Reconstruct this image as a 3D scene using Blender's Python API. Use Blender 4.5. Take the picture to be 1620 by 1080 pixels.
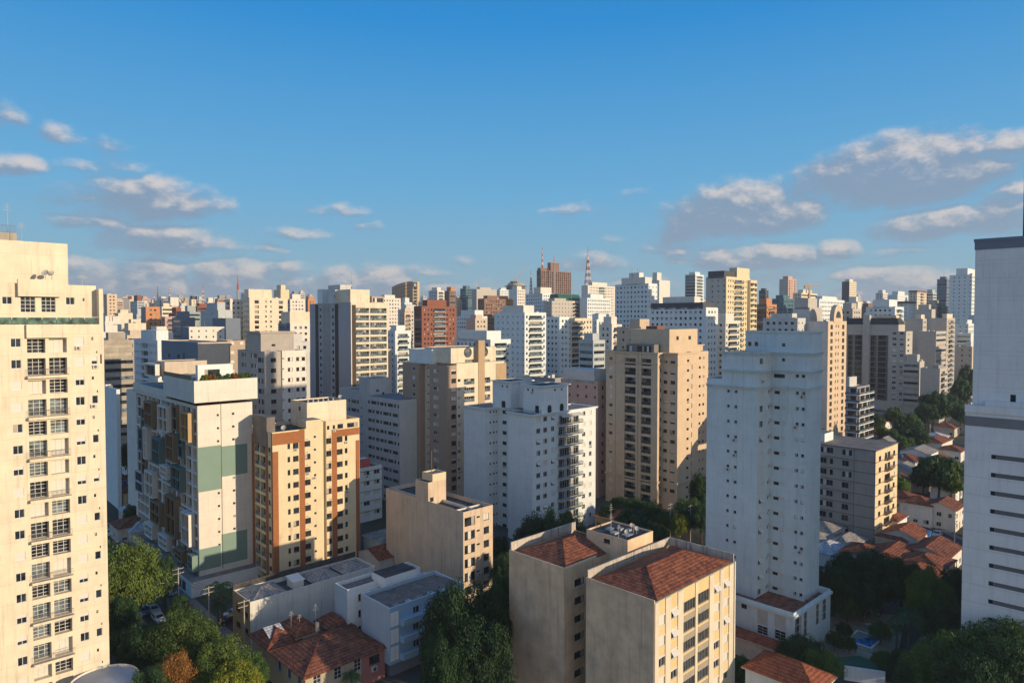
import bpy, math, random
from math import radians, sin, cos, tan, pi, atan2, sqrt
from mathutils import Vector, Matrix
random.seed(7)
S = bpy.context.scene
COL = S.collection
for _o in list(bpy.data.objects): bpy.data.objects.remove(_o)

# ------------------------------------------------------------------ camera
F = 1080.0; CAMZ = 60.0; PITCH = math.atan(33/1080.0)
SP, CP = sin(PITCH), cos(PITCH)
cam = bpy.data.cameras.new('camera'); camo = bpy.data.objects.new('camera', cam); COL.objects.link(camo)
cam.sensor_width = 36; cam.lens = 24; cam.clip_start = 0.5; cam.clip_end = 60000
camo.location = (0, 0, CAMZ); camo.rotation_euler = (pi/2 - PITCH, 0, 0)
S.camera = camo
# ------------------------------------------------------------------ sun, sky, exposure
SUN_AZ, SUN_EL = 118.0, 11.0
sd = Vector((sin(radians(SUN_AZ))*cos(radians(SUN_EL)), cos(radians(SUN_AZ))*cos(radians(SUN_EL)), sin(radians(SUN_EL))))
sun = bpy.data.lights.new('sun', 'SUN'); suno = bpy.data.objects.new('sun', sun); COL.objects.link(suno)
sun.energy = 4.6; sun.angle = radians(0.5); sun.color = (1.0, 0.78, 0.52)
suno.rotation_euler = sd.to_track_quat('Z', 'Y').to_euler(); suno.location = sd*500
S.view_settings.view_transform = 'Standard'; S.view_settings.look = 'None'; S.view_settings.gamma = 1
S.view_settings.exposure = 0.32
S.render.engine = 'CYCLES'
S.cycles.max_bounces = 5; S.cycles.diffuse_bounces = 3; S.cycles.glossy_bounces = 3; S.cycles.transmission_bounces = 2
S.cycles.transparent_max_bounces = 4
try:
    S.cycles.use_denoising = True
except Exception: pass

class NT:
    def __init__(s, nt): s.nt = nt
    def n(s, t, ins=None, **kw):
        nd = s.nt.nodes.new(t)
        for k, v in kw.items(): setattr(nd, k, v)
        for k, v in (ins or {}).items():
            i = nd.inputs[k]
            if hasattr(v, 'is_output') or isinstance(v, bpy.types.NodeSocket): s.nt.links.new(v, i)
            else: i.default_value = v
        return nd
    def m(s, op, a, b=0.0, c=0.0, clamp=False):
        return s.n('ShaderNodeMath', {0: a, 1: b, 2: c}, operation=op, use_clamp=clamp).outputs[0]
    def ramp(s, fac, stops, interp='LINEAR'):
        nd = s.n('ShaderNodeValToRGB', {0: fac}); cr = nd.color_ramp; cr.interpolation = interp
        while len(cr.elements) < len(stops): cr.elements.new(0.5)
        for e, (p, c) in zip(cr.elements, stops):
            e.position = p; e.color = (*c, 1) if len(c) == 3 else c
        return nd.outputs[0]
    def mix(s, fac, a, b, bt='MIX'):
        nd = s.n('ShaderNodeMix', {0: fac, 6: a, 7: b}, data_type='RGBA', blend_type=bt)
        return nd.outputs[2]

W_ = bpy.data.worlds.new('World'); S.world = W_; W_.use_nodes = True
wt = NT(W_.node_tree); W_.node_tree.nodes.clear()
sky = wt.n('ShaderNodeTexSky'); sky.sky_type = 'NISHITA'; sky.sun_disc = False
sky.sun_elevation = radians(SUN_EL); sky.sun_rotation = radians(SUN_AZ)
SKYK = 0.10
sky.altitude = 800; sky.air_density = 1.0; sky.dust_density = 0.6; sky.ozone_density = 2.2
tc = wt.n('ShaderNodeTexCoord'); sep = wt.n('ShaderNodeSeparateXYZ', {0: tc.outputs['Generated']})
sx, sy, sz = sep.outputs
az_ = wt.m('ARCTAN2', sx, sy)
hl = wt.m('SQRT', wt.m('ADD', wt.m('MULTIPLY', sx, sx), wt.m('MULTIPLY', sy, sy)))
el_ = wt.m('DIVIDE', sz, wt.m('MAXIMUM', hl, 0.001))
def az_el(x, y):
    dx = (x-810)/F; dy = (540-y)/F
    vx, vy, vz = dx, CP+dy*SP, -SP+dy*CP
    return atan2(vx, vy), vz/sqrt(vx*vx+vy*vy)
# clouds: (px, py, half width, half height, weight) as seen from the balcony, turned into sky directions
CL = [(225,316,118,28,1.2),(300,322,62,14,.9),(25,262,46,15,.95),(90,216,36,14,.6),(110,264,52,9,.55),(14,186,26,20,.6),
 (160,350,72,13,.75),(255,380,98,22,1.05),(320,388,60,9,.55),(190,262,34,12,.5),
 (165,232,34,11,.45),(540,334,36,9,.5),(465,371,44,9,.62),(567,361,26,9,.6),(430,395,26,8,.45),(432,424,52,10,.62),
 (165,456,90,30,1.25),(240,450,60,34,1.45),(365,450,76,34,1.45),(470,455,80,18,.9),(545,448,44,22,1.3),(605,458,50,32,1.4),(690,465,60,14,.7),
 (220,420,60,12,.55),(120,432,60,16,.6),(672,431,50,9,.45),(735,412,22,7,.4),(770,462,60,12,.55),
 (930,417,68,12,.6),(965,383,24,7,.45),(1003,306,20,7,.35),(920,330,36,6,.3),
 (1175,333,128,36,1.35),(1120,358,78,18,.9),(1090,392,60,10,.4),(1430,268,160,46,1.4),(1510,268,110,30,1.1),(1330,290,90,28,.9),(1590,232,56,20,.95),
 (1500,352,106,22,1.1),(1590,335,70,28,.8),(1600,300,40,12,.9),
 (1210,405,108,18,1.0),(1330,395,46,14,.9),(1420,398,70,8,.35),(1275,412,70,12,.6),(1085,393,26,7,.5),(1075,410,26,6,.4),
 (1370,432,60,14,.8),(1440,440,70,16,.85),(1500,446,70,14,.8),(1375,462,50,14,.9),(1235,437,40,10,.5),(1550,460,80,16,.8),(1010,450,50,9,.4)]
noise_v = wt.n('ShaderNodeCombineXYZ', {0: wt.m('MULTIPLY', az_, 1.0), 1: wt.m('MULTIPLY', el_, 1.6), 2: 3.7}).outputs[0]
def tname(scale, det, rough=.55, vec=None):
    return wt.n('ShaderNodeTexNoise', {'Vector': vec or noise_v, 'Scale': scale, 'Detail': det, 'Roughness': rough}).outputs[0]
nz_a = tname(9, 3); nz_b = tname(20, 10, .66)
noise_v2 = wt.n('ShaderNodeVectorMath', {0: noise_v, 1: (.008, .020, .004)}, operation='ADD').outputs[0]
nz_c = tname(20, 10, .66, noise_v2)
def field(az_s, el_s):
    P = wt.n('ShaderNodeCombineXYZ', {0: az_s, 1: el_s, 2: 0.0}).outputs[0]
    cur = None
    for (x, y, hw, hh, wgt) in CL:
        a, e = az_el(x, y+hh*.25); a2, e2 = az_el(x+hw, y); a3, e3 = az_el(x, y-hh*.75)
        ra = abs(a2-a)*1.25; re = abs(e3-e)*1.75
        sub = wt.n('ShaderNodeVectorMath', {0: P, 1: (a, e, 0)}, operation='SUBTRACT').outputs[0]
        mul = wt.n('ShaderNodeVectorMath', {0: sub, 1: (1/ra, 1/re, 0)}, operation='MULTIPLY').outputs[0]
        neg = wt.n('ShaderNodeVectorMath', {0: mul, 1: (-1, -1.6, 0)}, operation='MULTIPLY').outputs[0]
        mx = wt.n('ShaderNodeVectorMath', {0: mul, 1: neg}, operation='MAXIMUM').outputs[0]
        dot = wt.n('ShaderNodeVectorMath', {0: mx, 1: mx}, operation='DOT_PRODUCT').outputs['Value']
        v = wt.m('MULTIPLY_ADD', dot, -wgt, wgt)
        cur = v if cur is None else wt.m('MAXIMUM', cur, v)
    return cur
wa = wt.m('MULTIPLY_ADD', nz_a, 0.08, -0.04); we = wt.m('MULTIPLY_ADD', nz_a, 0.03, -0.015)
f0 = field(wt.m('ADD', az_, wa), wt.m('ADD', el_, we))
f1 = field(wt.m('ADD', wt.m('ADD', az_, wa), 0.006), wt.m('ADD', wt.m('ADD', el_, we), 0.010))
f0c = wt.m('MAXIMUM', f0, -1.5)
nn = wt.m('ADD', wt.m('MULTIPLY_ADD', nz_b, 2.3, -1.15), wt.m('MULTIPLY_ADD', nz_a, .9, -.45))
dens = wt.m('ADD', wt.m('MULTIPLY', f0c, .95), wt.m('ADD', nn, .16))
mask = wt.n('ShaderNodeMapRange', {0: dens, 1: 0.0, 2: 1.05, 3: 0.0, 4: 0.8}, interpolation_type='SMOOTHSTEP').outputs[0]
edge = wt.m('ADD', wt.m('MULTIPLY', wt.m('SUBTRACT', f0, f1), 1.5), wt.m('MULTIPLY', wt.m('SUBTRACT', nz_b, nz_c), 2.6))
lit = wt.n('ShaderNodeMapRange', {0: edge, 1: 0.0, 2: 1.05, 3: 0.0, 4: 1.0}, interpolation_type='SMOOTHSTEP').outputs[0]
grad = wt.ramp(wt.m('MULTIPLY', wt.m('ABSOLUTE', el_), 1.4), [(0.0, (.215, .37, .44)), (.09, (.18, .37, .49)), (.26, (.092, .335, .575)), (.60, (.006, .215, .545)), (1.0, (.004, .14, .42))])
gradk = wt.n('ShaderNodeVectorMath', {0: grad, 3: 1/SKYK}, operation='SCALE').outputs[0]
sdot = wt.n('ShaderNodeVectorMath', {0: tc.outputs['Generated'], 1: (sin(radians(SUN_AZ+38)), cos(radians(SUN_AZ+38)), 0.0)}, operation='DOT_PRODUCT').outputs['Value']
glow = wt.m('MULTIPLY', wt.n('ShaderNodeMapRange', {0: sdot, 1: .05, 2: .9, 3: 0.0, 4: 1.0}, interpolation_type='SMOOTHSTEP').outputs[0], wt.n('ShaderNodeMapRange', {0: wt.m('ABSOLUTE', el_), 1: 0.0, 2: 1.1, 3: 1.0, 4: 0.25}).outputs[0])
skyb = wt.mix(.93, sky.outputs[0], gradk)
skyc = wt.mix(glow, skyb, (6.7, 6.5, 6.3, 1))  # glow added to the unseen sky behind the camera, as fill for shaded walls
cloudc = wt.mix(lit, (1.9, 2.5, 3.45, 1), (6.3, 5.5, 5.0, 1))
final = wt.mix(mask, skyc, cloudc)
bg = wt.n('ShaderNodeBackground', {0: final, 1: SKYK})
wo = wt.n('ShaderNodeOutputWorld', {0: bg.outputs[0]})

# ------------------------------------------------------------------ helpers
def ray(x, y):
    dx = (x-810)/F; dy = (540-y)/F
    return Vector((dx, CP+dy*SP, -SP+dy*CP))
def at(x, y, Y):
    r = ray(x, y); t = Y/r.y
    return Vector((r.x*t, Y, CAMZ+r.z*t))
_T = [(-500,0),(130,0),(174,1.5),(290,7),(358,12),(500,19),(800,32),(1200,46),(2500,50),(40000,60)]
def ter(x, y):
    for (a, za), (b, zb) in zip(_T, _T[1:]):
        if y <= b:
            k = (y-a)/(b-a); return za+(zb-za)*k
    return _T[-1][1]
def gnd(x, y):           # where the line of sight through (x, y) meets the ground
    r = ray(x, y); Y = 40.0
    for _ in range(4000):
        if CAMZ+r.z*Y/r.y <= ter(0, Y): break
        Y += .25
    return Vector((r.x*Y/r.y, Y, ter(0, Y)))

MATS = {}
def pbr(name, col, rough=.8, spec=.3, var=.10, streak=.12, bump=.02, scale=1.0, metal=0.0, dirt=(.16,.15,.14), joint=0.0):
    if name in MATS: return MATS[name]
    m = bpy.data.materials.new(name); m.use_nodes = True; m.node_tree.nodes.clear(); t = NT(m.node_tree)
    tc = t.n('ShaderNodeTexCoord').outputs['Object']
    c = (*col, 1)
    n1 = t.n('ShaderNodeTexNoise', {'Vector': tc, 'Scale': .35*scale, 'Detail': 5.0, 'Roughness': .6}).outputs[0]
    v = t.n('ShaderNodeMapRange', {0: n1, 1: .3, 2: .7, 3: 1-var, 4: 1+var*.6}).outputs[0]
    c2 = t.n('ShaderNodeVectorMath', {0: c[:3], 3: v}, operation='SCALE').outputs[0]
    if streak > 0:
        mp = t.n('ShaderNodeMapping', {0: tc, 3: (1.6*scale, 1.6*scale, .09*scale)}).outputs[0]
        n2 = t.n('ShaderNodeTexNoise', {'Vector': mp, 'Scale': 1.0, 'Detail': 4.0, 'Roughness': .65}).outputs[0]
        k = t.n('ShaderNodeMapRange', {0: n2, 1: .52, 2: .80, 3: 0, 4: streak*2.4}).outputs[0]
        c2 = t.mix(k, c2, (*dirt, 1))
    if joint:
        zc = t.n('ShaderNodeSeparateXYZ', {0: tc}).outputs[2]; fr_ = t.m('FRACT', t.m('DIVIDE', zc, joint))
        c2 = t.mix(t.m('MULTIPLY', t.m('LESS_THAN', fr_, .02), .24), c2, (*dirt, 1))
        n5 = t.n('ShaderNodeTexNoise', {'Vector': t.n('ShaderNodeMapping', {0: tc, 3: (5.0, 5.0, .35)}).outputs[0], 'Scale': 1.0, 'Detail': 3.0}).outputs[0]
        c2 = t.mix(t.m('MULTIPLY', t.n('ShaderNodeMapRange', {0: n5, 1: .55, 2: .75, 3: 0, 4: 1}).outputs[0], t.m('MULTIPLY', t.m('SUBTRACT', 1.0, fr_), .22)), c2, (*dirt, 1))
    n3 = t.n('ShaderNodeTexNoise', {'Vector': tc, 'Scale': 6*scale, 'Detail': 3.0}).outputs[0]
    bp = t.n('ShaderNodeBump', {'Strength': .25, 'Distance': bump, 'Height': n3}).outputs[0]
    b = t.n('ShaderNodeBsdfPrincipled', {'Base Color': c2, 'Roughness': rough, 'Metallic': metal, 'Specular IOR Level': spec, 'Normal': bp})
    t.n('ShaderNodeOutputMaterial', {0: b.outputs[0]})
    MATS[name] = m; return m
def tile_mat(name, col, col2, sc=3.2, dk=.6):
    if name in MATS: return MATS[name]
    m = bpy.data.materials.new(name); m.use_nodes = True; m.node_tree.nodes.clear(); t = NT(m.node_tree)
    uv = t.n('ShaderNodeUVMap').outputs[0]; tc = t.n('ShaderNodeTexCoord').outputs['Object']
    wv = t.n('ShaderNodeTexWave', {'Vector': uv, 'Scale': sc/3.6, 'Distortion': .25, 'Detail': 1.0}, wave_type='BANDS', bands_direction='X').outputs[0]
    wv2 = t.n('ShaderNodeTexWave', {'Vector': uv, 'Scale': .52, 'Distortion': .25, 'Detail': 1.0}, wave_type='BANDS', bands_direction='Y', wave_profile='SAW').outputs[0]
    n1 = t.n('ShaderNodeTexNoise', {'Vector': tc, 'Scale': .9, 'Detail': 6.0, 'Roughness': .7}).outputs[0]
    n4 = t.n('ShaderNodeTexNoise', {'Vector': tc, 'Scale': 6.0, 'Detail': 2.0}).outputs[0]
    c = t.ramp(t.m('ADD', t.m('MULTIPLY', n1, .6), t.m('MULTIPLY', n4, .4)), [(.34, tuple(x*.6 for x in col2)), (.44, col2), (.54, col), (.70, tuple(min(1, x*1.5) for x in col))])
    c = t.mix(t.m('MULTIPLY', wv, dk*.5), c, tuple(x*.35 for x in col2)+(1,))
    c = t.mix(t.m('MULTIPLY', t.m('POWER', wv2, 3.0), dk*1.3), c, tuple(x*.22 for x in col2)+(1,))
    h = t.m('ADD', t.m('MULTIPLY', wv, -.8), t.m('MULTIPLY', wv2, .4))
    bp = t.n('ShaderNodeBump', {'Strength': .8, 'Distance': .08, 'Height': h}).outputs[0]
    b = t.n('ShaderNodeBsdfPrincipled', {'Base Color': c, 'Roughness': .85, 'Specular IOR Level': .2, 'Normal': bp})
    t.n('ShaderNodeOutputMaterial', {0: b.outputs[0]}); MATS[name] = m; return m
def brick_mat(name, col, col2):
    if name in MATS: return MATS[name]
    m = bpy.data.materials.new(name); m.use_nodes = True; m.node_tree.nodes.clear(); t = NT(m.node_tree)
    tc = t.n('ShaderNodeTexCoord').outputs['Object']
    s = t.n('ShaderNodeSeparateXYZ', {0: tc}); u = t.m('ADD', s.outputs[0], s.outputs[1])
    v = t.n('ShaderNodeCombineXYZ', {0: u, 1: s.outputs[2], 2: 0.0}).outputs[0]
    br = t.n('ShaderNodeTexBrick', {'Vector': v, 'Color1': (*col, 1), 'Color2': (*col2, 1), 'Mortar': tuple(x*.75+.05 for x in col)+(1,), 'Scale': 1.0, 'Brick Width': .45, 'Row Height': .16, 'Mortar Size': .02})
    n1 = t.n('ShaderNodeTexNoise', {'Vector': tc, 'Scale': .5, 'Detail': 5.0}).outputs[0]
    c = t.mix(t.m('MULTIPLY', n1, .35), br.outputs[0], tuple(x*.5 for x in col)+(1,))
    b = t.n('ShaderNodeBsdfPrincipled', {'Base Color': c, 'Roughness': .85, 'Specular IOR Level': .2})
    t.n('ShaderNodeOutputMaterial', {0: b.outputs[0]}); MATS[name] = m; return m
def glass_mat(name, col, rough=.08, spec=.38):
    if name in MATS: return MATS[name]
    m = bpy.data.materials.new(name); m.use_nodes = True; m.node_tree.nodes.clear(); t = NT(m.node_tree)
    geo = t.n('ShaderNodeTexCoord').outputs['Object']; oi = t.n('ShaderNodeObjectInfo').outputs['Random']
    vv = t.n('ShaderNodeVectorMath', {0: geo, 1: t.n('ShaderNodeCombineXYZ', {0: t.m('MULTIPLY', oi, 90.0), 1: 0.0, 2: 0.0}).outputs[0]}, operation='ADD').outputs[0]
    n1 = t.n('ShaderNodeTexNoise', {'Vector': vv, 'Scale': .9, 'Detail': 3.0}).outputs[0]
    k = t.n('ShaderNodeMapRange', {0: n1, 1: .35, 2: .7, 3: .4, 4: 2.2}).outputs[0]
    c = t.n('ShaderNodeVectorMath', {0: col, 3: k}, operation='SCALE').outputs[0]
    n3 = t.n('ShaderNodeTexNoise', {'Vector': vv, 'Scale': .7, 'Detail': 1.0}).outputs[0]
    bp = t.n('ShaderNodeBump', {'Strength': .12, 'Distance': .05, 'Height': n3}).outputs[0]
    b = t.n('ShaderNodeBsdfPrincipled', {'Base Color': c, 'Roughness': rough, 'Specular IOR Level': spec, 'Normal': bp})
    t.n('ShaderNodeOutputMaterial', {0: b.outputs[0]}); MATS[name] = m; return m

GL = glass_mat('glass_dark', (.018, .024, .032)); GL2 = glass_mat('glass_green', (.03, .10, .09)); GLB = glass_mat('glass_pale', (.10, .13, .15))
BLIND = pbr('roller_blind', (.62, .60, .55), .6, .3, .08, .06); BLINDC = pbr('curtain', (.42, .37, .30), .8, .2, .2, .05)
FRW = pbr('frame_white', (.62, .62, .60), .5); FRD = pbr('frame_dark', (.05, .045, .04), .5); FRA = pbr('frame_aluminium', (.30, .30, .29), .45)
ROOFC = pbr('roof_concrete', (.22, .21, .20), .9, .2, .35, 0, .05, 1.5); ROOFD = pbr('roof_membrane', (.075, .07, .068), .9, .2, .5, 0, .04, 2)
RAIL = pbr('rail_metal', (.10, .09, .085), .5); RAILW = pbr('rail_white', (.5, .49, .46), .5)
DISHM = pbr('dish_grey', (.40, .40, .38), .6); STEEL = pbr('steel_grey', (.35, .35, .35), .5, .4)
TILE = tile_mat('clay_tile', (.38, .135, .068), (.17, .06, .038)); TILE2 = tile_mat('clay_tile_old', (.33, .125, .07), (.14, .055, .038)); TILE3 = tile_mat('clay_tile_bright', (.38, .135, .07), (.28, .08, .04))
FIBRO = tile_mat('fibre_cement_sheet', (.36, .33, .29), (.22, .20, .18), 1.6, .25); SHEETW = tile_mat('white_metal_sheet', (.62, .64, .66), (.42, .44, .46), 1.6)

class MB:
    def __init__(s): s.v = []; s.f = []; s.mi = []; s.mats = []; s.uv = {}
    def mat(s, m):
        if m not in s.mats: s.mats.append(m)
        return s.mats.index(m)
    def face(s, pts, m):
        b = len(s.v); s.v += [tuple(p) for p in pts]; s.f.append(tuple(range(b, b+len(pts)))); s.mi.append(s.mat(m))
        return len(s.f)-1
    def sloped(s, pts, m):     # face with uv in metres: u along the first edge, v up the slope
        i = s.face(pts, m); P = [Vector(p) for p in pts]; e = (P[1]-P[0]).normalized(); n = (P[1]-P[0]).cross(P[-1]-P[0]).normalized(); w = n.cross(e)
        s.uv[i] = [((p-P[0]).dot(e), (p-P[0]).dot(w)) for p in P]
    def box(s, x0, x1, y0, y1, z0, z1, m, bottom=True, top=True):
        a, b, c, d = (x0,y0), (x1,y0), (x1,y1), (x0,y1)
        for p, q in ((a,b),(b,c),(c,d),(d,a)):
            s.face([(*p,z0),(*q,z0),(*q,z1),(*p,z1)], m)
        if top: s.face([(*a,z1),(*b,z1),(*c,z1),(*d,z1)], m)
        if bottom: s.face([(*d,z0),(*c,z0),(*b,z0),(*a,z0)], m)
    def bar(s, p, q, w, m, h=None):
        p, q = Vector(p), Vector(q); d = (q-p).normalized(); up = Vector((0,0,1)) if abs(d.z) < .9 else Vector((1,0,0))
        a = d.cross(up).normalized()*w/2; b = a.cross(d).normalized()*(h or w)/2
        r = [[o+a*i+b*j for i, j in ((-1,-1),(1,-1),(1,1),(-1,1))] for o in (p, q)]
        for k in range(4):
            l = (k+1) % 4; s.face([r[0][k], r[0][l], r[1][l], r[1][k]], m)
        s.face(r[0][::-1], m); s.face(r[1], m)
    def cyl(s, x, y, z0, z1, r0, r1, m, n=12, cap=True):
        A = [(x+r0*cos(2*pi*k/n), y+r0*sin(2*pi*k/n), z0) for k in range(n)]; B = [(x+r1*cos(2*pi*k/n), y+r1*sin(2*pi*k/n), z1) for k in range(n)]
        for k in range(n):
            l = (k+1) % n; s.face([A[k], A[l], B[l], B[k]], m)
        if cap: s.face(B, m)
    def build(s, name, parent=None, loc=(0,0,0), rot=None, smooth=False, weld=False):
        me = bpy.data.meshes.new(name); me.from_pydata(s.v, [], s.f)
        for m in s.mats: me.materials.append(m)
        me.polygons.foreach_set('material_index', s.mi)
        if smooth: me.polygons.foreach_set('use_smooth', [True]*len(s.f))
        if s.uv:
            L = me.uv_layers.new(name='UVMap')
            for i, uvs in s.uv.items():
                for li, c in zip(me.polygons[i].loop_indices, uvs): L.data[li].uv = c
        if weld:
            import bmesh
            bm = bmesh.new(); bm.from_mesh(me); bmesh.ops.remove_doubles(bm, verts=bm.verts, dist=.0005); bm.to_mesh(me); bm.free()
        me.update()
        return link(name, me, parent, loc, rot)
def link(name, me, parent=None, loc=(0,0,0), rot=None):
    o = bpy.data.objects.new(name, me); COL.objects.link(o); o.location = loc
    if rot: o.rotation_euler = rot
    if parent: o.parent = parent
    return o
def tag(o, label=None, cat=None, group=None, kind=None):
    if label: o['label'] = label
    if cat: o['category'] = cat
    if group: o['group'] = group
    if kind: o['kind'] = kind
    return o
def empty(name, loc, rz=0, label=None, cat=None, group=None):
    o = bpy.data.objects.new(name, None); COL.objects.link(o); o.location = loc; o.rotation_euler = (0,0,rz); o.empty_display_size = 1
    return tag(o, label, cat, group)
def copy_tree(o, parent=None):
    c = o.copy(); COL.objects.link(c); c.parent = parent
    for ch in list(o.children): copy_tree(ch, c)
    return c

# grid wall with real openings. face 'R': plane y=off, u=x, outside -y.  'L': plane x=off, u=y, outside -x. 'S': plane x=off, outside +x. 'N': y=off, outside +y
def fpt(face, off, u, z, d=0.0):
    if face == 'R': return (u, off+d, z)
    if face == 'L': return (off+d, u, z)
    if face == 'S': return (off-d, u, z)
    return (u, off-d, z)
def wall(mb, face, off, u0, u1, z0, z1, holes, m, rev=None, back=None):
    rev = rev or m
    us = sorted({u0, u1, *[h[0] for h in holes], *[h[1] for h in holes]}); zs = sorted({z0, z1, *[h[2] for h in holes], *[h[3] for h in holes]})
    us = [u for u in us if u0-1e-6 <= u <= u1+1e-6]; zs = [z for z in zs if z0-1e-6 <= z <= z1+1e-6]
    flip = face in ('L', 'N')
    def put(p, mm): mb.face(p[::-1] if flip else p, mm)
    for i in range(len(us)-1):
        if us[i+1]-us[i] < 1e-5: continue
        um = (us[i]+us[i+1])/2; start = None
        hs = [h for h in holes if h[0] < um < h[1]]
        for j in range(len(zs)-1):
            zm = (zs[j]+zs[j+1])/2
            hole = any(h[2] < zm < h[3] for h in hs)
            if not hole and start is None: start = zs[j]
            if (hole or j == len(zs)-2) and start is not None:
                e = zs[j] if hole else zs[j+1]
                if e-start > 1e-5: put([fpt(face, off, us[i], start), fpt(face, off, us[i+1], start), fpt(face, off, us[i+1], e), fpt(face, off, us[i], e)], m)
                start = None
    for h in holes:
        a, b, c, d = h[:4]; dp = h[4]
        o = lambda u, z, q: fpt(face, off, u, z, q)
        put([o(a,c,0), o(b,c,0), o(b,c,dp), o(a,c,dp)][::-1], rev); put([o(a,d,0), o(b,d,0), o(b,d,dp), o(a,d,dp)], rev)
        put([o(a,c,0), o(a,d,0), o(a,d,dp), o(a,c,dp)][::-1], rev) ; put([o(b,c,0), o(b,d,0), o(b,d,dp), o(b,c,dp)], rev)
        if back: put([o(a,c,dp), o(b,c,dp), o(b,d,dp), o(a,d,dp)], back if not isinstance(back, (list, tuple)) else random.choice(back))

WM = {}
def win_mesh(kind, w, h, var, fr):
    w = round(w/.1)*.1; h = round(h/.1)*.1
    key = (kind, round(w, 1), round(h, 1), var, fr.name)
    if key in WM: return WM[key]
    mb = MB(); t = .06; x0, x1 = -w/2, w/2
    def pane(a, b, c, d, m, y): mb.face([(a, y, c), (b, y, c), (b, y, d), (a, y, d)], m)
    def bar(a, b, c, d, y0=-.02, y1=.06): mb.box(a, b, y0, y1, c, d, fr)
    bar(x0, x1, 0, t); bar(x0, x1, h-t, h); bar(x0, x0+t, t, h-t); bar(x1-t, x1, t, h-t)
    if kind in ('w', 'sh', 'box'):
        if w > .8: bar(-.03, .03, t, h-t, .0, .055)
        b = {0: 0, 1: 0, 2: .35, 3: 1.0, 4: .6, 5: 0}[var]
        pane(x0, x1, 0, h, GL, .05)
        if var == 5: pane(x0+t, -.03, t, h-t, BLINDC, .03)
        if b: mb.box(x0+t, x1-t, .005, .035, max(t, h*(1-b)), h-t-.001, BLIND)
        if kind == 'sh':       # roller shutter box and sill
            mb.box(x0-.06, x1+.06, -.14, -.021, h-.02, h+.26, BLIND)
            if var in (2, 4):
                mb.face([(x0, -.02, h), (x1, -.02, h), (x1, -.65, h*.45), (x0, -.65, h*.45)], BLIND); mb.face([(x0, -.62, h*.45), (x1, -.62, h*.45), (x1, .01, h), (x0, .01, h)], BLIND)
        mb.box(x0-.08, x1+.08, -.12, -.021, -.08, -.001, fr if kind != 'box' else BLIND)
    elif kind == 'd':
        pane(x0, x1, 0, h, GL if var != 3 else BLINDC, .05)
    elif kind == 'v':
        pane(x0, x1, 0, h, GL if var != 3 else GLB, .05)
        for k in range(1, 4): bar(x0+t, x1-t, h*k/4-.02, h*k/4+.02, .0, .045)
    elif kind in ('g', 'b', 'st'):
        n = max(2, int(round(w/(.9 if kind != 'st' else 1.1))))
        for k in range(n):
            a, b_ = x0+w*k/n, x0+w*(k+1)/n
            r = (k*7+var*3) % 6
            pane(a, b_, 0, h, (GL, GL, BLINDC, GL, BLIND, GL)[r] if kind != 'b' else (GL, GL, GLB, BLINDC, GL, GL)[r], .05)
            if k: bar(a-.025, a+.025, t, h-t, .0, .045)
        if kind == 'b' and h > 2.0: bar(x0+t, x1-t, h*.78, h*.78+.05, .0, .044)
        if kind == 'st': bar(x0+t, x1-t, h*.33, h*.33+.05, .0, .044); bar(x0+t, x1-t, h*.66, h*.66+.05, .0, .044)
    elif kind == 'gr':      # glazed grid of many bars (double height living rooms)
        pane(x0, x1, 0, h, GL if var in (0, 1, 2) else (BLIND if var == 3 else GLB), .06)
        for k in range(1, 3): bar(x0+w*k/3-.03, x0+w*k/3+.03, t, h-t, .0, .045)
        for k in range(1, 4): bar(x0+t, x1-t, h*k/4-.03, h*k/4+.03, .002, .047)
    elif kind == 'lv':
        pane(x0, x1, 0, h, fr, .05)
        n = int(h/.18)
        for k in range(n): mb.box(x0+t, x1-t, -.015, .02, t+k*(h-2*t)/n, t+k*(h-2*t)/n+.09, fr)
    elif kind == 'mv':
        n = max(2, int(round(w/.42))); pane(x0, x1, 0, h, GL, .05)
        for k in range(1, n): bar(x0+w*k/n-.03, x0+w*k/n+.03, t, h-t, .0, .045)
    me_o = mb.build('window'); me = me_o.data; bpy.data.objects.remove(me_o)
    WM[key] = me; return me
RM = {}
def rail_mesh(w, h, m, style):
    w = round(w, 1); key = (w, h, m.name, style)
    if key in RM: return RM[key]
    mb = MB()
    if style == 'bars':
        mb.box(-w/2, w/2, -.02, .02, h-.05, h, m); mb.box(-w/2, w/2, -.015, .015, .05, .09, m)
        n = max(2, int(w/.16))
        for k in range(n+1):
            x = -w/2+w*k/n; mb.box(x-.012, x+.012, -.01, .01, .09, h-.05, m, False, False)
    elif style == 'glass':
        mb.box(-w/2, w/2, -.02, .02, h-.04, h, FRA)
        n = max(1, int(w/1.2))
        for k in range(n): mb.box(-w/2+w*k/n+.02, -w/2+w*(k+1)/n-.02, -.008, .008, .06, h-.05, m)
    else:
        mb.box(-w/2, w/2, -.06, .06, 0, h, m); mb.box(-w/2, w/2, -.08, .08, h+.001, h+.05, m)
    o = mb.build('railing'); me = o.data; bpy.data.objects.remove(o); RM[key] = me; return me

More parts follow.
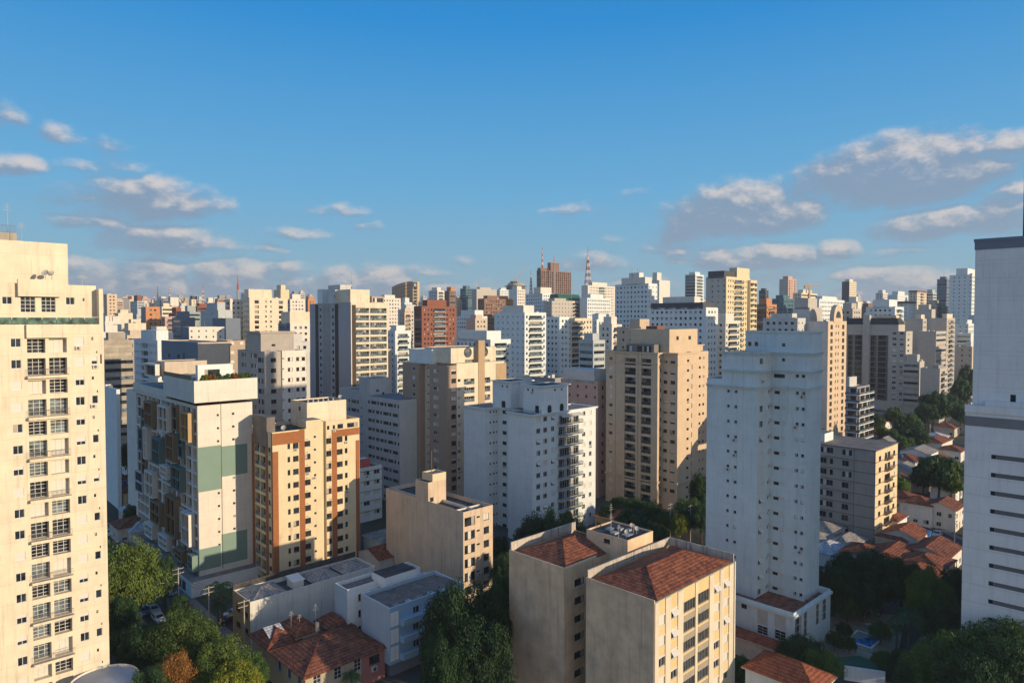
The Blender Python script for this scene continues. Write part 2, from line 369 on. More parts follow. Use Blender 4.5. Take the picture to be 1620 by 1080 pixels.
def _ac():
    mb = MB(); mb.box(-.38, .38, -.14, .15, 0, .5, RAILW); mb.face([(-.08+.19*cos(2*pi*k/12), -.146, .25+.19*sin(2*pi*k/12)) for k in range(12)], FRD); o = mb.build('air_conditioner'); me = o.data; bpy.data.objects.remove(o); return me
AC_ = _ac()
class Bld:
    def __init__(s, name, label, xc, yc, Y, az=46, cat='apartment building', group=None, wallm=None, trim=None, g=None):
        p = at(xc, yc, Y); s.C = Vector((p.x, p.y)); s.g = ter(p.x, p.y) if g is None else g; s.z = p.z-s.g
        a = radians(az); s.xd = Vector((sin(a), cos(a))); s.yd = Vector((-cos(a), sin(a))); s.az = a
        s.root = empty(name, (p.x, p.y, s.g), pi/2-a, label, cat, group); s.m = wallm; s.boxes = []; s.wins = []; s.trim = trim or wallm; s.name = name
    def hit(s, face, px, py, off=0.0):
        r = ray(px, py); n, e = (s.yd, s.xd) if face in 'RN' else (s.xd, s.yd); r2 = Vector((r.x, r.y))
        t = (off+s.C.dot(n))/r2.dot(n); P = r2*t
        return (P-s.C).dot(e), CAMZ+r.z*t-s.g
    def u(s, face, px, py, off=0.0): return s.hit(face, px, py, off)[0]
    def zz(s, face, px, py, off=0.0): return s.hit(face, px, py, off)[1]
    def box(s, x0, x1, y0, y1, z0, z1, m=None, par=.7, roof=ROOFC, part='wall', faces='RLSN', cope=None):
        b = dict(x0=x0, x1=x1, y0=y0, y1=y1, z0=z0, z1=z1, m=m or s.m, par=par, roof=roof, part=part, faces=faces, R=[], L=[], S=[], N=[], cope=cope)
        s.boxes.append(b); return b
    def win(s, b, face, u0, u1, z0, z1, kind='w', fr=None, var=None, depth=.16, extra=None, name='window'):
        off = {'R': b['y0'], 'L': b['x0'], 'S': b['x1'], 'N': b['y1']}[face]
        if u0 > u1: u0, u1 = u1, u0
        lo, hi = (b['x0'], b['x1']) if face in 'RN' else (b['y0'], b['y1'])
        u0 = max(u0, lo+.02); u1 = min(u1, hi-.02); z0 = max(z0, b['z0']+.02); z1 = min(z1, b['z1']-.15)
        if u1-u0 < .15 or z1-z0 < .15: return
        for h in b[face]:
            if u0 < h[1] and u1 > h[0] and z0 < h[3] and z1 > h[2]: return
        b[face].append((u0, u1, z0, z1, depth))
        s.wins.append((face, off, u0, u1, z0, z1, kind, fr, var, depth, extra, name))
    def grid(s, b, face, cols, ytop, ybot, n, dz=2.9, kind='w', fr=None, skip=(), var=None, depth=.16, extra=None, name='window', xref=None):
        """cols: pixel x ranges; ytop, ybot: the top window's pixel rows at the first column (or at xref)"""
        off = {'R': b['y0'], 'L': b['x0'], 'S': b['x1'], 'N': b['y1']}[face]
        xr = xref or (cols[0][0]+cols[0][1])/2
        z1 = s.zz(face, xr, ytop, off); z0 = s.zz(face, xr, ybot, off)
        ym = (ytop+ybot)/2
        for c in cols:
            u0, u1 = s.u(face, c[0], ym, off), s.u(face, c[1], ym, off)
            for k in range(n):
                if k in skip: continue
                if z0-k*dz < b['z0']+.1: break
                s.win(b, face, u0, u1, z0-k*dz, z1-k*dz, kind, fr, var, depth, extra, name)
    def finish(s, maxw=100):
        for i, b in enumerate(s.boxes):
            mb = MB(); x0, x1, y0, y1, z0, z1 = (b[k] for k in ('x0', 'x1', 'y0', 'y1', 'z0', 'z1')); m = b['m']
            if 'R' in b['faces']: wall(mb, 'R', y0, x0, x1, z0, z1, b['R'], m)
            if 'L' in b['faces']: wall(mb, 'L', x0, y0, y1, z0, z1, b['L'], m)
            if 'S' in b['faces']: wall(mb, 'S', x1, y0, y1, z0, z1, b['S'], m)
            if 'N' in b['faces']: wall(mb, 'N', y1, x0, x1, z0, z1, b['N'], m)
            t = .18; p = b['par']; cm = b['cope'] or m
            if p > 0:
                for (a, c, d, e) in ((x0, x1, y0, y0+t), (x0, x1, y1-t, y1), (x0, x0+t, y0+t, y1-t), (x1-t, x1, y0+t, y1-t)):
                    mb.face([(a, d, z1), (c, d, z1), (c, e, z1), (a, e, z1)], cm)
                q = [(x0+t, y0+t), (x1-t, y0+t), (x1-t, y1-t), (x0+t, y1-t)]
                for k in range(4):
                    A, B = q[k], q[(k+1) % 4]; mb.face([(*B, z1-p), (*A, z1-p), (*A, z1), (*B, z1)], m)
            o = mb.build(b['part'], s.root)
            rb = MB(); tt = t if p > 0 else 0
            if b['roof']:
                rb.face([(x0+tt, y0+tt, z1-p), (x1-tt, y0+tt, z1-p), (x1-tt, y1-tt, z1-p), (x0+tt, y1-tt, z1-p)], b['roof']); rb.build('roof', s.root)
        W = sorted(s.wins, key=lambda w: -(w[3]-w[2])*(w[5]-w[4])-w[4]*.01)
        rnd = random.Random(len(s.name)*7+int(s.C.x*10))
        ordw = sorted(range(len(W)), key=lambda i: -W[i][4]); rest = []
        for cnt, i in enumerate(ordw):
            face, off, u0, u1, z0, z1, kind, fr, var, depth, extra, nm = W[i]
            fr = fr or FRD; w = u1-u0; h = z1-z0
            vv = rnd.choice(var) if isinstance(var, (tuple, list)) else (rnd.choice((0, 1, 2, 3, 4, 5, 0)) if var is None else var)
            me = win_mesh(kind, w, h, vv, fr); um = (u0+u1)/2; rz = {'R': 0, 'L': -pi/2, 'S': pi/2, 'N': pi}[face]
            loc = fpt(face, off, um, z0, depth-.06)
            sc = (w/(round(w/.1)*.1) if w > .1 else 1, 1, h/(round(h/.1)*.1) if h > .1 else 1)
            if cnt < maxw:
                o = link(nm, me, s.root, loc, (0, 0, rz)); o.scale = sc
            else: rest.append((me, loc, rz, sc))
            if kind in ('w', 'd', 'sh') and cnt < maxw and w > .5 and rnd.random() < .07: link('air_conditioner', AC_, s.root, fpt(face, off, um+rnd.uniform(-.2, .2), z0-.62, -.16), (0, 0, rz))
            if extra: s.extra(extra, face, off, u0, u1, z0, z1)
        if rest:
            mb = MB()
            for me, loc, rz, sc in rest:
                M = Matrix.Translation(loc) @ Matrix.Rotation(rz, 4, 'Z') @ Matrix.Diagonal((*sc, 1))
                for p in me.polygons: mb.face([M @ me.vertices[v].co for v in p.vertices], me.materials[p.material_index])
            tag(mb.build('window', s.root), kind='stuff')
        return s
    def extra(s, e, face, off, u0, u1, z0, z1):
        w = u1-u0; rz = {'R': 0, 'L': -pi/2, 'S': pi/2, 'N': pi}[face]; um = (u0+u1)/2
        k = e[0]
        if k == 'rail':       # ('rail', material, style, height) at the face of a recess
            o = link('railing', rail_mesh(w, e[3], e[1], e[2]), s.root, fpt(face, off, um, z0, .04), (0, 0, rz))
        elif k == 'proj':     # projecting slab: ('proj', slab mat, rail mat, style, depth, widen)
            d = e[4]; ex = e[5]; ww = round(w+ex*2, 1)
            mb = MB(); mb.box(-ww/2, ww/2, -d, -.002, -.18, 0, e[1]); me = RM.get(('slab', ww, d, e[1].name))
            if not me:
                o = mb.build('balcony'); me = o.data; RM[('slab', ww, d, e[1].name)] = me; bpy.data.objects.remove(o)
            b = link('balcony', me, s.root, fpt(face, off, um, z0-.02, 0), (0, 0, rz))
            link('railing', rail_mesh(ww, 1.0, e[2], e[3]), b, (0, -d+.06, 0))
            for sg in (-1, 1): link('railing', rail_mesh(d-.12, 1.0, e[2], e[3]), b, (sg*(ww/2-.05), -d/2, 0), (0, 0, pi/2))
    def cornice(s, x0, x1, y0, y1, z, h=.35, pr=.25, m=None, name='cornice'):
        """a moulding round the R and L (and outer) faces of a block"""
        m = m or s.trim; mb = MB()
        mb.box(x0-pr, x1+pr, y0-pr, y0-.001, z, z+h, m); mb.box(x0-pr, x0-.001, y0-.001, y1+pr, z, z+h, m)
        mb.box(x1+.001, x1+pr, y0-.001, y1+pr, z, z+h, m)
        return mb.build(name, s.root)
    def part(s, mb, name, loc=(0,0,0), parent=None): return mb.build(name, parent or s.root, loc)
    def antenna(s, x, y, z, h, m=STEEL):
        mb = MB(); mb.cyl(x, y, z, z+h, .05, .03, m, 6)
        for k in range(3): mb.box(x-.5+.1*k, x+.5-.1*k, y-.02, y+.02, z+h*(.75+.08*k), z+h*(.75+.08*k)+.04, m)
        return mb.build('antenna', s.root)
    def dish(s, x, y, z, r=.5, yaw=-2.2):
        mb = MB(); mb.cyl(0, 0, 0, .7, .04, .04, STEEL, 6); n = 14
        M = Matrix.Translation((0, 0, .9)) @ Matrix.Rotation(yaw, 4, 'Z') @ Matrix.Rotation(radians(55), 4, 'Y')
        rings = [[M @ Vector((rr*cos(2*pi*k/n), rr*sin(2*pi*k/n), .45*rr*rr/r)) for k in range(n)] for rr in (r*.35, r*.7, r)]
        mb.face(rings[0], DISHM)
        for a, b in zip(rings, rings[1:]):
            for k in range(n): mb.face([a[k], a[(k+1) % n], b[(k+1) % n], b[k]], DISHM)
        mb.bar(M @ Vector((0, 0, 0)), M @ Vector((0, 0, r*.9)), .03, STEEL)
        return mb.build('satellite_dish', s.root, (x, y, z))

# ------------------------------------------------------------------ ground
def ground():
    mb = MB(); gm = bpy.data.materials.new('ground'); gm.use_nodes = True; gm.node_tree.nodes.clear(); t = NT(gm.node_tree)
    tc = t.n('ShaderNodeTexCoord').outputs['Object']
    n1 = t.n('ShaderNodeTexNoise', {'Vector': tc, 'Scale': .035, 'Detail': 6.0}).outputs[0]; n2 = t.n('ShaderNodeTexNoise', {'Vector': tc, 'Scale': .6, 'Detail': 4.0}).outputs[0]
    c = t.ramp(n1, [(.38, (.025, .04, .018)), (.48, (.06, .055, .045)), (.6, (.11, .10, .09)), (.75, (.16, .15, .135))])
    c = t.mix(t.m('MULTIPLY', n2, .5), c, (.04, .045, .03, 1))
    b = t.n('ShaderNodeBsdfPrincipled', {'Base Color': c, 'Roughness': .95}); t.n('ShaderNodeOutputMaterial', {0: b.outputs[0]})
    ys = sorted({-2000, -500, *[p[0] for p in _T if p[0] < 12000], 40, 80, 230, 420, 650, 1000, 1700, 4000, 8000, 11000}); xs = [-9000, -6000, -3000, -1000, -400, -150, 0, 150, 400, 1000, 3000, 6000, 9000]
    for i in range(len(ys)-1):
        for j in range(len(xs)-1):
            mb.face([(xs[j], ys[i], ter(0, ys[i])), (xs[j+1], ys[i], ter(0, ys[i])), (xs[j+1], ys[i+1], ter(0, ys[i+1])), (xs[j], ys[i+1], ter(0, ys[i+1]))], gm)
    tag(mb.build('ground', weld=True), kind='structure')
ground()
# ================================================================== main buildings
CREAM = pbr('paint_cream', (.66, .55, .36)); CREAM2 = pbr('paint_pale_cream', (.70, .61, .46), var=.12, streak=.2, joint=2.9); WHITE = pbr('paint_white', (.74, .74, .72), var=.07, streak=.09, joint=2.9); WHITEC = pbr('paint_cool_white', (.66, .71, .70), var=.07, streak=.1, joint=2.9)
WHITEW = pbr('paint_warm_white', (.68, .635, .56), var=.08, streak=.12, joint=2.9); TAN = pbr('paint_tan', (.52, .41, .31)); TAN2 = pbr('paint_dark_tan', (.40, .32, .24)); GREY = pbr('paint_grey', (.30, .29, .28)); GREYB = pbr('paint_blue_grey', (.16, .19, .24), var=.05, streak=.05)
GREYL = pbr('paint_light_grey', (.53, .53, .51)); BEIGE = pbr('paint_beige', (.55, .46, .36), streak=.16); BEIGE2 = pbr('stained_beige_render', (.60, .47, .34), var=.14, streak=.26); OCHRE = pbr('paint_ochre', (.55, .36, .14)); YEL = pbr('paint_yellow_cream', (.66, .50, .26))
GREENP = pbr('paint_sage_green', (.19, .28, .24), var=.05, streak=.04); BROWNP = pbr('paint_brown', (.24, .17, .10), var=.05, streak=.03); TEALP = pbr('paint_teal', (.12, .19, .19), var=.05, streak=.03)
BRK = brick_mat('brick_orange', (.37, .14, .045), (.28, .10, .03)); BRKT = brick_mat('brick_tan', (.46, .34, .25), (.38, .28, .20)); BRKR = brick_mat('brick_red', (.28, .10, .06), (.22, .08, .05))
BLUEP = pbr('paint_pale_blue', (.26, .40, .52), var=.08, streak=.08); BLUEG = pbr('paint_powder_blue', (.36, .44, .52), var=.08, streak=.08); STAINW = pbr('aged_parapet', (.50, .45, .38), var=.3, streak=.9, scale=1.5)
CONC = pbr('raw_concrete', (.36, .32, .26), var=.25, streak=.35)

# ---- cream tower at the left edge
b = Bld('apartment_tower', 'cream tower at the left edge with stacked railed balconies and a green glass roof terrace', -490, 507, 75.2, 47, wallm=CREAM2)
W = b.u('R', 163, 480); uS = b.u('R', 157, 505); zD = b.zz('R', 100, 513); D = 22
ztop = b.zz('R', 160, 457); zP = b.zz('R', 50, 448)
m_ = b.box(0, uS, 0, D, 0, zD, par=0, roof=ROOFC); s_ = b.box(uS+.003, W, -.004, D+.01, 0, ztop, par=.3)
p_ = b.box(0, uS-.01, 1.7, D-.02, zD+.004, zP, par=.3)
u28, u95, u107 = b.u('R', 28, 445, 1), b.u('R', 96, 445, 1), b.u('R', 107, 400, 4)
b.box(u28, u95, .9, 1.69, b.zz('R', 60, 469, .9), b.zz('R', 60, 442, .9), par=.1)
b.box(0, u107, 4, D-.1, zP+.01, b.zz('R', 107, 386, 4), par=.1)
b.box(u95-8.4, u95-8, 1, 1.69, zD+.01, zP-2.3, par=0, roof=None)
b.grid(m_, 'R', [(16.5, 33)], 535, 549, 17, 3.0, 'w', FRW, depth=.14, var=[0,2,3,3,5,4,0])
b.grid(m_, 'R', [(118, 132.5)], 533, 546.5, 17, 2.93, 'w', FRW, depth=.14, var=[0,2,3,3,5,4,0])
b.grid(s_, 'R', [(158, 161)], 560, 575, 1, 2.9, 'd')
b.grid(m_, 'R', [(144.5, 154)], 563, 576, 9, 5.86, 'w', FRW)
b.grid(m_, 'R', [(144, 147.5)], 533, 538, 9, 5.86, 'd'); b.grid(m_, 'R', [(152, 154)], 555, 558.5, 9, 5.86, 'd')
b.grid(m_, 'R', [(-40, -24)], 536, 550, 17, 3.0, 'w', FRW)
for k in range(9):
    for c in ((43, 72), (77.5, 106)):
        ua, ub = b.u('R', c[0], 560), b.u('R', c[1], 560); z1 = b.zz('R', 58, 536)-k*5.86
        b.win(m_, 'R', ua, ub, z1-2.0, z1, 'gr', FRW, var=[0,1,3,4,5], depth=1.0)
        b.win(m_, 'R', ua, ub, z1-5.15, z1-2.75, 'gr', FRW, var=[0,1,3,4,5], depth=1.0)
    mb = MB(); ua, ub = b.u('R', 42, 560), b.u('R', 108, 560); zz = z1-5.2
    mb.box(ua, ub, -.9, -.005, zz-.35, zz, CREAM2); o = b.part(mb, 'balcony')
    w = round((ub-ua)/2-.1, 1)
    for q in (.25, .75): link('railing', rail_mesh(w, 1.0, RAIL, 'bars'), o, (ua+(ub-ua)*q, -.82, zz+.002))
mb = MB(); mb.box(b.u('R', 41, 525), b.u('R', 107, 525), -.6, -.005, b.zz('R', 75, 534), b.zz('R', 75, 513), CREAM2); b.part(mb, 'beam')
mb = MB(); L_ = uS-.1
for k in range(14):
    x0 = L_-1.75*(k+1); mb.box(x0+.04, x0+1.71, .1, .12, zD+.1, zD+.98, glass_mat('glass_rail_green', (.07, .12, .095)));
mb.box(L_-24.5, L_, .08, .14, zD+1.0, zD+1.06, FRW); b.part(mb, 'railing')
for (xa, xb, ya, yb, kd) in ((3, 19, 469, 481, 'w'), (32, 56, 469, 494, 'gr'), (65, 88, 470, 494, 'gr'), (104, 118, 470, 482, 'w'), (130, 134, 471, 477, 'd')):
    b.grid(p_, 'R', [(xa, xb)], ya, yb, 1, 3, kd, FRW, var=1)
zT = b.zz('R', 107, 386, 4)
mb = MB(); ut = b.u('R', 27, 378, 9); mb.box(0, ut, 9, 14, zT, zT+1.6, CONC); o = b.part(mb, 'roof_tank')
r_ = link('railing', rail_mesh(9.0, 1.1, RAIL, 'bars'), o, (ut-4.6, 9.1, zT+1.6))
b.antenna(b.u('R', 12, 360, 9.5), 9.5, zT+1.6, 4.5); b.antenna(b.u('R', 34, 370, 6), 6, zT, 3.0)
b.dish(b.u('R', 72, 438, 1.3), 1.3, b.zz('R', 60, 442, .9), .5); b.dish(b.u('R', 82, 440, 1.3), 1.3, b.zz('R', 60, 442, .9), .45, 2.0)
b.antenna(b.u('R', 123, 447, 6), 3, zP, 1.6)
b.finish()

# ---- round annex roof beside it
b = Bld('round_annex', 'low round annex with a flat pale ribbed roof at the foot of the left tower', 165, 1073, 98, 46, cat='annex')
mb = MB(); mb.cyl(0, 0, 0, b.z, 4.4, 4.4, WHITEW, 40, cap=False); mb.cyl(0, 0, b.z-.3, b.z-.3, 4.1, 4.1, GREYL, 40); o = b.part(mb, 'wall')
mb = MB(); mb.cyl(0, 0, b.z-.28, b.z+.05, 4.0, .3, pbr('grey_sheet', (.30, .33, .36), .6), 40); b.part(mb, 'roof')

# ---- white modern tower with coloured box frames
b = Bld('apartment_tower', 'white modern block with staggered coloured box frames and sage green painted bands', 312, 637, 148, 47, wallm=WHITEW)
W = b.u('R', 399, 640); vA = b.u('L', 213, 640); D = b.u('L', 191, 640); zT = b.zz('R', 312, 642)
m_ = b.box(0, W, 0, vA, 3.4, zT, par=0, roof=None); e_ = b.box(1.5, W, vA+.003, D, 0, zT-1, par=.5)
cz0, cz1 = b.zz('R', 304, 638, -.9), b.zz('R', 304, 603, -.9); vc = b.u('L', 258, 600, -.9)
b.box(-.9, W+.9, -.9, vc, cz0, cz1, par=.9, roof=ROOFC); b.box(-.3, W, vc+.003, vA, zT+.003, cz1-3.6, par=.3)
b.grid(m_, 'R', [(342.5, 346)], 634, 637.5, 20, 2.9, 'd', FRD, var=0); b.grid(m_, 'R', [(366.5, 370.5)], 632, 635.5, 20, 2.9, 'd', FRD)
mb = MB(); us = b.u('R', 350, 700); mb.box(us-.05, us+.05, -.05, -.002, 4, cz0, FRD); b.part(mb, 'expansion_joint')
def pan(x0, x1, y0, y1):
    mb = MB(); mb.box(b.u('R', x0, y0), b.u('R', x1, y0), -.03, -.002, b.zz('R', x0, y1), b.zz('R', x0, y0), GREENP); b.part(mb, 'painted_band')
pan(312.3, 349.6, 708, 779); pan(350.4, 391, 706, 754); pan(315, 349.6, 869, 903); pan(350.4, 391, 845, 893)
# shaded side: recessed loggias with dark openings
nfl = 17
for k in range(nfl):
    z1 = zT-.8-k*2.9
    for j in range(13):
        va = .9+j*(vA-1.4)/13
        b.win(m_, 'L', va, va+(vA-1.4)/13-(.35 if j % 3 else 1.2), z1-2.35, z1, 'w', FRD, var=0, depth=.9)
for k in range(nfl): b.win(e_, 'L', vA+1.5, vA+2.6, zT-2.4-k*2.9, zT-1.2-k*2.9, 'w', FRW)
def frame(x0, x1, y0, y1, m, rows=2, cols=2, dep=1.4):
    off = -dep; ym = (y0+y1)/2; va, vb = b.u('L', x1, ym, off), b.u('L', x0, ym, off); z1 = b.zz('L', (x0+x1)/2, y0, off); z0 = b.zz('L', (x0+x1)/2, y1, off)
    z0 = max(z0, 4.5)
    bx = b.box(off, -.004, va, vb, z0, z1, m, par=0, roof=m, part='bay_frame')
    t = .45; cw = (vb-va-2*t-.1*(cols-1))/cols; rh = (z1-z0-2*t-.3*(rows-1))/rows
    for i in range(cols):
        for j in range(rows): b.win(bx, 'L', va+t+i*(cw+.1), va+t+i*(cw+.1)+cw, z0+t+j*(rh+.3), z0+t+j*(rh+.3)+rh, 'w', FRD, var=0, depth=.7)
C3 = lambda x: 180+x/4.154; Y3 = lambda y: 520+y/4.154; C4 = lambda x: 180+x/3.6; Y4 = lambda y: 780+y/3.6
for (x0, x1, y0, y1, m) in ((195,245,478,640,BROWNP),(285,345,505,680,WHITEW),(432,487,548,738,pbr('paint_dull_ochre', (.44, .31, .16))),(190,212,645,855,WHITEW),(247,297,718,890,TEALP),(337,387,690,868,BROWNP),(200,252,938,1100,WHITEW),(372,432,905,1060,TEALP),(300,345,900,980,WHITEW)):
    frame(C3(x0), C3(x1), Y3(y0), Y3(y1), m)
for (x0, x1, y0, y1, m) in ((205,257,50,175,BROWNP),(290,345,20,245,BROWNP),(381,426,112,290,WHITEW),(174,216,175,350,WHITEW),(253,300,240,380,WHITEW),(345,387,318,535,BROWNP),(418,446,350,445,GREENP)):
    frame(C4(x0), C4(x1), Y4(y0), Y4(y1), m)
frame(C3(200), C3(272), Y3(228), Y3(315), WHITEW, 1, 1, 1.0)
rq = random.Random(21); cw_ = (vA-1.4)/13
for j in range(12):
    zt_ = zT-1.2-rq.choice((0, 2.9, 5.8))
    while zt_-5.9 > 5:
        va, vb = .8+j*cw_, .8+(j+rq.choice((1, 1, 2)))*cw_-.2; dp_ = rq.uniform(.45, .9)
        if vb < vA-.5 and not any(q['x0'] < -.2 and q['part'] == 'bay_frame' and va < q['y1']+.1 and vb > q['y0']-.1 and zt_-5.8 < q['z1']+.1 and zt_ > q['z0']-.1 for q in b.boxes) and rq.random() < .75:
            mq = rq.choice((WHITEW, BROWNP, TEALP, GREYL, BROWNP, GREENP)); bx = b.box(-dp_, -.004, va, vb, zt_-5.7, zt_, mq, par=0, roof=mq, part='bay_frame'); w_ = vb-va
            for r_ in range(2): b.win(bx, 'L', va+.3, vb-.3, zt_-5.4+r_*2.75, zt_-3.0+r_*2.75, 'w', FRD, var=0, depth=dp_*.6)
        zt_ -= rq.choice((5.8, 8.7))
pd = b.box(-2.6, W+3, -2.6, vA-1, 0, 3.4, WHITE, par=0, roof=ROOFC, part='podium')
b.win(pd, 'L', 1, 8, .4, 2.6, 'g', FRD, var=0); b.win(pd, 'L', 12, 20, .4, 2.6, 'g', FRD, var=0)
zr = cz1-.9
bw = b.box(1, W-1, 26, 34, zr, zr+3.8, BEIGE, par=.2); b.box(3.5, W-.5, 10, 11.5, zr+.01, zr+3.6, WHITE, par=.1)
wq = b.boxes[-1]; b.win(wq, 'R', 5, 8.5, zr+.3, zr+2.5, 'b', FRD, var=1, depth=.3)
mb = MB()
for k in range(22): mb.box(-.78, -.74, 1+k*(vc-1)/22, 1+(k+.96)*(vc-1)/22, cz1+.02, cz1+.95, pbr('amber_glass', (.18, .15, .07), .15, .6, .2, 0))
mb.box(-.80, -.72, 1, vc, cz1+.951, cz1+1.0, FRD); b.part(mb, 'railing')
b.finish(); TW2 = (b, cz1)

# ---- cream and brick tower
b = Bld('apartment_tower', 'cream tower with vertical orange brick strips and rows of small dark windows', 430.7, 684, 148, 47, wallm=CREAM)
X5 = lambda x: 370+x/3.376; Y5 = lambda y: 600+y/3.376
D = b.u('L', 390.7, 675); W = b.u('R', 568.5, 672); u1 = b.u('R', 508.6, 690); u2 = b.u('R', 515.7, 690); zT = b.z; zTR = b.zz('R', X5(600), Y5(212))
A = b.box(0, u1, 0, D, 0, zT, par=.8, roof=ROOFD); R_ = b.box(u1+.002, u2, .8, D-.01, 0, zTR, par=.3); C = b.box(u2+.002, W, 0, D+.01, 0, zTR, par=.8, roof=ROOFD)
for bx, cols in ((A, ((286,300,343,372,'d'),(315,345,338,367,'w'),(378,408,328,357,'w'),(426,438,300,312,'d'))), (C, ((493,520,313,342,'w'),(550,580,305,333,'w'),(592,606,300,328,'d')))):
    for (x0, x1, y0, y1, kd) in cols: b.grid(bx, 'R', [(X5(x0), X5(x1))], Y5(y0), Y5(y1), 13, 2.92, kd, FRD, var=[0, 0, 0, 0, 0, 5])
for (x0, x1, y0, y1) in ((382,386,318,323),(390,394,318,323),(507,511,302,307),(515,519,302,307)):
    b.grid(A if x0 < 450 else C, 'R', [(X5(x0), X5(x1))], Y5(y0), Y5(y1), 13, 2.92, 'd', FRD, var=0)
b.grid(C, 'R', [(X5(553), X5(583)), (X5(605), X5(660))], Y5(237), Y5(262), 1, 3, 'g', FRD, var=0); b.grid(C, 'R', [(X5(497), X5(510)), (X5(528), X5(540))], Y5(247), Y5(268), 1, 3, 'd', FRD, var=0)
def brick(face, x0, x1, y0, y1, yr=None, z0=None, nm='brick_panel', m=BRK, pr=.05):
    ua, ub = sorted((b.u(face, x0, y0), b.u(face, x1, y0))); z1 = b.zz(face, (x0+x1)/2, y0); zb = z0 if z0 is not None else b.zz(face, (x0+x1)/2, y1)
    mb = MB()
    if face == 'R': mb.box(ua, ub, -pr, -.003, zb, z1, m)
    else: mb.box(-pr, -.003, ua, ub, zb, z1, m)
    b.part(mb, nm)
brick('R', X5(206), X5(347), Y5(282), Y5(345)); brick('R', X5(348), X5(377), Y5(266), 0, z0=0); brick('R', X5(206), X5(236), Y5(386), 0, z0=0)
brick('R', X5(522), X5(549), Y5(266), 0, z0=0); brick('R', X5(550), X5(669), Y5(262), Y5(299)); brick('R', X5(650), X5(669), Y5(324), 0, z0=0)
b.grid(A, 'L', [(X5(83), X5(94)), (X5(183), X5(196))], Y5(330), Y5(356), 13, 2.92, 'd', FRD, var=0)
b.grid(A, 'L', [(X5(111), X5(136)), (X5(140), X5(166))], Y5(330), Y5(383), 13, 2.92, 'b', FRD, depth=.9, extra=('rail', GLB, 'glass', .9))
for (xa, xb) in ((70, 81), (95, 109), (167, 181), (199, 204)): brick('L', X5(xa), X5(xb), Y5(290), 0, z0=0)
mb = MB(); vb_, va_ = b.u('L', X5(104), Y5(210)), b.u('L', X5(178), Y5(225)); mb.box(-.15, 1.8, va_, vb_, zT-3.5, zT+3.0, pbr('dark_concrete', (.17, .15, .14), var=.3, streak=.4)); b.part(mb, 'stair_tower')
yp = 4.2; pb = b.box(b.u('R', 485.5, 640, yp), b.u('R', 547.7, 632, yp), yp, yp+(b.u('L', 458, 635, 4)-b.u('L', 485.5, 640, 4)), zT-.7, b.zz('R', 485.5, 637, yp), CREAM2, par=.3, roof=ROOFD)
b.box(b.u('R', 484, 660, -.0)+.01, u1-.01, .003, yp-.01, zT+.004, b.zz('R', 500, Y5(215), 0), CREAM, par=0, roof=ROOFC)
b.win(pb, 'L', yp+3.2, yp+4.4, pb['z1']-2.2, pb['z1']-1.2, 'd', FRD)
b.dish(4, 3, zT-.7, .6); b.dish(pb['x1']-1, yp+1, pb['z1']-.3, .5)
mb = MB()
for k in range(6): mb.cyl(pb['x0']+1.5+k*1.3, yp+2.5, pb['z1']-.3, pb['z1']+.35, .25, .2, STEEL, 8)
b.part(mb, 'roof_vent'); b.finish()

# ---- white twin tower in the middle
b = Bld('apartment_tower', 'white central tower with a light well, dark railed balconies and arched rooftop doors', 842.5, 656, 175, 46, wallm=WHITEC)
X6 = lambda x: 720+x/4.0; Y6 = lambda y: 590+y/4.0
W = b.u('R', 942.5, 645); D1 = b.u('L', 803.7, 650); D2 = b.u('L', 767.5, 645); D3 = b.u('L', 733.7, 640)
a_ = b.u('R', 788, 645, D2); zT = b.z
A = b.box(0, W, 0, D1, 0, zT, par=.3, roof=ROOFC); Bm = b.box(a_, W, D1+.002, D2-.002, 0, zT-.01, par=0); Cb = b.box(0, W-4, D2, D3, 0, zT, par=.3)
for (x0, x1) in ((515,540),(559,583),(608,628)): b.grid(A, 'R', [(X6(x0), X6(x1))], Y6(281 if x0 < 550 else 275 if x0 < 600 else 268), Y6(312 if x0 < 550 else 306 if x0 < 600 else 298), 13, 2.9, 'sh', FRW)
b.grid(A, 'R', [(X6(804), X6(824))], Y6(241), Y6(268), 13, 2.9, 'w', FRW, var=[0,0,3,5]); b.grid(A, 'R', [(X6(848), X6(864))], Y6(234), Y6(262), 13, 2.9, 'w', FRW, var=[0,0,3,5])
b.grid(A, 'R', [(X6(655), X6(782))], Y6(265), Y6(318), 12, 2.9, 'b', FRW, depth=.35, extra=('proj', WHITEC, RAIL, 'bars', 1.3, .55), name='balcony_door')
b.grid(Cb, 'R', [(X6(218), X6(228)), (X6(241), X6(251)), (X6(260), X6(267))], Y6(240), Y6(253), 14, 2.9, 'd', FRD, var=0)
b.grid(Bm, 'L', [(X6(300), X6(325))], Y6(235), Y6(256), 14, 2.9, 'w', FRD, var=0)
for args in ((0, W, 0, D1), (0, W-4, D2, D3)): b.cornice(*args, zT-.5, .25, .35); b.cornice(*args, zT-.22, .24, .55)
py = 3.2; px0 = b.u('L', 857, 612, 4)
y0p = b.u('L', X6(548), 612, 3.5); x1p = b.u('R', X6(715), 608, y0p)
zp = b.zz('R', X6(548), Y6(82), y0p)
P1 = b.box(3.5, x1p, y0p, b.u('L', X6(432), 610, 3.5), zT-.3, zp, par=.1, roof=ROOFD)
P2 = b.box(4.5, 13, b.u('L', X6(350), 605, 4.5), b.u('L', X6(237), 605, 4.5), zT-.3, zp+.3, par=.1, roof=ROOFD); b.box(8, 13, P1['y1']+.002, P2['y0']-.002, zT-.3, zp, par=.1, roof=ROOFD)
for P in (P1, P2): b.cornice(P['x0'], P['x1'], P['y0'], P['y1'], P['z1']-.3, .28, .5)
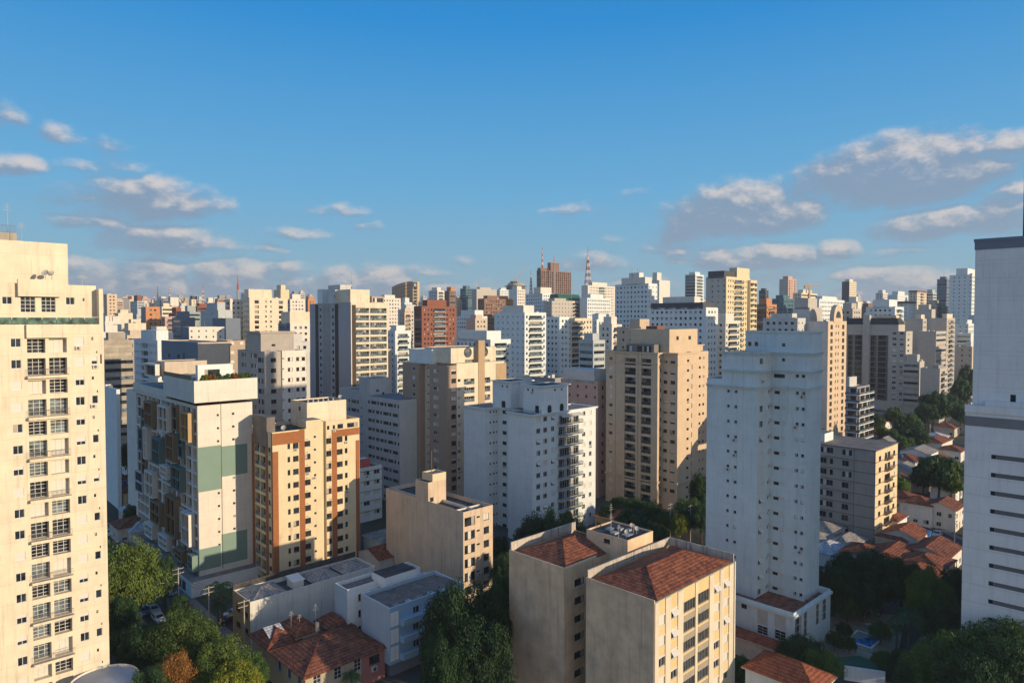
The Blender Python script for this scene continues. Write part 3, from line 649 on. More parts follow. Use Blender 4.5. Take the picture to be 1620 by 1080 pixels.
def arch(bx, u, w, h):
    mb = MB(); off = bx['y0']; pts = [(u-w/2, off-.03, bx['z0']+.1), (u+w/2, off-.03, bx['z0']+.1)]+[(u+w/2*cos(t*pi/8), off-.03, bx['z0']+h-w/2+w/2*sin(t*pi/8)) for t in range(9)]
    mb.face(pts, GL); mb.face([(p[0]+(p[0]-u)*.12, p[1]+.02, p[2]+.05) for p in pts], STAINW); b.part(mb, 'arched_door')
for x in (597, 674): arch(P1, b.u('R', X6(x), 640, y0p), 1.5, 2.3)
b.grid(P1, 'R', [(X6(626), X6(638)), (X6(670), X6(680))], Y6(100), Y6(113), 1, 3, 'd', FRD, var=0); b.win(P1, 'L', P1['y0']+1, P1['y0']+2.4, zT, zT+1.9, 'd', FRD, var=0)
for q in (.45, .7): b.win(P1, 'L', P1['y0']+(P1['y1']-P1['y0'])*q, P1['y0']+(P1['y1']-P1['y0'])*q+.6, zp-1.6, zp-1.0, 'd', FRD, var=0)
for q in (.15, .4): b.win(P2, 'L', P2['y0']+(P2['y1']-P2['y0'])*q, P2['y0']+(P2['y1']-P2['y0'])*q+.6, zp-1.5, zp-.9, 'd', FRD, var=0)
b.win(P2, 'L', P2['y0']+2, P2['y0']+3.6, zT, zT+1.9, 'd', FRD, var=0)
for k in range(6): link('railing', rail_mesh(2.4, .9, RAIL, 'bars'), b.root, (1.6+k*2.6, .35, zT))
for k in range(5): link('railing', rail_mesh(2.0, .9, RAIL, 'bars'), b.root, (.4, 1.4+k*2.1, zT), (0, 0, pi/2))
mb = MB()
ub = b.u('R', X6(660), 655); uc = b.u('R', X6(790), 655); za = b.zz('R', X6(655), Y6(262))
for q0, q1 in ((ub, (ub+uc)/2-.1), ((ub+uc)/2+.1, uc)): mb.face([(q0, -.01, za), (q1, -.01, za), (q1, -1.4, za-.75), (q0, -1.4, za-.75)], pbr('awning_canvas', (.5, .5, .47), .8))
b.part(mb, 'awning'); b.dish(5, 7, zp+.2, 1.3, -2.0); b.finish()

# ---- small beige block in front of it
b = Bld('apartment_building', 'low beige block with stained blank side wall, dark roof and a masted stair tower', 732.9, 810, 140, 46, wallm=BEIGE2)
X7 = lambda x: 600+x/4.5; Y7 = lambda y: 720+y/4.5
D = b.u('L', 610.7, 775); W = b.u('R', 779.6, 800); zT = b.z
A = b.box(0, W, .004, D, 0, zT, par=.9, roof=ROOFD)
mb = MB(); mb.box(-.004, W*.42, -.05, 0, 0, zT-.02, pbr('band_pale', (.50, .50, .46))); 
b.grid(A, 'R', [(X7(607), X7(680))], Y7(438), Y7(500), 8, 2.9, 'g', FRD, depth=.12); b.grid(A, 'R', [(X7(693), X7(716))], Y7(431), Y7(444), 8, 2.9, 'd', FRD); b.grid(A, 'R', [(X7(743), X7(781))], Y7(410), Y7(458), 8, 2.9, 'w', FRD)
for x in (683, 725): 
    mb = MB(); uq = b.u('R', X7(x), 830); mb.box(uq-.05, uq+.05, -.06, -.002, 0, zT, CREAM); b.part(mb, 'pilaster')
vB = b.u('L', X7(258), Y7(250)); vA_ = b.u('L', X7(348), Y7(280)); z2 = b.zz('L', X7(348), Y7(195)); xw = b.u('R', X7(475), Y7(200), vA_); xw2 = b.u('R', X7(390), Y7(200), vA_)
b.box(-.003, xw, vA_, vB, zT-.9, z2, BEIGE2, par=.2, roof=ROOFD, part='stair_tower')
T = b.box(1.2, xw, vA_-.02, vB-.9, z2+.002, b.zz('R', X7(390), Y7(132), vA_), CREAM, par=.3, roof=ROOFC, part='stair_tower')
b.win(b.boxes[-2], 'R', xw2*.3, xw2*.3+1, zT-.2, zT+.7, 'w', FRD, var=0)
mb = MB(); mb.box(4, 4.2, .3, vA_-.1, zT-.89, zT-.3, WHITEW); mb.box(1, W-.3, 3.4, 3.6, zT-.89, zT-.35, WHITEW); mb.box(2, 2.2, vB+.3, D-.3, zT-.89, zT-.4, WHITEW); b.part(mb, 'roof_kerb')
mb = MB(); mb.cyl(2.5, vA_+2, z2+1, z2+6.5, .09, .05, pbr('mast_timber', (.25, .15, .07)), 8); b.part(mb, 'mast'); b.finish()

# ---- beige front block with tiled roofs
b = Bld('apartment_building', 'beige foreground block with two walled clay tile roofs and cream panels between white pilasters', 1035, 952.5, 92, 45.4, wallm=pbr('render_warm_beige', (.68, .50, .33), var=.26, streak=.22, bump=.03))
X8 = lambda x: 790+x/4.0; Y8 = lambda y: 810+y/4.0
W = b.u('R', 1162.5, 890); D = b.u('L', 927, 915.5); zT = b.z; FM = b.m
A = b.box(0, W, 0, D, 0, zT, par=0, roof=None, faces='LSN'); A2 = b.box(0, W, .006, .02, 0, zT, YEL, par=0, roof=None, faces='R'); A['R'] = []
cols = ((1010,1048,655,715,'sh'),(1088,1125,612,668,'sh'),(1166,1238,572,622,'mv'),(1257,1325,520,572,'mv'),(1360,1392,462,512,'sh'),(1422,1450,430,480,'sh'))
for (x0, x1, y0, y1, kd) in cols:
    if kd == 'mv':
        b.grid(A2, 'R', [(X8(x0), X8(x1))], Y8(y0-20 if x0 < 1200 else y0-22), Y8(y1), 9, 2.9, kd, FRA, depth=.2)
    else: b.grid(A2, 'R', [(X8(x0), X8(x1))], Y8(y0), Y8(y1), 9, 2.9, kd, FRW, var=[2,3,3,4,0])
for (x0, x1) in ((984,1008),(1051,1085),(1129,1163),(1240,1254),(1328,1357),(1395,1419),(1453,1479)):
    mb = MB(); mb.box(b.u('R', X8(x0), 900), min(W-.3, b.u('R', X8(x1), 900)), -.12, .003, 0, zT-.2, pbr('pilaster_paint', (.62, .56, .44), streak=.15)); b.part(mb, 'pilaster')
for (x0, x1, y) in ((1166,1238,636),(1257,1325,586)):
    zt = b.zz('R', X8((x0+x1)/2), Y8(y))
    for k in range(8):
        mb = MB(); ua, ub = b.u('R', X8(x0), 980)+.1, b.u('R', X8(x1), 980)-.1
        for q in range(6): mb.box(ua, ub, -.06, .003, zt-k*2.9-.16*q-.1, zt-k*2.9-.16*q, pbr('louvre', (.42, .38, .31)))
        b.part(mb, 'louvre_panel')
mb = MB(); mb.box(W-.28, W, -.18, .003, 0, zT+.02, WHITEW); b.part(mb, 'corner_trim')
def hip(x0, x1, y0, y1, z, h, m, parent=None, name='roof', ov=0.0, soffit=None):
    """hip roof over a rectangle; ridge along the longer side"""
    x0 -= ov; x1 += ov; y0 -= ov; y1 += ov; mb = MB(); dx, dy = x1-x0, y1-y0
    if dx >= dy: r0, r1 = (x0+dy/2, (y0+y1)/2, z+h), (x1-dy/2, (y0+y1)/2, z+h); P = [((x0,y0,z),(x1,y0,z),r1,r0), ((x1,y1,z),(x0,y1,z),r0,r1), ((x0,y1,z),(x0,y0,z),r0), ((x1,y0,z),(x1,y1,z),r1)]
    else: r0, r1 = ((x0+x1)/2, y0+dx/2, z+h), ((x0+x1)/2, y1-dx/2, z+h); P = [((x0,y0,z),(x1,y0,z),r0), ((x1,y1,z),(x0,y1,z),r1), ((x0,y1,z),(x0,y0,z),r0,r1), ((x1,y0,z),(x1,y1,z),r1,r0)]
    for p in P:
        q = list(p)
        if (Vector(q[1])-Vector(q[0])).cross(Vector(q[-1])-Vector(q[0])).z < 0: q = q[::-1]
        mb.sloped(q, m)
    rc = TILE3 if m in (TILE, TILE2, TILE3) else FRA
    for p in P:
        if len(p) == 3: mb.bar(p[0], p[2], .22, rc, .12); mb.bar(p[1], p[2], .22, rc, .12)
    mb.bar(r0, r1, .24, rc, .14)
    c = [(x0,y0),(x1,y0),(x1,y1),(x0,y1)]
    for k in range(4):
        a_, b_ = c[k], c[(k+1) % 4]; mb.face([(*a_, z-.16), (*b_, z-.16), (*b_, z), (*a_, z)], FRW if ov else m)
    mb.face([(*q, z-.16) for q in c], FRW)
    return mb.build(name, parent)
hip(.9, W-.7, .05, D-.9, zT+.02, 1.9, TILE, b.root)
mb = MB(); mb.box(-.0, .22, 0, D, zT+.003, zT+.25, FM); b.part(mb, 'parapet')
mb = MB(); mb.box(W-.5, W-.28, 0, D-.23, zT+.003, zT+1.3, STAINW); mb.box(.23, W-.28, D-.22, D, zT+.003, zT+1.3, STAINW); mb.box(.23, W-.5, -.1, .05, zT-.1, zT+.03, pbr('gutter_green', (.2, .25, .2))); b.part(mb, 'parapet')
# rear-left wing
y1_, y2_ = b.u('L', 892.5, 901, .35), 0; xB0 = .35
D2 = b.u('L', 805.5, 872.5, .35); x2 = b.u('R', 943, 885, y1_)
LW = b.box(.35, x2+9, y1_, D2, 0, zT, FM, par=0, roof=None); b.grid(LW, 'R', [(X8(476), X8(538))], Y8(415), Y8(462), 9, 2.9, 'g', FRD, var=0, depth=.2)
b.grid(LW, 'R', [(X8(574), X8(606))], Y8(380), Y8(405), 9, 2.9, 'd', FRD, var=0)
hip(1.2, x2+8.4, y1_+.3, D2-1.0, zT+.02, 2.0, TILE, b.root)
mb = MB(); mb.box(.35, .57, y1_, D2, zT+.003, zT+.3, FM); mb.box(.58, x2+9, D2-.22, D2, zT+.003, zT+1.5, STAINW); mb.box(.58, x2, y1_-.06, y1_+.14, zT+.003, zT+.35, CREAM); b.part(mb, 'parapet')
# stair block
ys = D+.003; S0 = b.u('R', 993, 856, y1_-4.0); ysb = y1_-4.0
S1 = b.u('R', 1033, 840, ysb); zS = b.zz('R', 993, 854.5, ysb); yS2 = b.u('L', 928, 836, S0)
ST = b.box(S0, S1, ysb, yS2, 0, zS, FM, par=.25, roof=ROOFD, part='stair_tower')
b.grid(ST, 'L', [(X8(660), X8(700))], Y8(168), Y8(195), 1, 3, 'w', FRD, var=0)
b.box(S0+2, S1+6, D+.004, ysb-.004, 0, zT-.5, CREAM, par=.2, roof=ROOFC)
for (q, r, s_) in ((1.4, 1.5, .36), (3.6, 1.3, .4), (4.4, 3, .36)): b.dish(S0+q*1.2, ysb+r, zS-.2, s_)
for (q, r, h) in ((1.5, 4.5, 3.5), (3.5, 6, 4.5), (.8, 2.4, 2.2), (4.4, 2, 1.6)): b.antenna(S0+q, ysb+r, zS-.25, h)
mb = MB()
for (q, r, w, h) in ((1.4, 3.6, 1.2, .3), (3.8, 4.2, .9, .35), (4.6, 3, .8, .3), (2.6, 5.5, 1.3, .25), (2.2, 1.6, 1.6, .12)): mb.box(S0+q, S0+q+w, ysb+r, ysb+r+w*.8, zS-.24, zS-.24+h, STEEL)
b.part(mb, 'roof_equipment'); b.finish()

# ---- pale blue-white tower right of centre
b = Bld('apartment_tower', 'tall pale tower with stepped corners and moulded bands, standing in shade right of centre', 1198.4, 615.8, 127, 46.5, wallm=pbr('paint_powder_white', (.56, .65, .66), var=.08, streak=.14, joint=1.45))
X9 = lambda x: 1100+x/4.318; Y9 = lambda y: 510+y/4.318
D = b.u('L', 1118.5, 608.4); a_ = b.u('R', 1219, 613); c_ = b.u('L', 1276, 617.7, a_); W2 = b.u('R', 1299.6, 612, c_)
z0c = b.z; zA1 = b.zz('R', X9(425), Y9(210)); vt = b.u('L', X9(182), Y9(330)); zLow = b.zz('L', X9(90), Y9(378))
A = b.box(0, W2+5, 0, vt, 4, zA1, par=.5); A3 = b.box(0, W2+4, vt+.002, D, 4, zLow, par=.6)
zB = b.zz('R', 1276, 524.4, c_)
B_ = b.box(a_, W2, c_, -.003, 4, zB, par=.2, roof=ROOFC); Bp = b.box(a_+.003, W2-.3, .003, 5.2, zA1+.003, zB-.003, par=.2)
Hs = [b.zz('R', 1198, Y9(y)) for y in (457, 345, 222)]
for i, h in enumerate(Hs):
    d0 = D if i == 0 else vt
    for (q, r, pr) in ((-.25, .22, .12), (0, .3, .26), (.3, .2, .5)):
        mb = MB(); mb.box(-pr, -.002, -pr, d0, h+q, h+q+r-.002, b.m); mb.box(-.002, a_-pr, -pr, -.002, h+q, h+q+r-.002, b.m)
        mb.box(a_-pr, a_-.002, c_-pr, -.002-pr, h+q, h+q+r-.002, b.m); mb.box(a_-.002, W2+pr, c_-pr, c_-.002, h+q, h+q+r-.002, b.m); mb.box(W2+.002, W2+pr, c_, 0, h+q, h+q+r-.002, b.m); b.part(mb, 'cornice')
mb = MB(); mb.box(a_-.2, W2+.2, c_-.2, c_-.002, zB-.3, zB+.05, b.m); mb.box(a_-.2, a_-.002, c_-.002, 5.2, zB-.3, zB+.05, b.m); b.part(mb, 'cornice')
b.grid(A, 'L', [(X9(218), X9(236)), (X9(268), X9(288))], Y9(457), Y9(477), 18, 2.9, 'w', FRA, var=[0, 0, 0, 3])
b.grid(A, 'R', [(X9(441), X9(465))], Y9(463), Y9(507), 18, 2.9, 'sh', FRW, var=[0,2,3,3]); b.grid(A, 'R', [(X9(499), X9(509))], Y9(460), Y9(487), 18, 2.9, 'w', FRW)
b.grid(A, 'R', [(X9(441), X9(465)), (X9(487), X9(508))], Y9(347), Y9(390), 1, 2.9, 'w', FRW); b.grid(A, 'R', [(X9(441), X9(465)), (X9(487), X9(508))], Y9(245), Y9(285), 1, 2.9, 'w', FRW, var=[0, 3])
b.grid(B_, 'L', [(X9(538), X9(615))], Y9(466), Y9(492), 18, 2.9, 'g', FRW, var=1); b.grid(B_, 'L', [(X9(686), X9(708)), (X9(727), X9(749))], Y9(470), Y9(492), 18, 2.9, 'w', FRA, var=[0, 0, 5, 3])
b.grid(B_, 'L', [(X9(536), X9(612))], Y9(352), Y9(378), 1, 2.9, 'g', FRD, var=0); b.grid(B_, 'L', [(X9(686), X9(708)), (X9(727), X9(749))], Y9(354), Y9(376), 1, 2.9, 'd', FRD, var=0)
b.grid(B_, 'L', [(X9(592), X9(613))], Y9(244), Y9(266), 1, 2.9, 'd', FRD, var=0); b.grid(B_, 'L', [(X9(592), X9(615))], Y9(142), Y9(165), 1, 2.9, 'd', FRD, var=0)
mb = MB()
for k in range(17):
    mb.box(a_-.5, a_-.03, -.35, -.02, Hs[0]-.6-k*2.9, Hs[0]-.1-k*2.9, RAILW)
b.part(mb, 'air_conditioner')
b.grid(Bp, 'L', [(X9(357), X9(383)), (X9(402), X9(430))], Y9(130), Y9(163), 1, 2.9, 'w', FRW, var=0)
# podium
xP = b.u('R', 1314, 935, c_-2.2); pz = b.zz('R', 1255.6, 970, c_-2.2); dz_ = b.u('L', 1163.7, 948, -2.2)
x0P = b.u('R', 1255.6, 975, c_-2.2)
PD = b.box(x0P, xP, c_-2.2, max(dz_, D+1), -3, pz, par=1.2, roof=TILE2, part='podium'); b.cornice(PD['x0'], PD['x1'], PD['y0'], PD['y1'], pz-.9, .5, .3)
b.box(.2, W2+3, c_+.5, D-.5, pz-1.2, 4.01, par=0, roof=None)
PX = lambda x: 1100+x/3.375; PY = lambda y: 760+y/3.375
for (x0, x1, y0, y1, kd) in ((330, 386, 692, 770, 'lv'), (330, 386, 775, 822, 'st'), (422, 482, 716, 795, 'lv'), (422, 482, 800, 850, 'st')): b.grid(PD, 'L', [(PX(x0), PX(x1))], PY(y0), PY(y1), 1, 3, kd, FRW if kd == 'st' else GREYL, var=0, depth=.2)
for (x0, x1, y0, y1) in ((534, 572, 728, 850), (580, 600, 700, 830), (645, 664, 650, 770), (680, 702, 622, 745)): b.grid(PD, 'R', [(PX(x0), PX(x1))], PY(y0), PY(y1), 1, 3, 'st', FRW, var=2, depth=.2)
b.grid(PD, 'L', [(PX(245), PX(275))], PY(658), PY(682), 1, 3, 'g', FRD, var=0)
b.dish(3, 8, zA1-.5, .5); b.finish()

# ---- tan balcony tower behind
b = Bld('apartment_tower', 'tan tower with two columns of dark recessed balconies and layered cornices', 1072.3, 560, 198, 46, wallm=pbr('paint_sand', (.58, .45, .31), streak=.08))
XA = lambda x: 940+x/3.273; YA = lambda y: 500+y/3.273
a_ = -(b.u('R', 1048.5, 565, 0)*0+2.6); W = b.u('R', 1094, 560); zT = b.z; vA_ = b.u('L', 1048.5, 562); D = b.u('L', 959, 556.5, a_)
A = b.box(0, W+4, 0, vA_, 0, zT, par=.6, roof=ROOFC); B_ = b.box(a_, W+2, vA_+.003, D, 0, zT+.3, par=.6)
C_ = b.box(W+4.003, W+14, 2.5, D-4, 0, zT+.2, par=.6)
b.grid(A, 'L', [(XA(360), XA(380)), (XA(396), XA(420))], YA(230), YA(247), 14, 2.9, 'w', FRD); b.grid(A, 'R', [(XA(481), XA(492))], YA(224), YA(237), 15, 2.9, 'd', FRD, var=0); b.grid(A, 'R', [(XA(504), XA(509))], YA(250), YA(275), 14, 2.9, 'd', FRD, var=3)
b.grid(B_, 'L', [(XA(78), XA(95))], YA(210), YA(228), 15, 2.9, 'w', FRW, var=[0, 3, 3, 2]); b.grid(B_, 'L', [(XA(160), XA(217)), (XA(246), XA(295))], YA(217), YA(253), 15, 2.9, 'b', FRD, depth=1.2, extra=('rail', GL, 'glass', .95), name='balcony_door')
b.grid(C_, 'R', [(XA(519), XA(529)), (XA(543), XA(552)), (XA(562), XA(571))], YA(212), YA(225), 15, 2.9, 'd', FRD, var=[0, 3])
b.grid(B_, 'R', [(XA(342), XA(348))], YA(220), YA(240), 15, 2.9, 'd', FRD)
for (h, q) in ((zT-.1, .4), (zT-3.2, .2), (9.5, .3)):
    mb = MB(); mb.box(-q, W+4, -q, -.002, h, h+.4, b.m); mb.box(-q, -.002, -.002, vA_-q, h, h+.4, b.m); mb.box(a_-q, -q-.002, vA_-q, vA_-.002, h, h+.4, b.m); mb.box(a_-q, a_-.002, vA_-.002, D+q, h, h+.4, b.m); b.part(mb, 'cornice')
for x in (107, 155, 222, 240): 
    mb = MB(); vq = b.u('L', XA(x), 600, a_); mb.box(a_-.2, a_-.003, vq-.35, vq+.35, 0, zT-.2, b.m); b.part(mb, 'pilaster')
y0 = 4; P = b.box(b.u('R', XA(390), 522, y0), b.u('R', XA(535), 520, y0), y0, y0+14, zT-.3, b.zz('R', XA(390), YA(68), y0), par=.2); b.grid(P, 'R', [(XA(426), XA(438)), (XA(488), XA(501))], YA(104), YA(122), 1, 3, 'w', FRD, var=0)
P2 = b.box(P['x1']+.003, P['x1']+5, y0+1, y0+10, zT-.3, zT+2.2, par=.2); b.cornice(P2['x0'], P2['x1'], P2['y0'], P2['y1'], P2['z1']-.3, .3, .4)
P3 = b.box(a_+1, P['x0']-.01, vA_+2, D-7, zT-.3, zT+2.6, pbr('dark_glazed_terrace', (.2, .19, .17)), par=.2); b.win(P3, 'L', vA_+3, vA_+8, zT+.3, zT+2.1, 'g', FRD, var=0); b.win(P3, 'L', vA_+10, vA_+14, zT+.3, zT+2.1, 'g', FRD, var=1)
b.box(P['x0']+1, P['x0']+5, y0+5, y0+9, P['z1']-.2, P['z1']+.9, BRKR, par=.1)
b.finish()

# ---- grey slab left of the white twin tower
b = Bld('apartment_building', 'grey slab with horizontal window bands and a blank pale end wall in the shade', 632.2, 633, 208, 46, wallm=GREYL)
XB = lambda x: 540+x/5.4; YB = lambda y: 560+y/5.4
D = b.u('L', XB(222), YB(355)); W = b.u('R', 679.8, 628.5); zT = b.z; D2 = b.u('L', XB(155), YB(350)); D3 = b.u('L', 530, 618)
A = b.box(0, W, 0, D, 0, zT, par=0, roof=ROOFC); 
b.grid(A, 'L', [(XB(228), XB(322)), (XB(330), XB(492))], YB(433), YB(463), 16, 2.9, 'g', FRA, depth=.12, xref=XB(492))
b.grid(A, 'R', [(XB(657), XB(725))], YB(440), YB(475), 16, 2.9, 'g', FRA, depth=.12)
zS = b.zz('R', XB(215), YB(212), D); ST = b.box(1.0, b.u('R', XB(420), YB(208), D), D+.003, D2+2, 0, zS, par=.3, part='stair_tower')
b.grid(ST, 'L', [(XB(168), XB(178))], YB(450), YB(465), 12, 2.9, 'd', FRD, var=0); b.grid(ST, 'R', [(XB(298), XB(322))], YB(303), YB(318), 1, 3, 'w', FRD, var=0); b.grid(ST, 'R', [(XB(350), XB(368))], YB(325), YB(355), 1, 3, 'd', FRD, var=0)
E = b.box(1.5, W, D2+2.003, D3, 0, zT+1, par=.5); b.grid(E, 'L', [(XB(0), XB(50)), (XB(60), XB(148))], YB(395), YB(425), 14, 2.9, 'g', FRA, depth=.12, xref=XB(148))
for x in (648, 726):
    mb = MB(); uq = b.u('R', XB(x), 700); mb.box(uq-.06, uq+.06, -.05, -.002, 0, zT, FRD); b.part(mb, 'downpipe')
b.finish()

# ---- tan brick tower with round gable windows
b = Bld('apartment_tower', 'brick and cream tower with round windows in its twin gables and glazed balconies below', 707.6, 578.5, 202, 46, wallm=CREAM)
D = b.u('L', 637, 573); zT = b.z
v1, v2 = b.u('L', XB(752), 577), b.u('L', XB(658), 576); W = b.u('R', 797, 572); W1 = b.u('R', XB(985), 578)
A = b.box(0, W1, 0, v1, 0, zT, BRKT, par=.2); Bq = b.box(2.5, W1, v1+.003, v2, 0, zT-.01, CREAM2, par=.2); Cq = b.box(0, W1, v2+.003, D, 0, zT, BRKT, par=.2)
b.grid(A, 'L', [(XB(785), XB(812)), (XB(818), XB(828))], YB(128), YB(157), 14, 2.68, 'w', FRW, var=[0, 3, 3]); b.grid(Cq, 'L', [(XB(606), XB(630))], YB(110), YB(140), 14, 2.68, 'w', FRW, var=[0, 3]); b.grid(Bq, 'L', [(XB(736), XB(748))], YB(112), YB(124), 14, 2.68, 'd', FRD, var=0)
XC = lambda x: 700+x/4.5; YC = lambda y: 380+y/4.5
M = b.box(W1+.003, W, 0, v1, 0, zT+.5, CREAM2, par=.2)
b.grid(A, 'R', [(XB(940), XB(980))], YB(132), YB(170), 15, 2.68, 'w', FRD, var=[0, 3, 2]); b.grid(M, 'R', [(XB(995), XB(1018))], YB(212), YB(238), 13, 2.68, 'd', FRW, var=[0, 3])
y0 = 1.6; G = b.box(b.u('R', XC(60), 560, y0), b.u('R', XC(380), 560, y0), y0, v1+6, zT+.51, b.zz('R', XC(135), YC(765), y0), CREAM2, par=.2)
b.grid(M, 'R', [(XC(152), XC(228)), (XC(278), XC(340))], YC(985), YC(1025), 12, 2.68, 'b', FRW, depth=.9, extra=('rail', GLB, 'glass', .95), name='balcony_door')
for (xa, xb) in ((160, 230), (276, 336)): b.win(G, 'R', b.u('R', XC(xa), 570, y0), b.u('R', XC(xb), 570, y0), b.zz('R', XC(xa), YC(960), y0), b.zz('R', XC(xa), YC(850), y0), 'gr', FRW, var=1, depth=.4)
def roundwin(px, py, r, off):
    u, z = b.hit('R', XC(px), YC(py), off); mb = MB(); n = 20
    mb.face([(u+r*cos(2*pi*k/n), off-.06, z+r*sin(2*pi*k/n)) for k in range(n)], GLB)
    for k in range(n):
        p, q = 2*pi*k/n, 2*pi*(k+1)/n; mb.face([(u+r*cos(p), off-.12, z+r*sin(p)), (u+r*cos(q), off-.12, z+r*sin(q)), (u+r*.8*cos(q), off-.12, z+r*.8*sin(q)), (u+r*.8*cos(p), off-.12, z+r*.8*sin(p))], FRD)
        mb.face([(u+r*cos(p), off-.12, z+r*sin(p)), (u+r*cos(q), off-.12, z+r*sin(q)), (u+r*cos(q), off-.01, z+r*sin(q)), (u+r*cos(p), off-.01, z+r*sin(p))], FRD)
    b.part(mb, 'round_window')
roundwin(180, 798, 1.55, y0); roundwin(297, 793, 1.55, y0)
mb = MB(); ua, ub = b.u('R', XC(230), 560, y0), b.u('R', XC(275), 560, y0); mb.box(ua, ub, -.15, y0-.003, 0, b.zz('R', XC(250), YC(712), 0), brick_mat('brick_buff', (.50, .36, .22), (.42, .30, .18))); b.part(mb, 'chimney_shaft')
mb = MB(); ua, ub = b.u('R', XC(380), 580), b.u('R', XC(437), 580); mb.box(ua, ub+1, -.1, v1-1, 0, b.zz('R', XC(400), YC(875)), brick_mat('brick_buff', (.50, .36, .22), (.42, .30, .18))); b.part(mb, 'side_wing')
b.box(b.u('L', 662, 548, 3)*0+1, 12, v1+.1, v1+12, zT, zT+4.5, WHITEC, par=.2); 
b.finish()

# ---- grey tower with long balconies (490-615)
b = Bld('apartment_tower', 'tall grey tower with wide cream framed balconies and dark vertical strips on its side', 555, 478, 270, 46, wallm=pbr('paint_mid_grey', (.36, .35, .36), var=.05))
XD = lambda x: 420+x/5.4; YD = lambda y: 430+y/5.4
D = b.u('L', 490, 480); W = b.u('R', 613.5, 481); zT = b.z
R1 = b.box(0, W, 0, 10, 0, zT, CREAM2, par=.4, faces='RSN'); A = b.box(-.02, W-.5, .01, D, 0, zT-.1, par=.4, faces='LN')
for (xa, xb, m) in ((428,452,FRD),(490,552,GREY),(595,622,FRD)):
    va, vb = b.u('L', XD(xb), 500), b.u('L', XD(xa), 500); mb = MB(); mb.box(-.16, -.021, va, vb, 0, zT-.5, m if m != FRD else pbr('paint_dark_brown', (.06, .045, .035))); b.part(mb, 'vertical_strip')
mb = MB(); mb.box(.4, 2.2, -.06, -.003, 0, zT-1, pbr('paint_dark_brown', (.06, .045, .035))); b.part(mb, 'vertical_strip')
for (xa, xb) in ((462, 476), (568, 584)): b.grid(A, 'L', [(XD(xa), XD(xb))], YD(310), YD(335), 16, 2.9, 'd', FRD, var=0)
b.grid(R1, 'R', [(XD(752), XD(885)), (XD(892), XD(1034))], YD(308), YD(352), 17, 2.9, 'b', FRW, depth=1.1, extra=('rail', GLB, 'glass', 1.0), name='balcony_door')
P = b.box(b.u('R', XD(725), 460, 2), b.u('R', XD(890), 460, 2), 2, 12, zT-.4, b.zz('R', XD(725), YD(148), 2), CREAM2, par=.3); P2 = b.box(-.01, 9, 12.003, b.u('L', XD(535), 460), zT-.1, P['z1']+.1, par=.3, m=GREYL)
b.grid(P2, 'L', [(XD(588), XD(606)), (XD(658), XD(676))], YD(198), YD(222), 1, 3, 'd', FRD, var=0)
b.box(P['x1']+.5, W-1, 1.2, 8, zT-.3, zT+2.6, pbr('paint_dark_tan', (.40, .32, .24)), par=.2); q = b.boxes[-1]; b.win(q, 'R', q['x0']+.5, q['x1']-.5, zT+.2, zT+2.0, 'g', FRW, var=1)
b.box(1, 6, D-9, D-5, zT, zT+6, WHITEC, par=.1); b.box(2, 7, b.u('L', XD(600), 450), b.u('L', XD(560), 450)+6, P['z1'], P['z1']+2.2, GREYL, par=.1); b.antenna(6, 8, P['z1'], 6)
b.finish()

# ---- taupe tower with white banded wing (377-487)
b = Bld('apartment_building', 'taupe block with a plain penthouse and a white banded wing with reddish windows', 418.5, 556, 188, 46, wallm=pbr('paint_taupe', (.38, .35, .31)))
XE = lambda x: 150+x/5.4; YE = lambda y: 400+y/5.4
D = b.u('L', 376, 556); zT = b.z; W1 = b.u('R', 445, 555); W = b.u('R', 483, 554)
A = b.box(0, W1, 0, D, 0, zT, par=.3); Bq = b.box(W1+.003, W, -.5, 6, 0, b.zz('R', 460, 554), WHITEW, par=.3)
RW = pbr('frame_red_brown', (.22, .07, .04)); 
b.grid(A, 'R', [(XD(45), XD(90))], YD(735), YD(770), 14, 2.9, 'w', RW, var=0); b.grid(Bq, 'R', [(XD(190), XD(232)), (XD(262), XD(338))], YD(730), YD(764), 14, 2.9, 'g', RW, var=1); b.grid(Bq, 'R', [(XD(140), XD(157))], YD(735), YD(745), 14, 2.9, 'd', FRD)
b.grid(A, 'L', [(XE(1395), XE(1440))], YE(895), YE(935), 14, 2.9, 'g', FRD); b.grid(A, 'L', [(XE(1250), XE(1290)), (XE(1330), XE(1385))], YE(850), YE(890), 14, 2.9, 'g', FRW)
P = b.box(b.u('R', XE(1418), 540, 2), b.u('R', XE(1700), 540, 2), 2, 2+(b.u('L', XE(1300), 530, 0)-b.u('L', XE(1418), 530, 0)), zT-.3, b.zz('R', XE(1418), YE(672), 2), par=.3)
b.grid(P, 'R', [(XE(1510), XE(1542))], YE(778), YE(797), 1, 3, 'd', FRD); b.cornice(P['x0'], P['x1'], P['y0'], P['y1'], P['z1']-.5, .55, .4); b.finish()

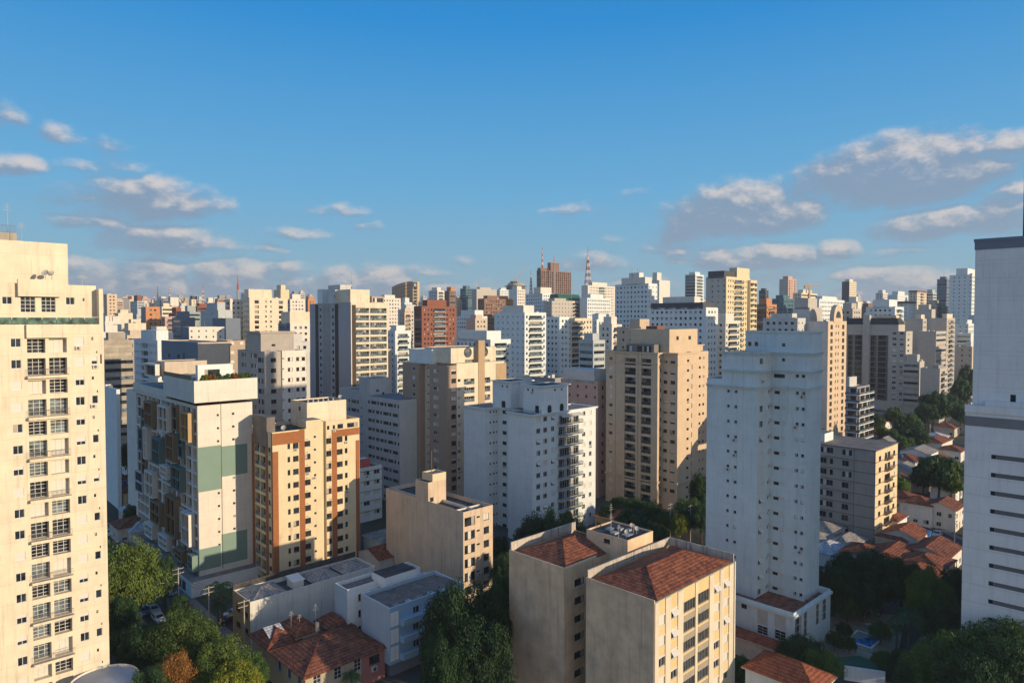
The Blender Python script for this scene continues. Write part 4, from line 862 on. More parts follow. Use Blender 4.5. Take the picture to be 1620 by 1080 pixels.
# ---- blue-grey and beige block behind the modern tower
b = Bld('apartment_building', 'block with a dark blue-grey side wall and plain beige front behind the modern white tower', 313, 541.7, 205, 46, wallm=BEIGE)
D = b.u('L', XE(568), 537); W = b.u('R', XE(1145), 539); W2 = b.u('R', XE(1295), 537); zT = b.z
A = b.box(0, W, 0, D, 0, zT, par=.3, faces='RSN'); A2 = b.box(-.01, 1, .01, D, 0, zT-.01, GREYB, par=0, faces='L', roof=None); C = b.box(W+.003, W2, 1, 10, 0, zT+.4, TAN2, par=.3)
b.grid(A2, 'L', [(XE(628), XE(645)), (XE(703), XE(728))], YE(860), YE(892), 2, 6, 'd', FRD, var=0); b.grid(A2, 'L', [(XE(755), XE(767))], YE(855), YE(920), 1, 3, 'd', FRD, var=0)
b.grid(C, 'R', [(XE(1160), XE(1192)), (XE(1242), XE(1272))], YE(758), YE(780), 12, 2.9, 'w', FRW, var=[3, 3, 4]); b.finish()

# ---- small white apartment house behind the brick tower
b = Bld('apartment_building', 'narrow white walk-up with a red roof hut, squeezed beside the brick striped tower', 566, 742, 192, 46, wallm=WHITEC)
W = b.u('R', X5(790), Y5(455)); D = 9; zT = b.zz('R', 590, 737)
A = b.box(0, W, 0, D, 0, zT, par=.6, roof=pbr('roof_red', (.20, .07, .05), .9)); b.grid(A, 'R', [(X5(693), X5(725)), (X5(748), X5(778))], Y5(487), Y5(512), 9, 2.9, 'w', FRW, var=[0, 3, 5])
for k in range(9): b.cornice(0, W, 0, D, zT-1.0-k*2.9-.25, .12, .08, pbr('band_brown', (.28, .14, .08)))
b.box(2, 6, 3, 6, zT-.6, zT+1.8, pbr('paint_red', (.55, .12, .10)), par=.1, roof=FRW); b.finish()

# ---- grey and cream block bottom right of the pale tower
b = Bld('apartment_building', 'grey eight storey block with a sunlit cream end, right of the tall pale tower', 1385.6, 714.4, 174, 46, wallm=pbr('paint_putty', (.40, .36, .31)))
XF = lambda x: 1280+x/4.5; YF = lambda y: 660+y/4.5
W = b.u('R', 1420.4, 702); D = b.u('L', 1280, 693); zT = b.z; g = -1
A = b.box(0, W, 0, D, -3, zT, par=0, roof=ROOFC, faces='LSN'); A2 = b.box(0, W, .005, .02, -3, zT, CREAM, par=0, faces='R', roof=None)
b.grid(A, 'L', [(XF(78), XF(172)), (XF(236), XF(306))], YF(225), YF(266), 9, 2.9, 'g', FRA, depth=.14, xref=XF(236))
b.grid(A2, 'R', [(XF(497), XF(513)), (XF(598), XF(612))], YF(275), YF(308), 9, 2.9, 'w', FRD, var=[0, 0, 3]); b.grid(A2, 'R', [(XF(540), XF(578))], YF(245), YF(292), 9, 2.9, 'b', FRD, depth=.3, extra=('proj', BROWNP, RAIL, 'bars', .8, .2))
for k in range(9): b.cornice(0, W, 0, D, zT-1.0-k*2.9-2.3+.35, .14, .09, pbr('band_brown', (.28, .14, .08)))
for x in (475, 316): 
    mb = MB(); vq = b.u('L', XF(x), 800) if x < 470 else .1; mb.box(-.07, -.003, vq-.08, vq+.08, -3, zT, pbr('strip_blue', (.15, .22, .28))); b.part(mb, 'downpipe')
mb = MB(); mb.box(-.12, W+.1, -.12, D, zT+.003, zT+.3, pbr('roof_brown_grey', (.22, .19, .16), .9, .2, .3, 0)); b.part(mb, 'roof')
P = b.box(3, 9, 14, 24, zT+.3, b.zz('L', XF(400), YF(150), 3), WHITE, par=.2); b.win(P, 'L', 16, 17.6, zT+.8, zT+1.9, 'd', FRD, var=0)
P2 = b.box(8, 18, 25, 50, zT+.3, b.zz('L', 1335, 670, 8), WHITE, par=.3, roof=ROOFD); b.finish()

# ---- big white building at the right edge
P0 = at(1527, 700, 110.3)
b = Bld('apartment_tower', 'huge plain white tower at the right edge with ribbon windows and dark roof edge', 1527, 660, 110.3, 44, wallm=WHITE)
# face L runs from v=-60 (toward the viewer) to v=0
b.g = b.g; zt = b.zz('L', 1541, 383, .6); za = b.zz('L', 1527, 651)
v1 = b.u('L', 1541, 500, 1.2)
U = b.box(1.2, 40, -13, v1, za+.9, zt, par=0, roof=ROOFC, part='upper_wall'); Lw = b.box(0, 41, -14, 0, 0, za, par=.9, roof=ROOFC)
mb = MB(); h2 = b.zz('L', 1541, 395, .6); mb.box(1.0, 40.2, -13.2, v1+.2, zt+.003, zt+.5, GREYB); mb.box(1.08, 1.197, -13, v1+.1, h2, zt, GREYB); b.part(mb, 'roof_edge')
mb = MB(); mb.box(-.07, -.003, -14, .05, b.zz('L', 1527, 672), b.zz('L', 1527, 657), pbr('grey_stripe', (.20, .20, .21))); b.part(mb, 'painted_band')
mb = MB(); mb.box(-.25, 1.1, -14, .05, za+.003, za+1.2, WHITE); mb.box(.1, 1.19, b.u('L', 1620, 650, .1), b.u('L', 1558, 640, .1), za+1.205, za+2.0, WHITE); b.part(mb, 'ledge')
mb = MB()
for k in range(1, 9): mb.box(1.19, 1.197, -12.9, v1-.05, za+k*2.9+.5, za+k*2.9+.53, GREYL)
for k in range(1, 12): mb.box(-.01, -.003, -13.9, -.02, 3+k*2.9, 3.03+k*2.9, GREYL)
b.part(mb, 'wall_joint')
b.win(U, 'L', b.u('L', 1607, 640, 1.2), b.u('L', 1598, 640, 1.2), za+1.3, b.zz('L', 1600, 624, 1.2), 'd', FRD, var=0)
for k in range(12):
    z1 = b.zz('L', 1567, 718.3)-k*2.9; z0 = z1-.72
    if z0 < 1: break
    va, vb = b.u('L', 1568, 720), b.u('L', 1576, 720)
    b.win(Lw, 'L', vb, va, z0, z1, 'd', FRD, var=0, depth=.25); b.win(Lw, 'L', vb-5.2, vb-.003, z0, z1, 'lv', pbr('louvre_grey', (.16, .16, .17)), var=0, depth=.2); b.win(Lw, 'L', vb-8, vb-5.205, z0, z1, 'g', FRD, var=0, depth=.25); b.win(Lw, 'L', vb-20, vb-9, z0, z1, 'g', FRD, var=0, depth=.25)
mb = MB(); mb.box(6, 7, b.u('L', 1618.5, 350, 6)-8, b.u('L', 1618.5, 350, 6), zt+.5, zt+12, pbr('mast_dark', (.04, .04, .05))); b.part(mb, 'sign_frame')
b.finish()
# ================================================================== city behind
PAL = {'cream': CREAM2, 'white': WHITEW, 'cool': WHITEC, 'tan': TAN, 'dtan': TAN2, 'grey': GREYL, 'dgrey': GREY, 'blue': GREYB, 'beige': BEIGE, 'orange': pbr('paint_orange', (.50, .23, .10)), 'yellow': pbr('paint_yellow', (.66, .56, .36)),
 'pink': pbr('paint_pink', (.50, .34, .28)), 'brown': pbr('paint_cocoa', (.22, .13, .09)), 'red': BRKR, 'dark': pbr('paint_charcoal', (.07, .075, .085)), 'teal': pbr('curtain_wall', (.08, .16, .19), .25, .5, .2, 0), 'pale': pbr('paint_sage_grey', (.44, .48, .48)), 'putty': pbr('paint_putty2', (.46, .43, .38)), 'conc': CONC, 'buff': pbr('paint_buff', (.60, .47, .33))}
PN = {'cream': 'cream', 'white': 'warm white', 'cool': 'cool white', 'tan': 'tan', 'dtan': 'dark tan', 'grey': 'light grey', 'dgrey': 'grey', 'blue': 'slate blue', 'beige': 'beige', 'orange': 'orange', 'yellow': 'yellow', 'pink': 'dusty pink', 'brown': 'brown', 'red': 'red brick', 'dark': 'charcoal', 'teal': 'teal glass', 'pale': 'pale sage', 'putty': 'putty coloured', 'conc': 'raw concrete', 'buff': 'buff'}
FOOT = []
def blocked(x, y, r): return any((x-a)**2+(y-c)**2 < (r+q)**2 for a, c, q in FOOT)
for o in S.objects:
    if o.type == 'EMPTY' and not o.parent: FOOT.append((o.location.x, o.location.y+6, 17))
def far(xl, xc, xr, yt, Y, col, style='p', label='', L=None, pent=None, col2=None, az=46, name='apartment_tower', seed=None, dz=3.0, minw=8, g=None, base=0, slab=None):
    """a building further off: one body with real window openings, parapet and roof house"""
    rnd = random.Random(seed if seed is not None else int(xl*13+yt*7)); p = at(xc, yt, Y); C = Vector((p.x, p.y)); a = radians(az)
    xd = Vector((sin(a), cos(a))); yd = Vector((-cos(a), sin(a)))
    def ext(px, e):
        r = ray(px, yt); u = r.x/r.y; den = e.x-u*e.y
        return (u*C.y-C.x)/den if abs(den) > 1e-6 else 12
    W = min(max(ext(xr, xd), minw), 60); D = min(max(ext(xl, yd), minw), 60)
    cen = C+xd*W/2+yd*D/2; FOOT.append((cen.x, cen.y, max(W, D)*.5))
    gz = (ter(C.x, C.y) if g is None else g)-2; H = p.z-gz
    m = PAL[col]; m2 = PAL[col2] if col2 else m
    mb = MB(); n = max(1, int((H-4)/dz)); big = Y < 480
    dep = .35 if big else .3; hh = 1.25
    nvis = n if Y < 300 else min(n, 22)
    def holes(Wd, st):
        hs = []
        if st == 'n': return hs
        for k in range(nvis):
            z1 = H-1.6-k*dz
            if st == 's': hs.append((.5, Wd-.5, z1-1.3, z1, dep)); continue
            if st == 'b' or st == 'm':
                c = Wd/2; w = min(Wd*.3, 4.5)
                hs.append((c-w, c+w, z1-1.9, z1, 1.0))
                x = c-w-2.2
                while x > .6: hs.append((x, x+1.1, z1-hh, z1, dep)); hs.append((Wd-x-1.1, Wd-x, z1-hh, z1, dep)); x -= 2.6
                continue
            if st == 'd':   # two balcony stacks
                q = Wd*.18; hs.append((q-1.2, q+1.4, z1-1.9, z1, .9)); hs.append((Wd-q-1.4, Wd-q+1.2, z1-1.9, z1, .9))
                for x in (Wd*.42, Wd*.55): hs.append((x-.5, x+.5, z1-hh, z1, dep))
                continue
            if st == 'v':   # ribbed: narrow stacks between piers
                k_ = max(2, int(Wd/4))
                for j in range(k_):
                    o = (j+.5)*Wd/k_; hs.append((o-1.1, o+1.1, z1-2.2, z1, .9))
                continue
            if st == 'f':
                x = .8
                while x+.5 < Wd-.5: hs.append((x, x+.8, z1-1.0, z1-.1, dep)); x += 3.6
                continue
            sp = 2.7; k_ = max(1, int((Wd-.8)/sp)); o = (Wd-k_*sp)/2+.7
            for j in range(k_): hs.append((o+j*sp, o+j*sp+1.3, z1-hh, z1, dep))
        return [h for h in hs if h[0] > .1 and h[1] < Wd-.1 and h[2] > .3]
    sR = style[0]; sL = style[1] if len(style) > 1 else sR
    if sL == 'x': sL = 'p'
    back = [GL, GL, GL, BLINDC, GLB] if Y < 600 else [GL, GL, GLB]
    random.seed(int(xl*3+yt))
    wall(mb, 'R', 0, 0, W, 0, H, holes(W, sR), m, back=back)
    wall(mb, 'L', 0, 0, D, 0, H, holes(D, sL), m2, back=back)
    mb.face([(W,0,0),(W,D,0),(W,D,H),(W,0,H)], m); mb.face([(W,D,0),(0,D,0),(0,D,H),(W,D,H)], m)
    t = .2; pp = .8
    for (a0, a1, b0, b1) in ((0,W,0,t),(0,W,D-t,D),(0,t,t,D-t),(W-t,W,t,D-t)): mb.face([(a0,b0,H),(a1,b0,H),(a1,b1,H),(a0,b1,H)], m)
    q = [(t,t),(W-t,t),(W-t,D-t),(t,D-t)]
    for k in range(4): mb.face([(*q[k],H-pp),(*q[(k+1)%4],H-pp),(*q[(k+1)%4],H),(*q[k],H)], m)
    if style[-1] == 'x' or 'b' in style or 'm' in style:    # balcony slabs
        w = min(W*.3, 4.5)
        if sR in 'bm':
            for k in range(min(nvis, 20)): mb.box(W/2-w-.2, W/2+w+.2, -.9, -.002, H-1.6-k*dz-2.15, H-1.6-k*dz-1.95+.0, slab or m); mb.box(W/2-w-.2, W/2+w+.2, -.9, -.84, H-1.6-k*dz-1.94, H-1.6-k*dz-1.0, GLB if sR == 'b' else RAIL)
    body = mb; 
    main = body.build(name, None, (C.x, C.y, gz), (0, 0, pi/2-a))
    tag(main, label, 'apartment tower' if name == 'apartment_tower' else 'building')
    rb = MB(); rb.face([(t,t,H-pp),(W-t,t,H-pp),(W-t,D-t,H-pp),(t,D-t,H-pp)], ROOFC); rb.build('roof', main)
    if pent is not False:
        if pent is None: pent = (.2, .75, .2, .8, rnd.uniform(2.2, 4.5), col)
        if isinstance(pent, tuple) and not isinstance(pent[0], tuple): pent = (pent,)
        zz = H-pp
        for (x0, x1, y0, y1, h, c) in pent:
            pb = MB(); wall(pb, 'R', D*y0, W*x0, W*x1, zz, H+h, [(W*x0+.8, W*x0+1.7, H+h-1.9, H+h-1.0, .2)] if h > 2.4 and W*(x1-x0) > 4 else [], PAL[c], back=GL)
            pb.box(W*x0, W*x1, D*y0+.002, D*y1, zz, H+h, PAL[c], bottom=False); 
            pb.build('roof_house', main)
    if rnd.random() < .55:
        ab = MB(); x, y = W*rnd.uniform(.3, .7), D*rnd.uniform(.3, .7); hA = rnd.uniform(3, 9) if Y > 400 else rnd.uniform(2, 5); zt = H+(3 if pent is not False else -.8)
        ab.cyl(x, y, H-pp, zt+hA, .12 if Y > 500 else .06, .06 if Y > 500 else .04, STEEL, 5); ab.build('antenna', main)
    if Y < 700:
        ub = MB()
        for _ in range(3):
            x, y = W*rnd.uniform(.08, .8), D*rnd.uniform(.05, .6); s_ = rnd.uniform(.5, 1.3); ub.box(x, x+s_*1.3, y, y+s_, H-pp+.01, H-pp+s_*rnd.uniform(.7, 1.5), rnd.choice([FRW, GREYL, ROOFC]))
        ub.build('roof_equipment', main)
    return main, W, D, H
LM = []      # landmarks for describing neighbours
def F_(x0, xc, x1, yt, Y, col, st, lab, **k):
    o, *r = far(x0, xc, x1, yt, Y, col, st, lab, **k); LM.append(((x0+x1)/2, yt, Y, lab)); return o, *r
# left part of the skyline
F_(164, 169, 177, 465, 600, 'buff', 'pp', 'slim buff tower with red-edged windows just right of the left cream tower', pent=False)
F_(182, 184, 192.5, 476, 900, 'tan', 'sp', 'narrow tan office tower with fine floor lines on the far left skyline')
F_(206, 217, 221, 476, 800, 'pale', 'ss', 'blue-grey office block with white ribbon floors below a red capped tower', pent=(.3,.9,.3,.8,7,'red'))
F_(221, 225, 237, 472, 950, 'pink', 'pp', 'dusty pink block with a stepped top behind the orange brick tower')
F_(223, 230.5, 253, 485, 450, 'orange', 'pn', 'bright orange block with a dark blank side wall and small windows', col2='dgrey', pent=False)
F_(236, 239, 245, 478, 880, 'beige', 'pp', 'small beige tower between the pink block and a cream cube')
F_(243, 246, 255, 473.5, 860, 'cream', 'nn', 'windowless cream block right above the orange block', pent=False)
F_(254, 256, 266, 475, 820, 'blue', 'ss', 'slate blue glass office beside the white framed tower')
F_(266, 269.5, 279, 470, 700, 'white', 'nn', 'white slab with a tall recessed window strip in its middle', pent=False)
F_(279, 281, 289, 477, 900, 'cream', 'pp', 'cream stub tower just right of the white framed slab')
F_(288, 291, 301, 476, 840, 'dtan', 'np', 'tan slab with an open frame top left of the black capped tower')
F_(300, 303, 315, 473.5, 760, 'cream', 'pp', 'cream tower crowned by a black box on the left skyline', pent=(.1,.8,.1,.8,4,'dark'))
F_(325, 328, 341, 478, 640, 'white', 'pp', 'broad white rooftop block beside the tall dark lattice mast')
F_(182, 187, 210, 495, 430, 'cream', 'np', 'cream block with a blank front and side notches left of the orange block')
F_(165, 166, 192, 508, 400, 'white', 'nn', 'low white building with three big white roof tanks', pent=((.05,.3,.1,.6,3,'white'),(.33,.45,.1,.6,3,'white'),(.5,.95,.1,.6,3,'white')))
F_(199, 203, 231, 511, 390, 'cream', 'np', 'cream block with a dark roof frame in front of the orange block')
F_(160, 161, 196, 525, 340, 'white', 'nn', 'plain white wall building with a single slot above the concrete block')
F_(198, 201, 232, 530, 325, 'beige', 'sp', 'low beige roofs with an open loggia behind the white balcony block')
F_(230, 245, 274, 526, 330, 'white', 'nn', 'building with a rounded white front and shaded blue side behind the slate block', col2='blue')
F_(254, 256, 271, 485, 520, 'cream', 'sp', 'cream building with a big square opening right of the orange block')
F_(259, 261, 272, 501, 430, 'pink', 'mm', 'small white and pink balcony block touching the orange tower', pent=False)
F_(268, 270, 280, 490, 560, 'pink', 'pp', 'faded red block behind the small balcony block')
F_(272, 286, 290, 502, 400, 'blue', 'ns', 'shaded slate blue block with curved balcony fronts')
F_(283, 285, 289, 484, 620, 'grey', 'np', 'thin grey tower right of the faded red block')
F_(290, 293, 317, 493, 470, 'teal', 'sn', 'low cream building with a teal glass front', col2='cream')
F_(309, 312, 334, 484, 560, 'red', 'sp', 'low red brick block behind the building with round tanks')
F_(317, 345, 350, 490, 380, 'pale', 'nf', 'shaded pale sage building with a row of round tank shafts on top')
F_(342, 345, 361, 472, 620, 'dgrey', 'sn', 'grey frame building with white screens left of the big cream apartments')
F_(338, 341, 360, 483, 500, 'orange', 'pn', 'orange building with a painted white mark beside the cream apartments')
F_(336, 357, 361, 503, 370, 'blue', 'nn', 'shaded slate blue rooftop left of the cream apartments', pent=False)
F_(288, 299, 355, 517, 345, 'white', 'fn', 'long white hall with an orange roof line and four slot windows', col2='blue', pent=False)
o_, W_1, D_1, H_1 = F_(361, 364, 410, 473, 410, 'white', 'pb', 'left wing of the big cream apartments with a dark roof edge', pent=(.5,.98,.1,.7,4,'white'))
F_(394, 394.5, 455, 470.5, 404, 'cream', 'dx', 'main wing of the big cream apartments with two balcony stacks', pent=(.0,.6,.1,.7,5,'cream'), minw=10)
F_(433, 444, 448.5, 458, 620, 'yellow', 'nn', 'yellow tower with a curved top right behind the cream apartments')
F_(459, 465, 470, 464, 1100, 'teal', 'ss', 'left one of two distant glass towers above the brown striped block')
F_(472, 475, 479, 463, 1120, 'grey', 'ss', 'right one of two distant glass towers above the brown striped block')
F_(457, 459, 483, 473, 560, 'white', 'pb', 'white block with brown vertical stripes beside the tall grey tower')
F_(483, 487, 499, 474, 640, 'orange', 'pn', 'orange and blue block peeping left of the tall grey tower', col2='blue')
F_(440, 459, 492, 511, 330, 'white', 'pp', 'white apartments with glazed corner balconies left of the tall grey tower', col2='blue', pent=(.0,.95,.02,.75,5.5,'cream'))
F_(449, 453, 490, 541, 260, 'grey', 'pp', 'low shaded grey block at the foot of the white glazed apartments')
F_(601, 604, 634, 471, 560, 'white', 'pp', 'bright white tower with a fine grid of windows right of the tall grey tower')
F_(614, 625, 650, 523, 330, 'cool', 'bp', 'pale block with white parapet balconies in the shade beside the grey tower')
F_(636, 639, 666, 489, 520, 'grey', 'pn', 'grey tower with large square windows left of the red brick building')
F_(664, 667, 722, 484, 420, 'red', 'bs', 'red brick tower with white balcony bands and an orange fin', slab=WHITE)
F_(636, 640, 652, 478, 640, 'cool', 'pp', 'pale stub roof in front of the curved dark tower')
F_(667, 669, 678, 477, 700, 'cream', 'pp', 'small cream tower between the dark curved tower and the purple striped one')
F_(678, 692, 703, 459, 640, 'white', 'bp', 'white tower with a purple vertical stripe on its side', col2='grey')
F_(703, 711, 721, 460, 660, 'brown', 'sp', 'dark tower with an orange top face right of the purple striped one', pent=(.3,.9,.1,.9,4,'orange'))
F_(721, 723, 729, 474, 800, 'beige', 'pp', 'small beige tower in the gap right of the orange topped one')
F_(728, 737, 748, 456, 800, 'teal', 'ss', 'dark teal office tower with an arched white fin')
F_(748, 754, 786, 457, 760, 'putty', 'nn', 'wide putty tower with blank vertical bays on the central skyline')
F_(761, 766, 800, 472, 560, 'brown', 'pp', 'dark brown tower with pale blue vertical strips behind the white central blocks')
F_(784, 787, 812, 472, 620, 'orange', 'pn', 'brown-orange terrace building left of the tower under construction', col2='brown')
F_(789, 791, 806, 458, 900, 'cool', 'pp', 'pale bluish block just left of the round tower under construction')
F_(805, 818, 831, 457, 700, 'white', 'pn', 'cream tower with a tan front strip below the round construction tower', col2='cool')
F_(831, 858, 877, 464, 600, 'cool', 'px', 'white block with rust coloured balconies in front of the brown tower', pent=(.0,.9,.1,.5,5.5,'white'))
F_(870, 873, 906, 476, 520, 'putty', 'ff', 'putty roofs with rounded corners below the green roofed building')
F_(851, 856, 918, 427, 900, 'brown', 'vb', 'tall brown ribbed tower that dominates the central skyline', col2='brown', pent=((.0,.25,.1,.8,3,'brown'),(.32,.6,.1,.8,11,'brown')), dz=3.2)
F_(881, 900, 922, 476, 560, 'cream', 'bp', 'cream building under a big sloped dark green roof', pent=False)
F_(920, 930, 973, 451, 700, 'white', 'bn', 'tall white tower with a light roof pavilion beside the lattice mast')
F_(926, 929, 966, 471, 560, 'cool', 'pn', 'cool white block with rows of square windows below the lattice mast')
F_(710, 754, 771, 500, 505, 'cool', 'fp', 'cool white tower with a sunlit blank end and grey balcony column', pent=(.1,.9,.1,.6,4.5,'cool'))
F_(719, 776, 808, 537, 285, 'cool', 'bp', 'pale tower with arched rooftop doors behind the brick gables', pent=(.0,.7,.1,.9,3.6,'cool'))
F_(782, 830, 864, 494, 335, 'cool', 'bf', 'tall pale tower with a cream sunlit upper front right of centre', col2='cool', pent=(.02,.5,.05,.75,3.5,'white'))
F_(851, 885, 892, 501, 362, 'cool', 'pp', 'shaded wing of the roof garden tower with a grid of square windows', pent=False)
F_(887, 889, 937, 503, 366, 'cream', 'bn', 'cream tower with a hedge lined roof garden and dark balcony glass', pent=False)
F_(936, 944, 974, 505, 400, 'cool', 'bf', 'white block with dark glass balconies right of the roof garden tower', col2='cool')
F_(937, 938.5, 956, 538, 290, 'pale', 'ss', 'low pale sage block with ribbon windows left of the tan balcony tower')
F_(887, 946, 960, 603, 216, 'pink', 'pf', 'low dusty pink block with a dark middle bay right of the white twin tower', col2='pink', pent=(.0,.8,.1,.95,3.6,'grey'))
F_(839, 876, 893, 598, 245, 'dgrey', 'pf', 'dark flat roofed block hidden behind the white twin tower', pent=False)
F_(973, 1026, 1040, 448, 421, 'cool', 'fp', 'big stepped white tower with mouldings near the centre right', col2='cool', pent=((.0,.75,.1,.8,4,'white'),(.1,.6,.3,.6,7,'white')))
F_(1033, 1043, 1060, 443, 620, 'white', 'nn', 'narrow white tower with a taller lift shaft behind the stepped one', pent=(.0,.4,.3,.9,7,'white'))
F_(1084, 1100, 1114, 434, 650, 'cool', 'bs', 'slim bluish tower with gold lit balconies left of the yellow tower', col2='dgrey')
F_(1117, 1149, 1187, 437, 376, 'yellow', 'bf', 'yellow tower with a grey side and a glass roof pavilion', col2='putty', pent=((.0,.45,.1,.9,3.2,'dark'),(.45,.98,.02,.4,5.5,'yellow')))
F_(1184, 1187.5, 1197, 443, 392, 'yellow', 'dn', 'slim yellow wing with balconies on the right of the yellow tower', pent=False)
F_(1025, 1117, 1136, 486, 324, 'cool', 'pp', 'broad blue-white block with teal glass balconies and a long terrace', col2='cool', pent=((.0,.98,.05,.95,2.4,'dark'),(.3,.8,.25,.8,5.5,'white')))
F_(1136, 1148, 1171, 507, 338, 'white', 'bp', 'cream white balcony block right of the broad blue-white block')
F_(1136, 1139, 1149, 484, 420, 'white', 'nn', 'small white shaft behind the cream white balcony block', pent=False)
F_(1197, 1213, 1229, 481, 430, 'orange', 'bs', 'brick and white tower with diagonal balconies right of the yellow one', col2='brown')
F_(1220, 1240, 1256, 472, 520, 'teal', 'pp', 'dark glass office with a pale concrete grid right of the brick balconies')
F_(1201, 1211, 1216, 459, 800, 'dark', 'bs', 'small charcoal tower on the skyline between the yellow and pink towers')
F_(1233, 1247, 1260, 441, 800, 'pink', 'dn', 'pinkish tower with notched sides standing alone on the right skyline', col2='putty')
F_(1261, 1268, 1293, 463, 640, 'cream', 'sp', 'cream building shell right beneath the tower crane')
F_(1262, 1281, 1301, 486, 300, 'putty', 'nn', 'putty stair tower rising above the arch topped building', col2='grey', pent=(.0,.7,.1,.9,4,'putty'), minw=7)
F_(1207, 1262, 1270, 503, 290, 'grey', 'fp', 'grey wing with crenellated parapet left of the arch topped building', pent=(.2,.8,.2,.8,2,'grey'))
F_(1293, 1296, 1336, 473, 480, 'cool', 'pp', 'pale bluish roofscape behind the arch topped building')
F_(1326, 1349, 1363, 488, 390, 'putty', 'pp', 'beige block with a pale corner strip above the dark balcony tower')
F_(1338, 1357, 1363, 477, 520, 'white', 'ns', 'white curved balcony tower behind the beige block')
F_(1332, 1344, 1355, 445, 900, 'cream', 'pn', 'tall dark and cream tower alone on the right skyline', col2='dark')
F_(1370, 1416, 1430, 485, 420, 'cool', 'bp', 'pale symmetrical block with a sunlit cream end on the right', pent=(.0,.9,.2,.75,4.5,'cool'))
F_(1391, 1397, 1405, 463, 800, 'white', 'pp', 'small white tower with a spiky roof on the right skyline')
F_(1404, 1420, 1439, 466, 760, 'cool', 'fn', 'wide blue-white block with a slanted roof on the right skyline')
F_(1443, 1451, 1466, 461, 700, 'cream', 'bp', 'tower with a dark red roof band on the right skyline', pent=(.0,.99,.0,.99,1.2,'red'))
F_(1467, 1476, 1484, 463, 720, 'pale', 'ss', 'grey louvred office tower right of the red roofed one')
F_(1484, 1492, 1495, 465, 760, 'teal', 'ss', 'dark teal tower with a pale edge left of the white window tower')
F_(1490, 1498, 1504, 441, 640, 'blue', 'ss', 'slate blue tower with fluted sides behind the white window tower')
F_(1502, 1538, 1552, 434, 530, 'cool', 'pf', 'tall bluish white tower with columns of dark windows by the right edge', pent=(.0,.9,.2,.7,5,'cool'))
F_(1415, 1436, 1446, 478, 560, 'cool', 'nf', 'blue-white blank sided block under a dark flat roof slab', pent=(-.1,1.1,-.1,1.1,.8,'dark'))
F_(1446, 1474, 1480, 489, 470, 'putty', 'nn', 'plain putty block with a cream sunlit end strip')
F_(1480, 1482, 1490, 482, 560, 'buff', 'sp', 'small buff louvred tower behind the putty block')
F_(1490, 1498, 1503, 484, 560, 'teal', 'ss', 'low dark teal tower right of the buff louvred one')
F_(1432, 1460, 1466, 504, 415, 'putty', 'pn', 'long grey putty block with a narrow cream end', pent=(.0,.9,.1,.4,2.5,'cream'))
F_(1470, 1498, 1511, 503, 420, 'putty', 'bn', 'tall putty block with a pale balcony front near the right edge', pent=(.1,.8,.05,.3,2.6,'cream'), g=12)
F_(1452, 1481, 1497, 524, 390, 'putty', 'sn', 'blank sided putty block with a cream ribbon window front', pent=False, g=12)
F_(1456, 1487, 1497, 583, 330, 'putty', 'bn', 'low lilac grey block with a blank side above the trees', pent=(.1,.9,.1,.4,1.5,'dgrey'))
F_(1436, 1455, 1460, 572, 350, 'putty', 'ns', 'low grey block with slot windows between the dark balcony tower and lilac block')
F_(1511, 1532, 1545, 512, 470, 'cool', 'pf', 'blue-white block right behind the tall putty block', g=12)
F_(1517, 1536, 1545, 527, 430, 'cool', 'ns', 'small blue-white cube beside the right white tower', g=12, pent=False)
F_(1511, 1538, 1546, 548, 380, 'beige', 'nf', 'plain beige block with a white roof hut beside the right white tower', pent=(.1,.7,.1,.4,2.5,'white'))
F_(976, 1014, 1024, 517, 262, 'tan', 'pf', 'tan block with a stepped roof just left of the tan balcony tower', pent=(.1,.9,.1,.5,3,'tan'))
F_(955, 968, 976, 513, 330, 'white', 'bp', 'white balcony block wedged left of the tan block')
F_(160, 163, 212, 538, 250, 'conc', 'sp', 'raw concrete block with long ribbon windows right of the left cream tower', minw=6, name='apartment_building')
F_(209, 249, 257, 538, 262, 'cool', 'pb', 'white balcony block in shade left of the slate walled block')
F_(150, 184, 187, 616, 205, 'cool', 'nn', 'plain pale end wall showing right beside the left cream tower', pent=False, minw=1)
# arch topped building
o_, W_1, D_1, H_1 = F_(1262, 1310.3, 1339.5, 508, 290, 'buff', 'dn', 'slim buff tower with an arched gable over its central balconies', col2='grey', pent=False, dz=3.0)
mb = MB(); m = PAL['buff']; r = W_1*.24; n = 12; arc = [(W_1/2+r*cos(pi*k/n), 0, H_1+1.2+r*1.2*sin(pi*k/n)) for k in range(n+1)]
pts = [(W_1/2+r, -.3, H_1-.5)]+[(p[0], -.3, p[2]) for p in arc]+[(W_1/2-r, -.3, H_1-.5)]
mb.face(pts, m); mb.face([(p[0], 1.5, p[2]) for p in pts][::-1], m)
for k in range(len(pts)-1): mb.face([pts[k], pts[k+1], (pts[k+1][0], 1.5, pts[k+1][2]), (pts[k][0], 1.5, pts[k][2])], m)
mb.face([(W_1/2+r*.55*cos(pi*k/n), -.33, H_1+1.4+r*.6*sin(pi*k/n)) for k in range(n+1)], GL); mb.build('gable', o_)
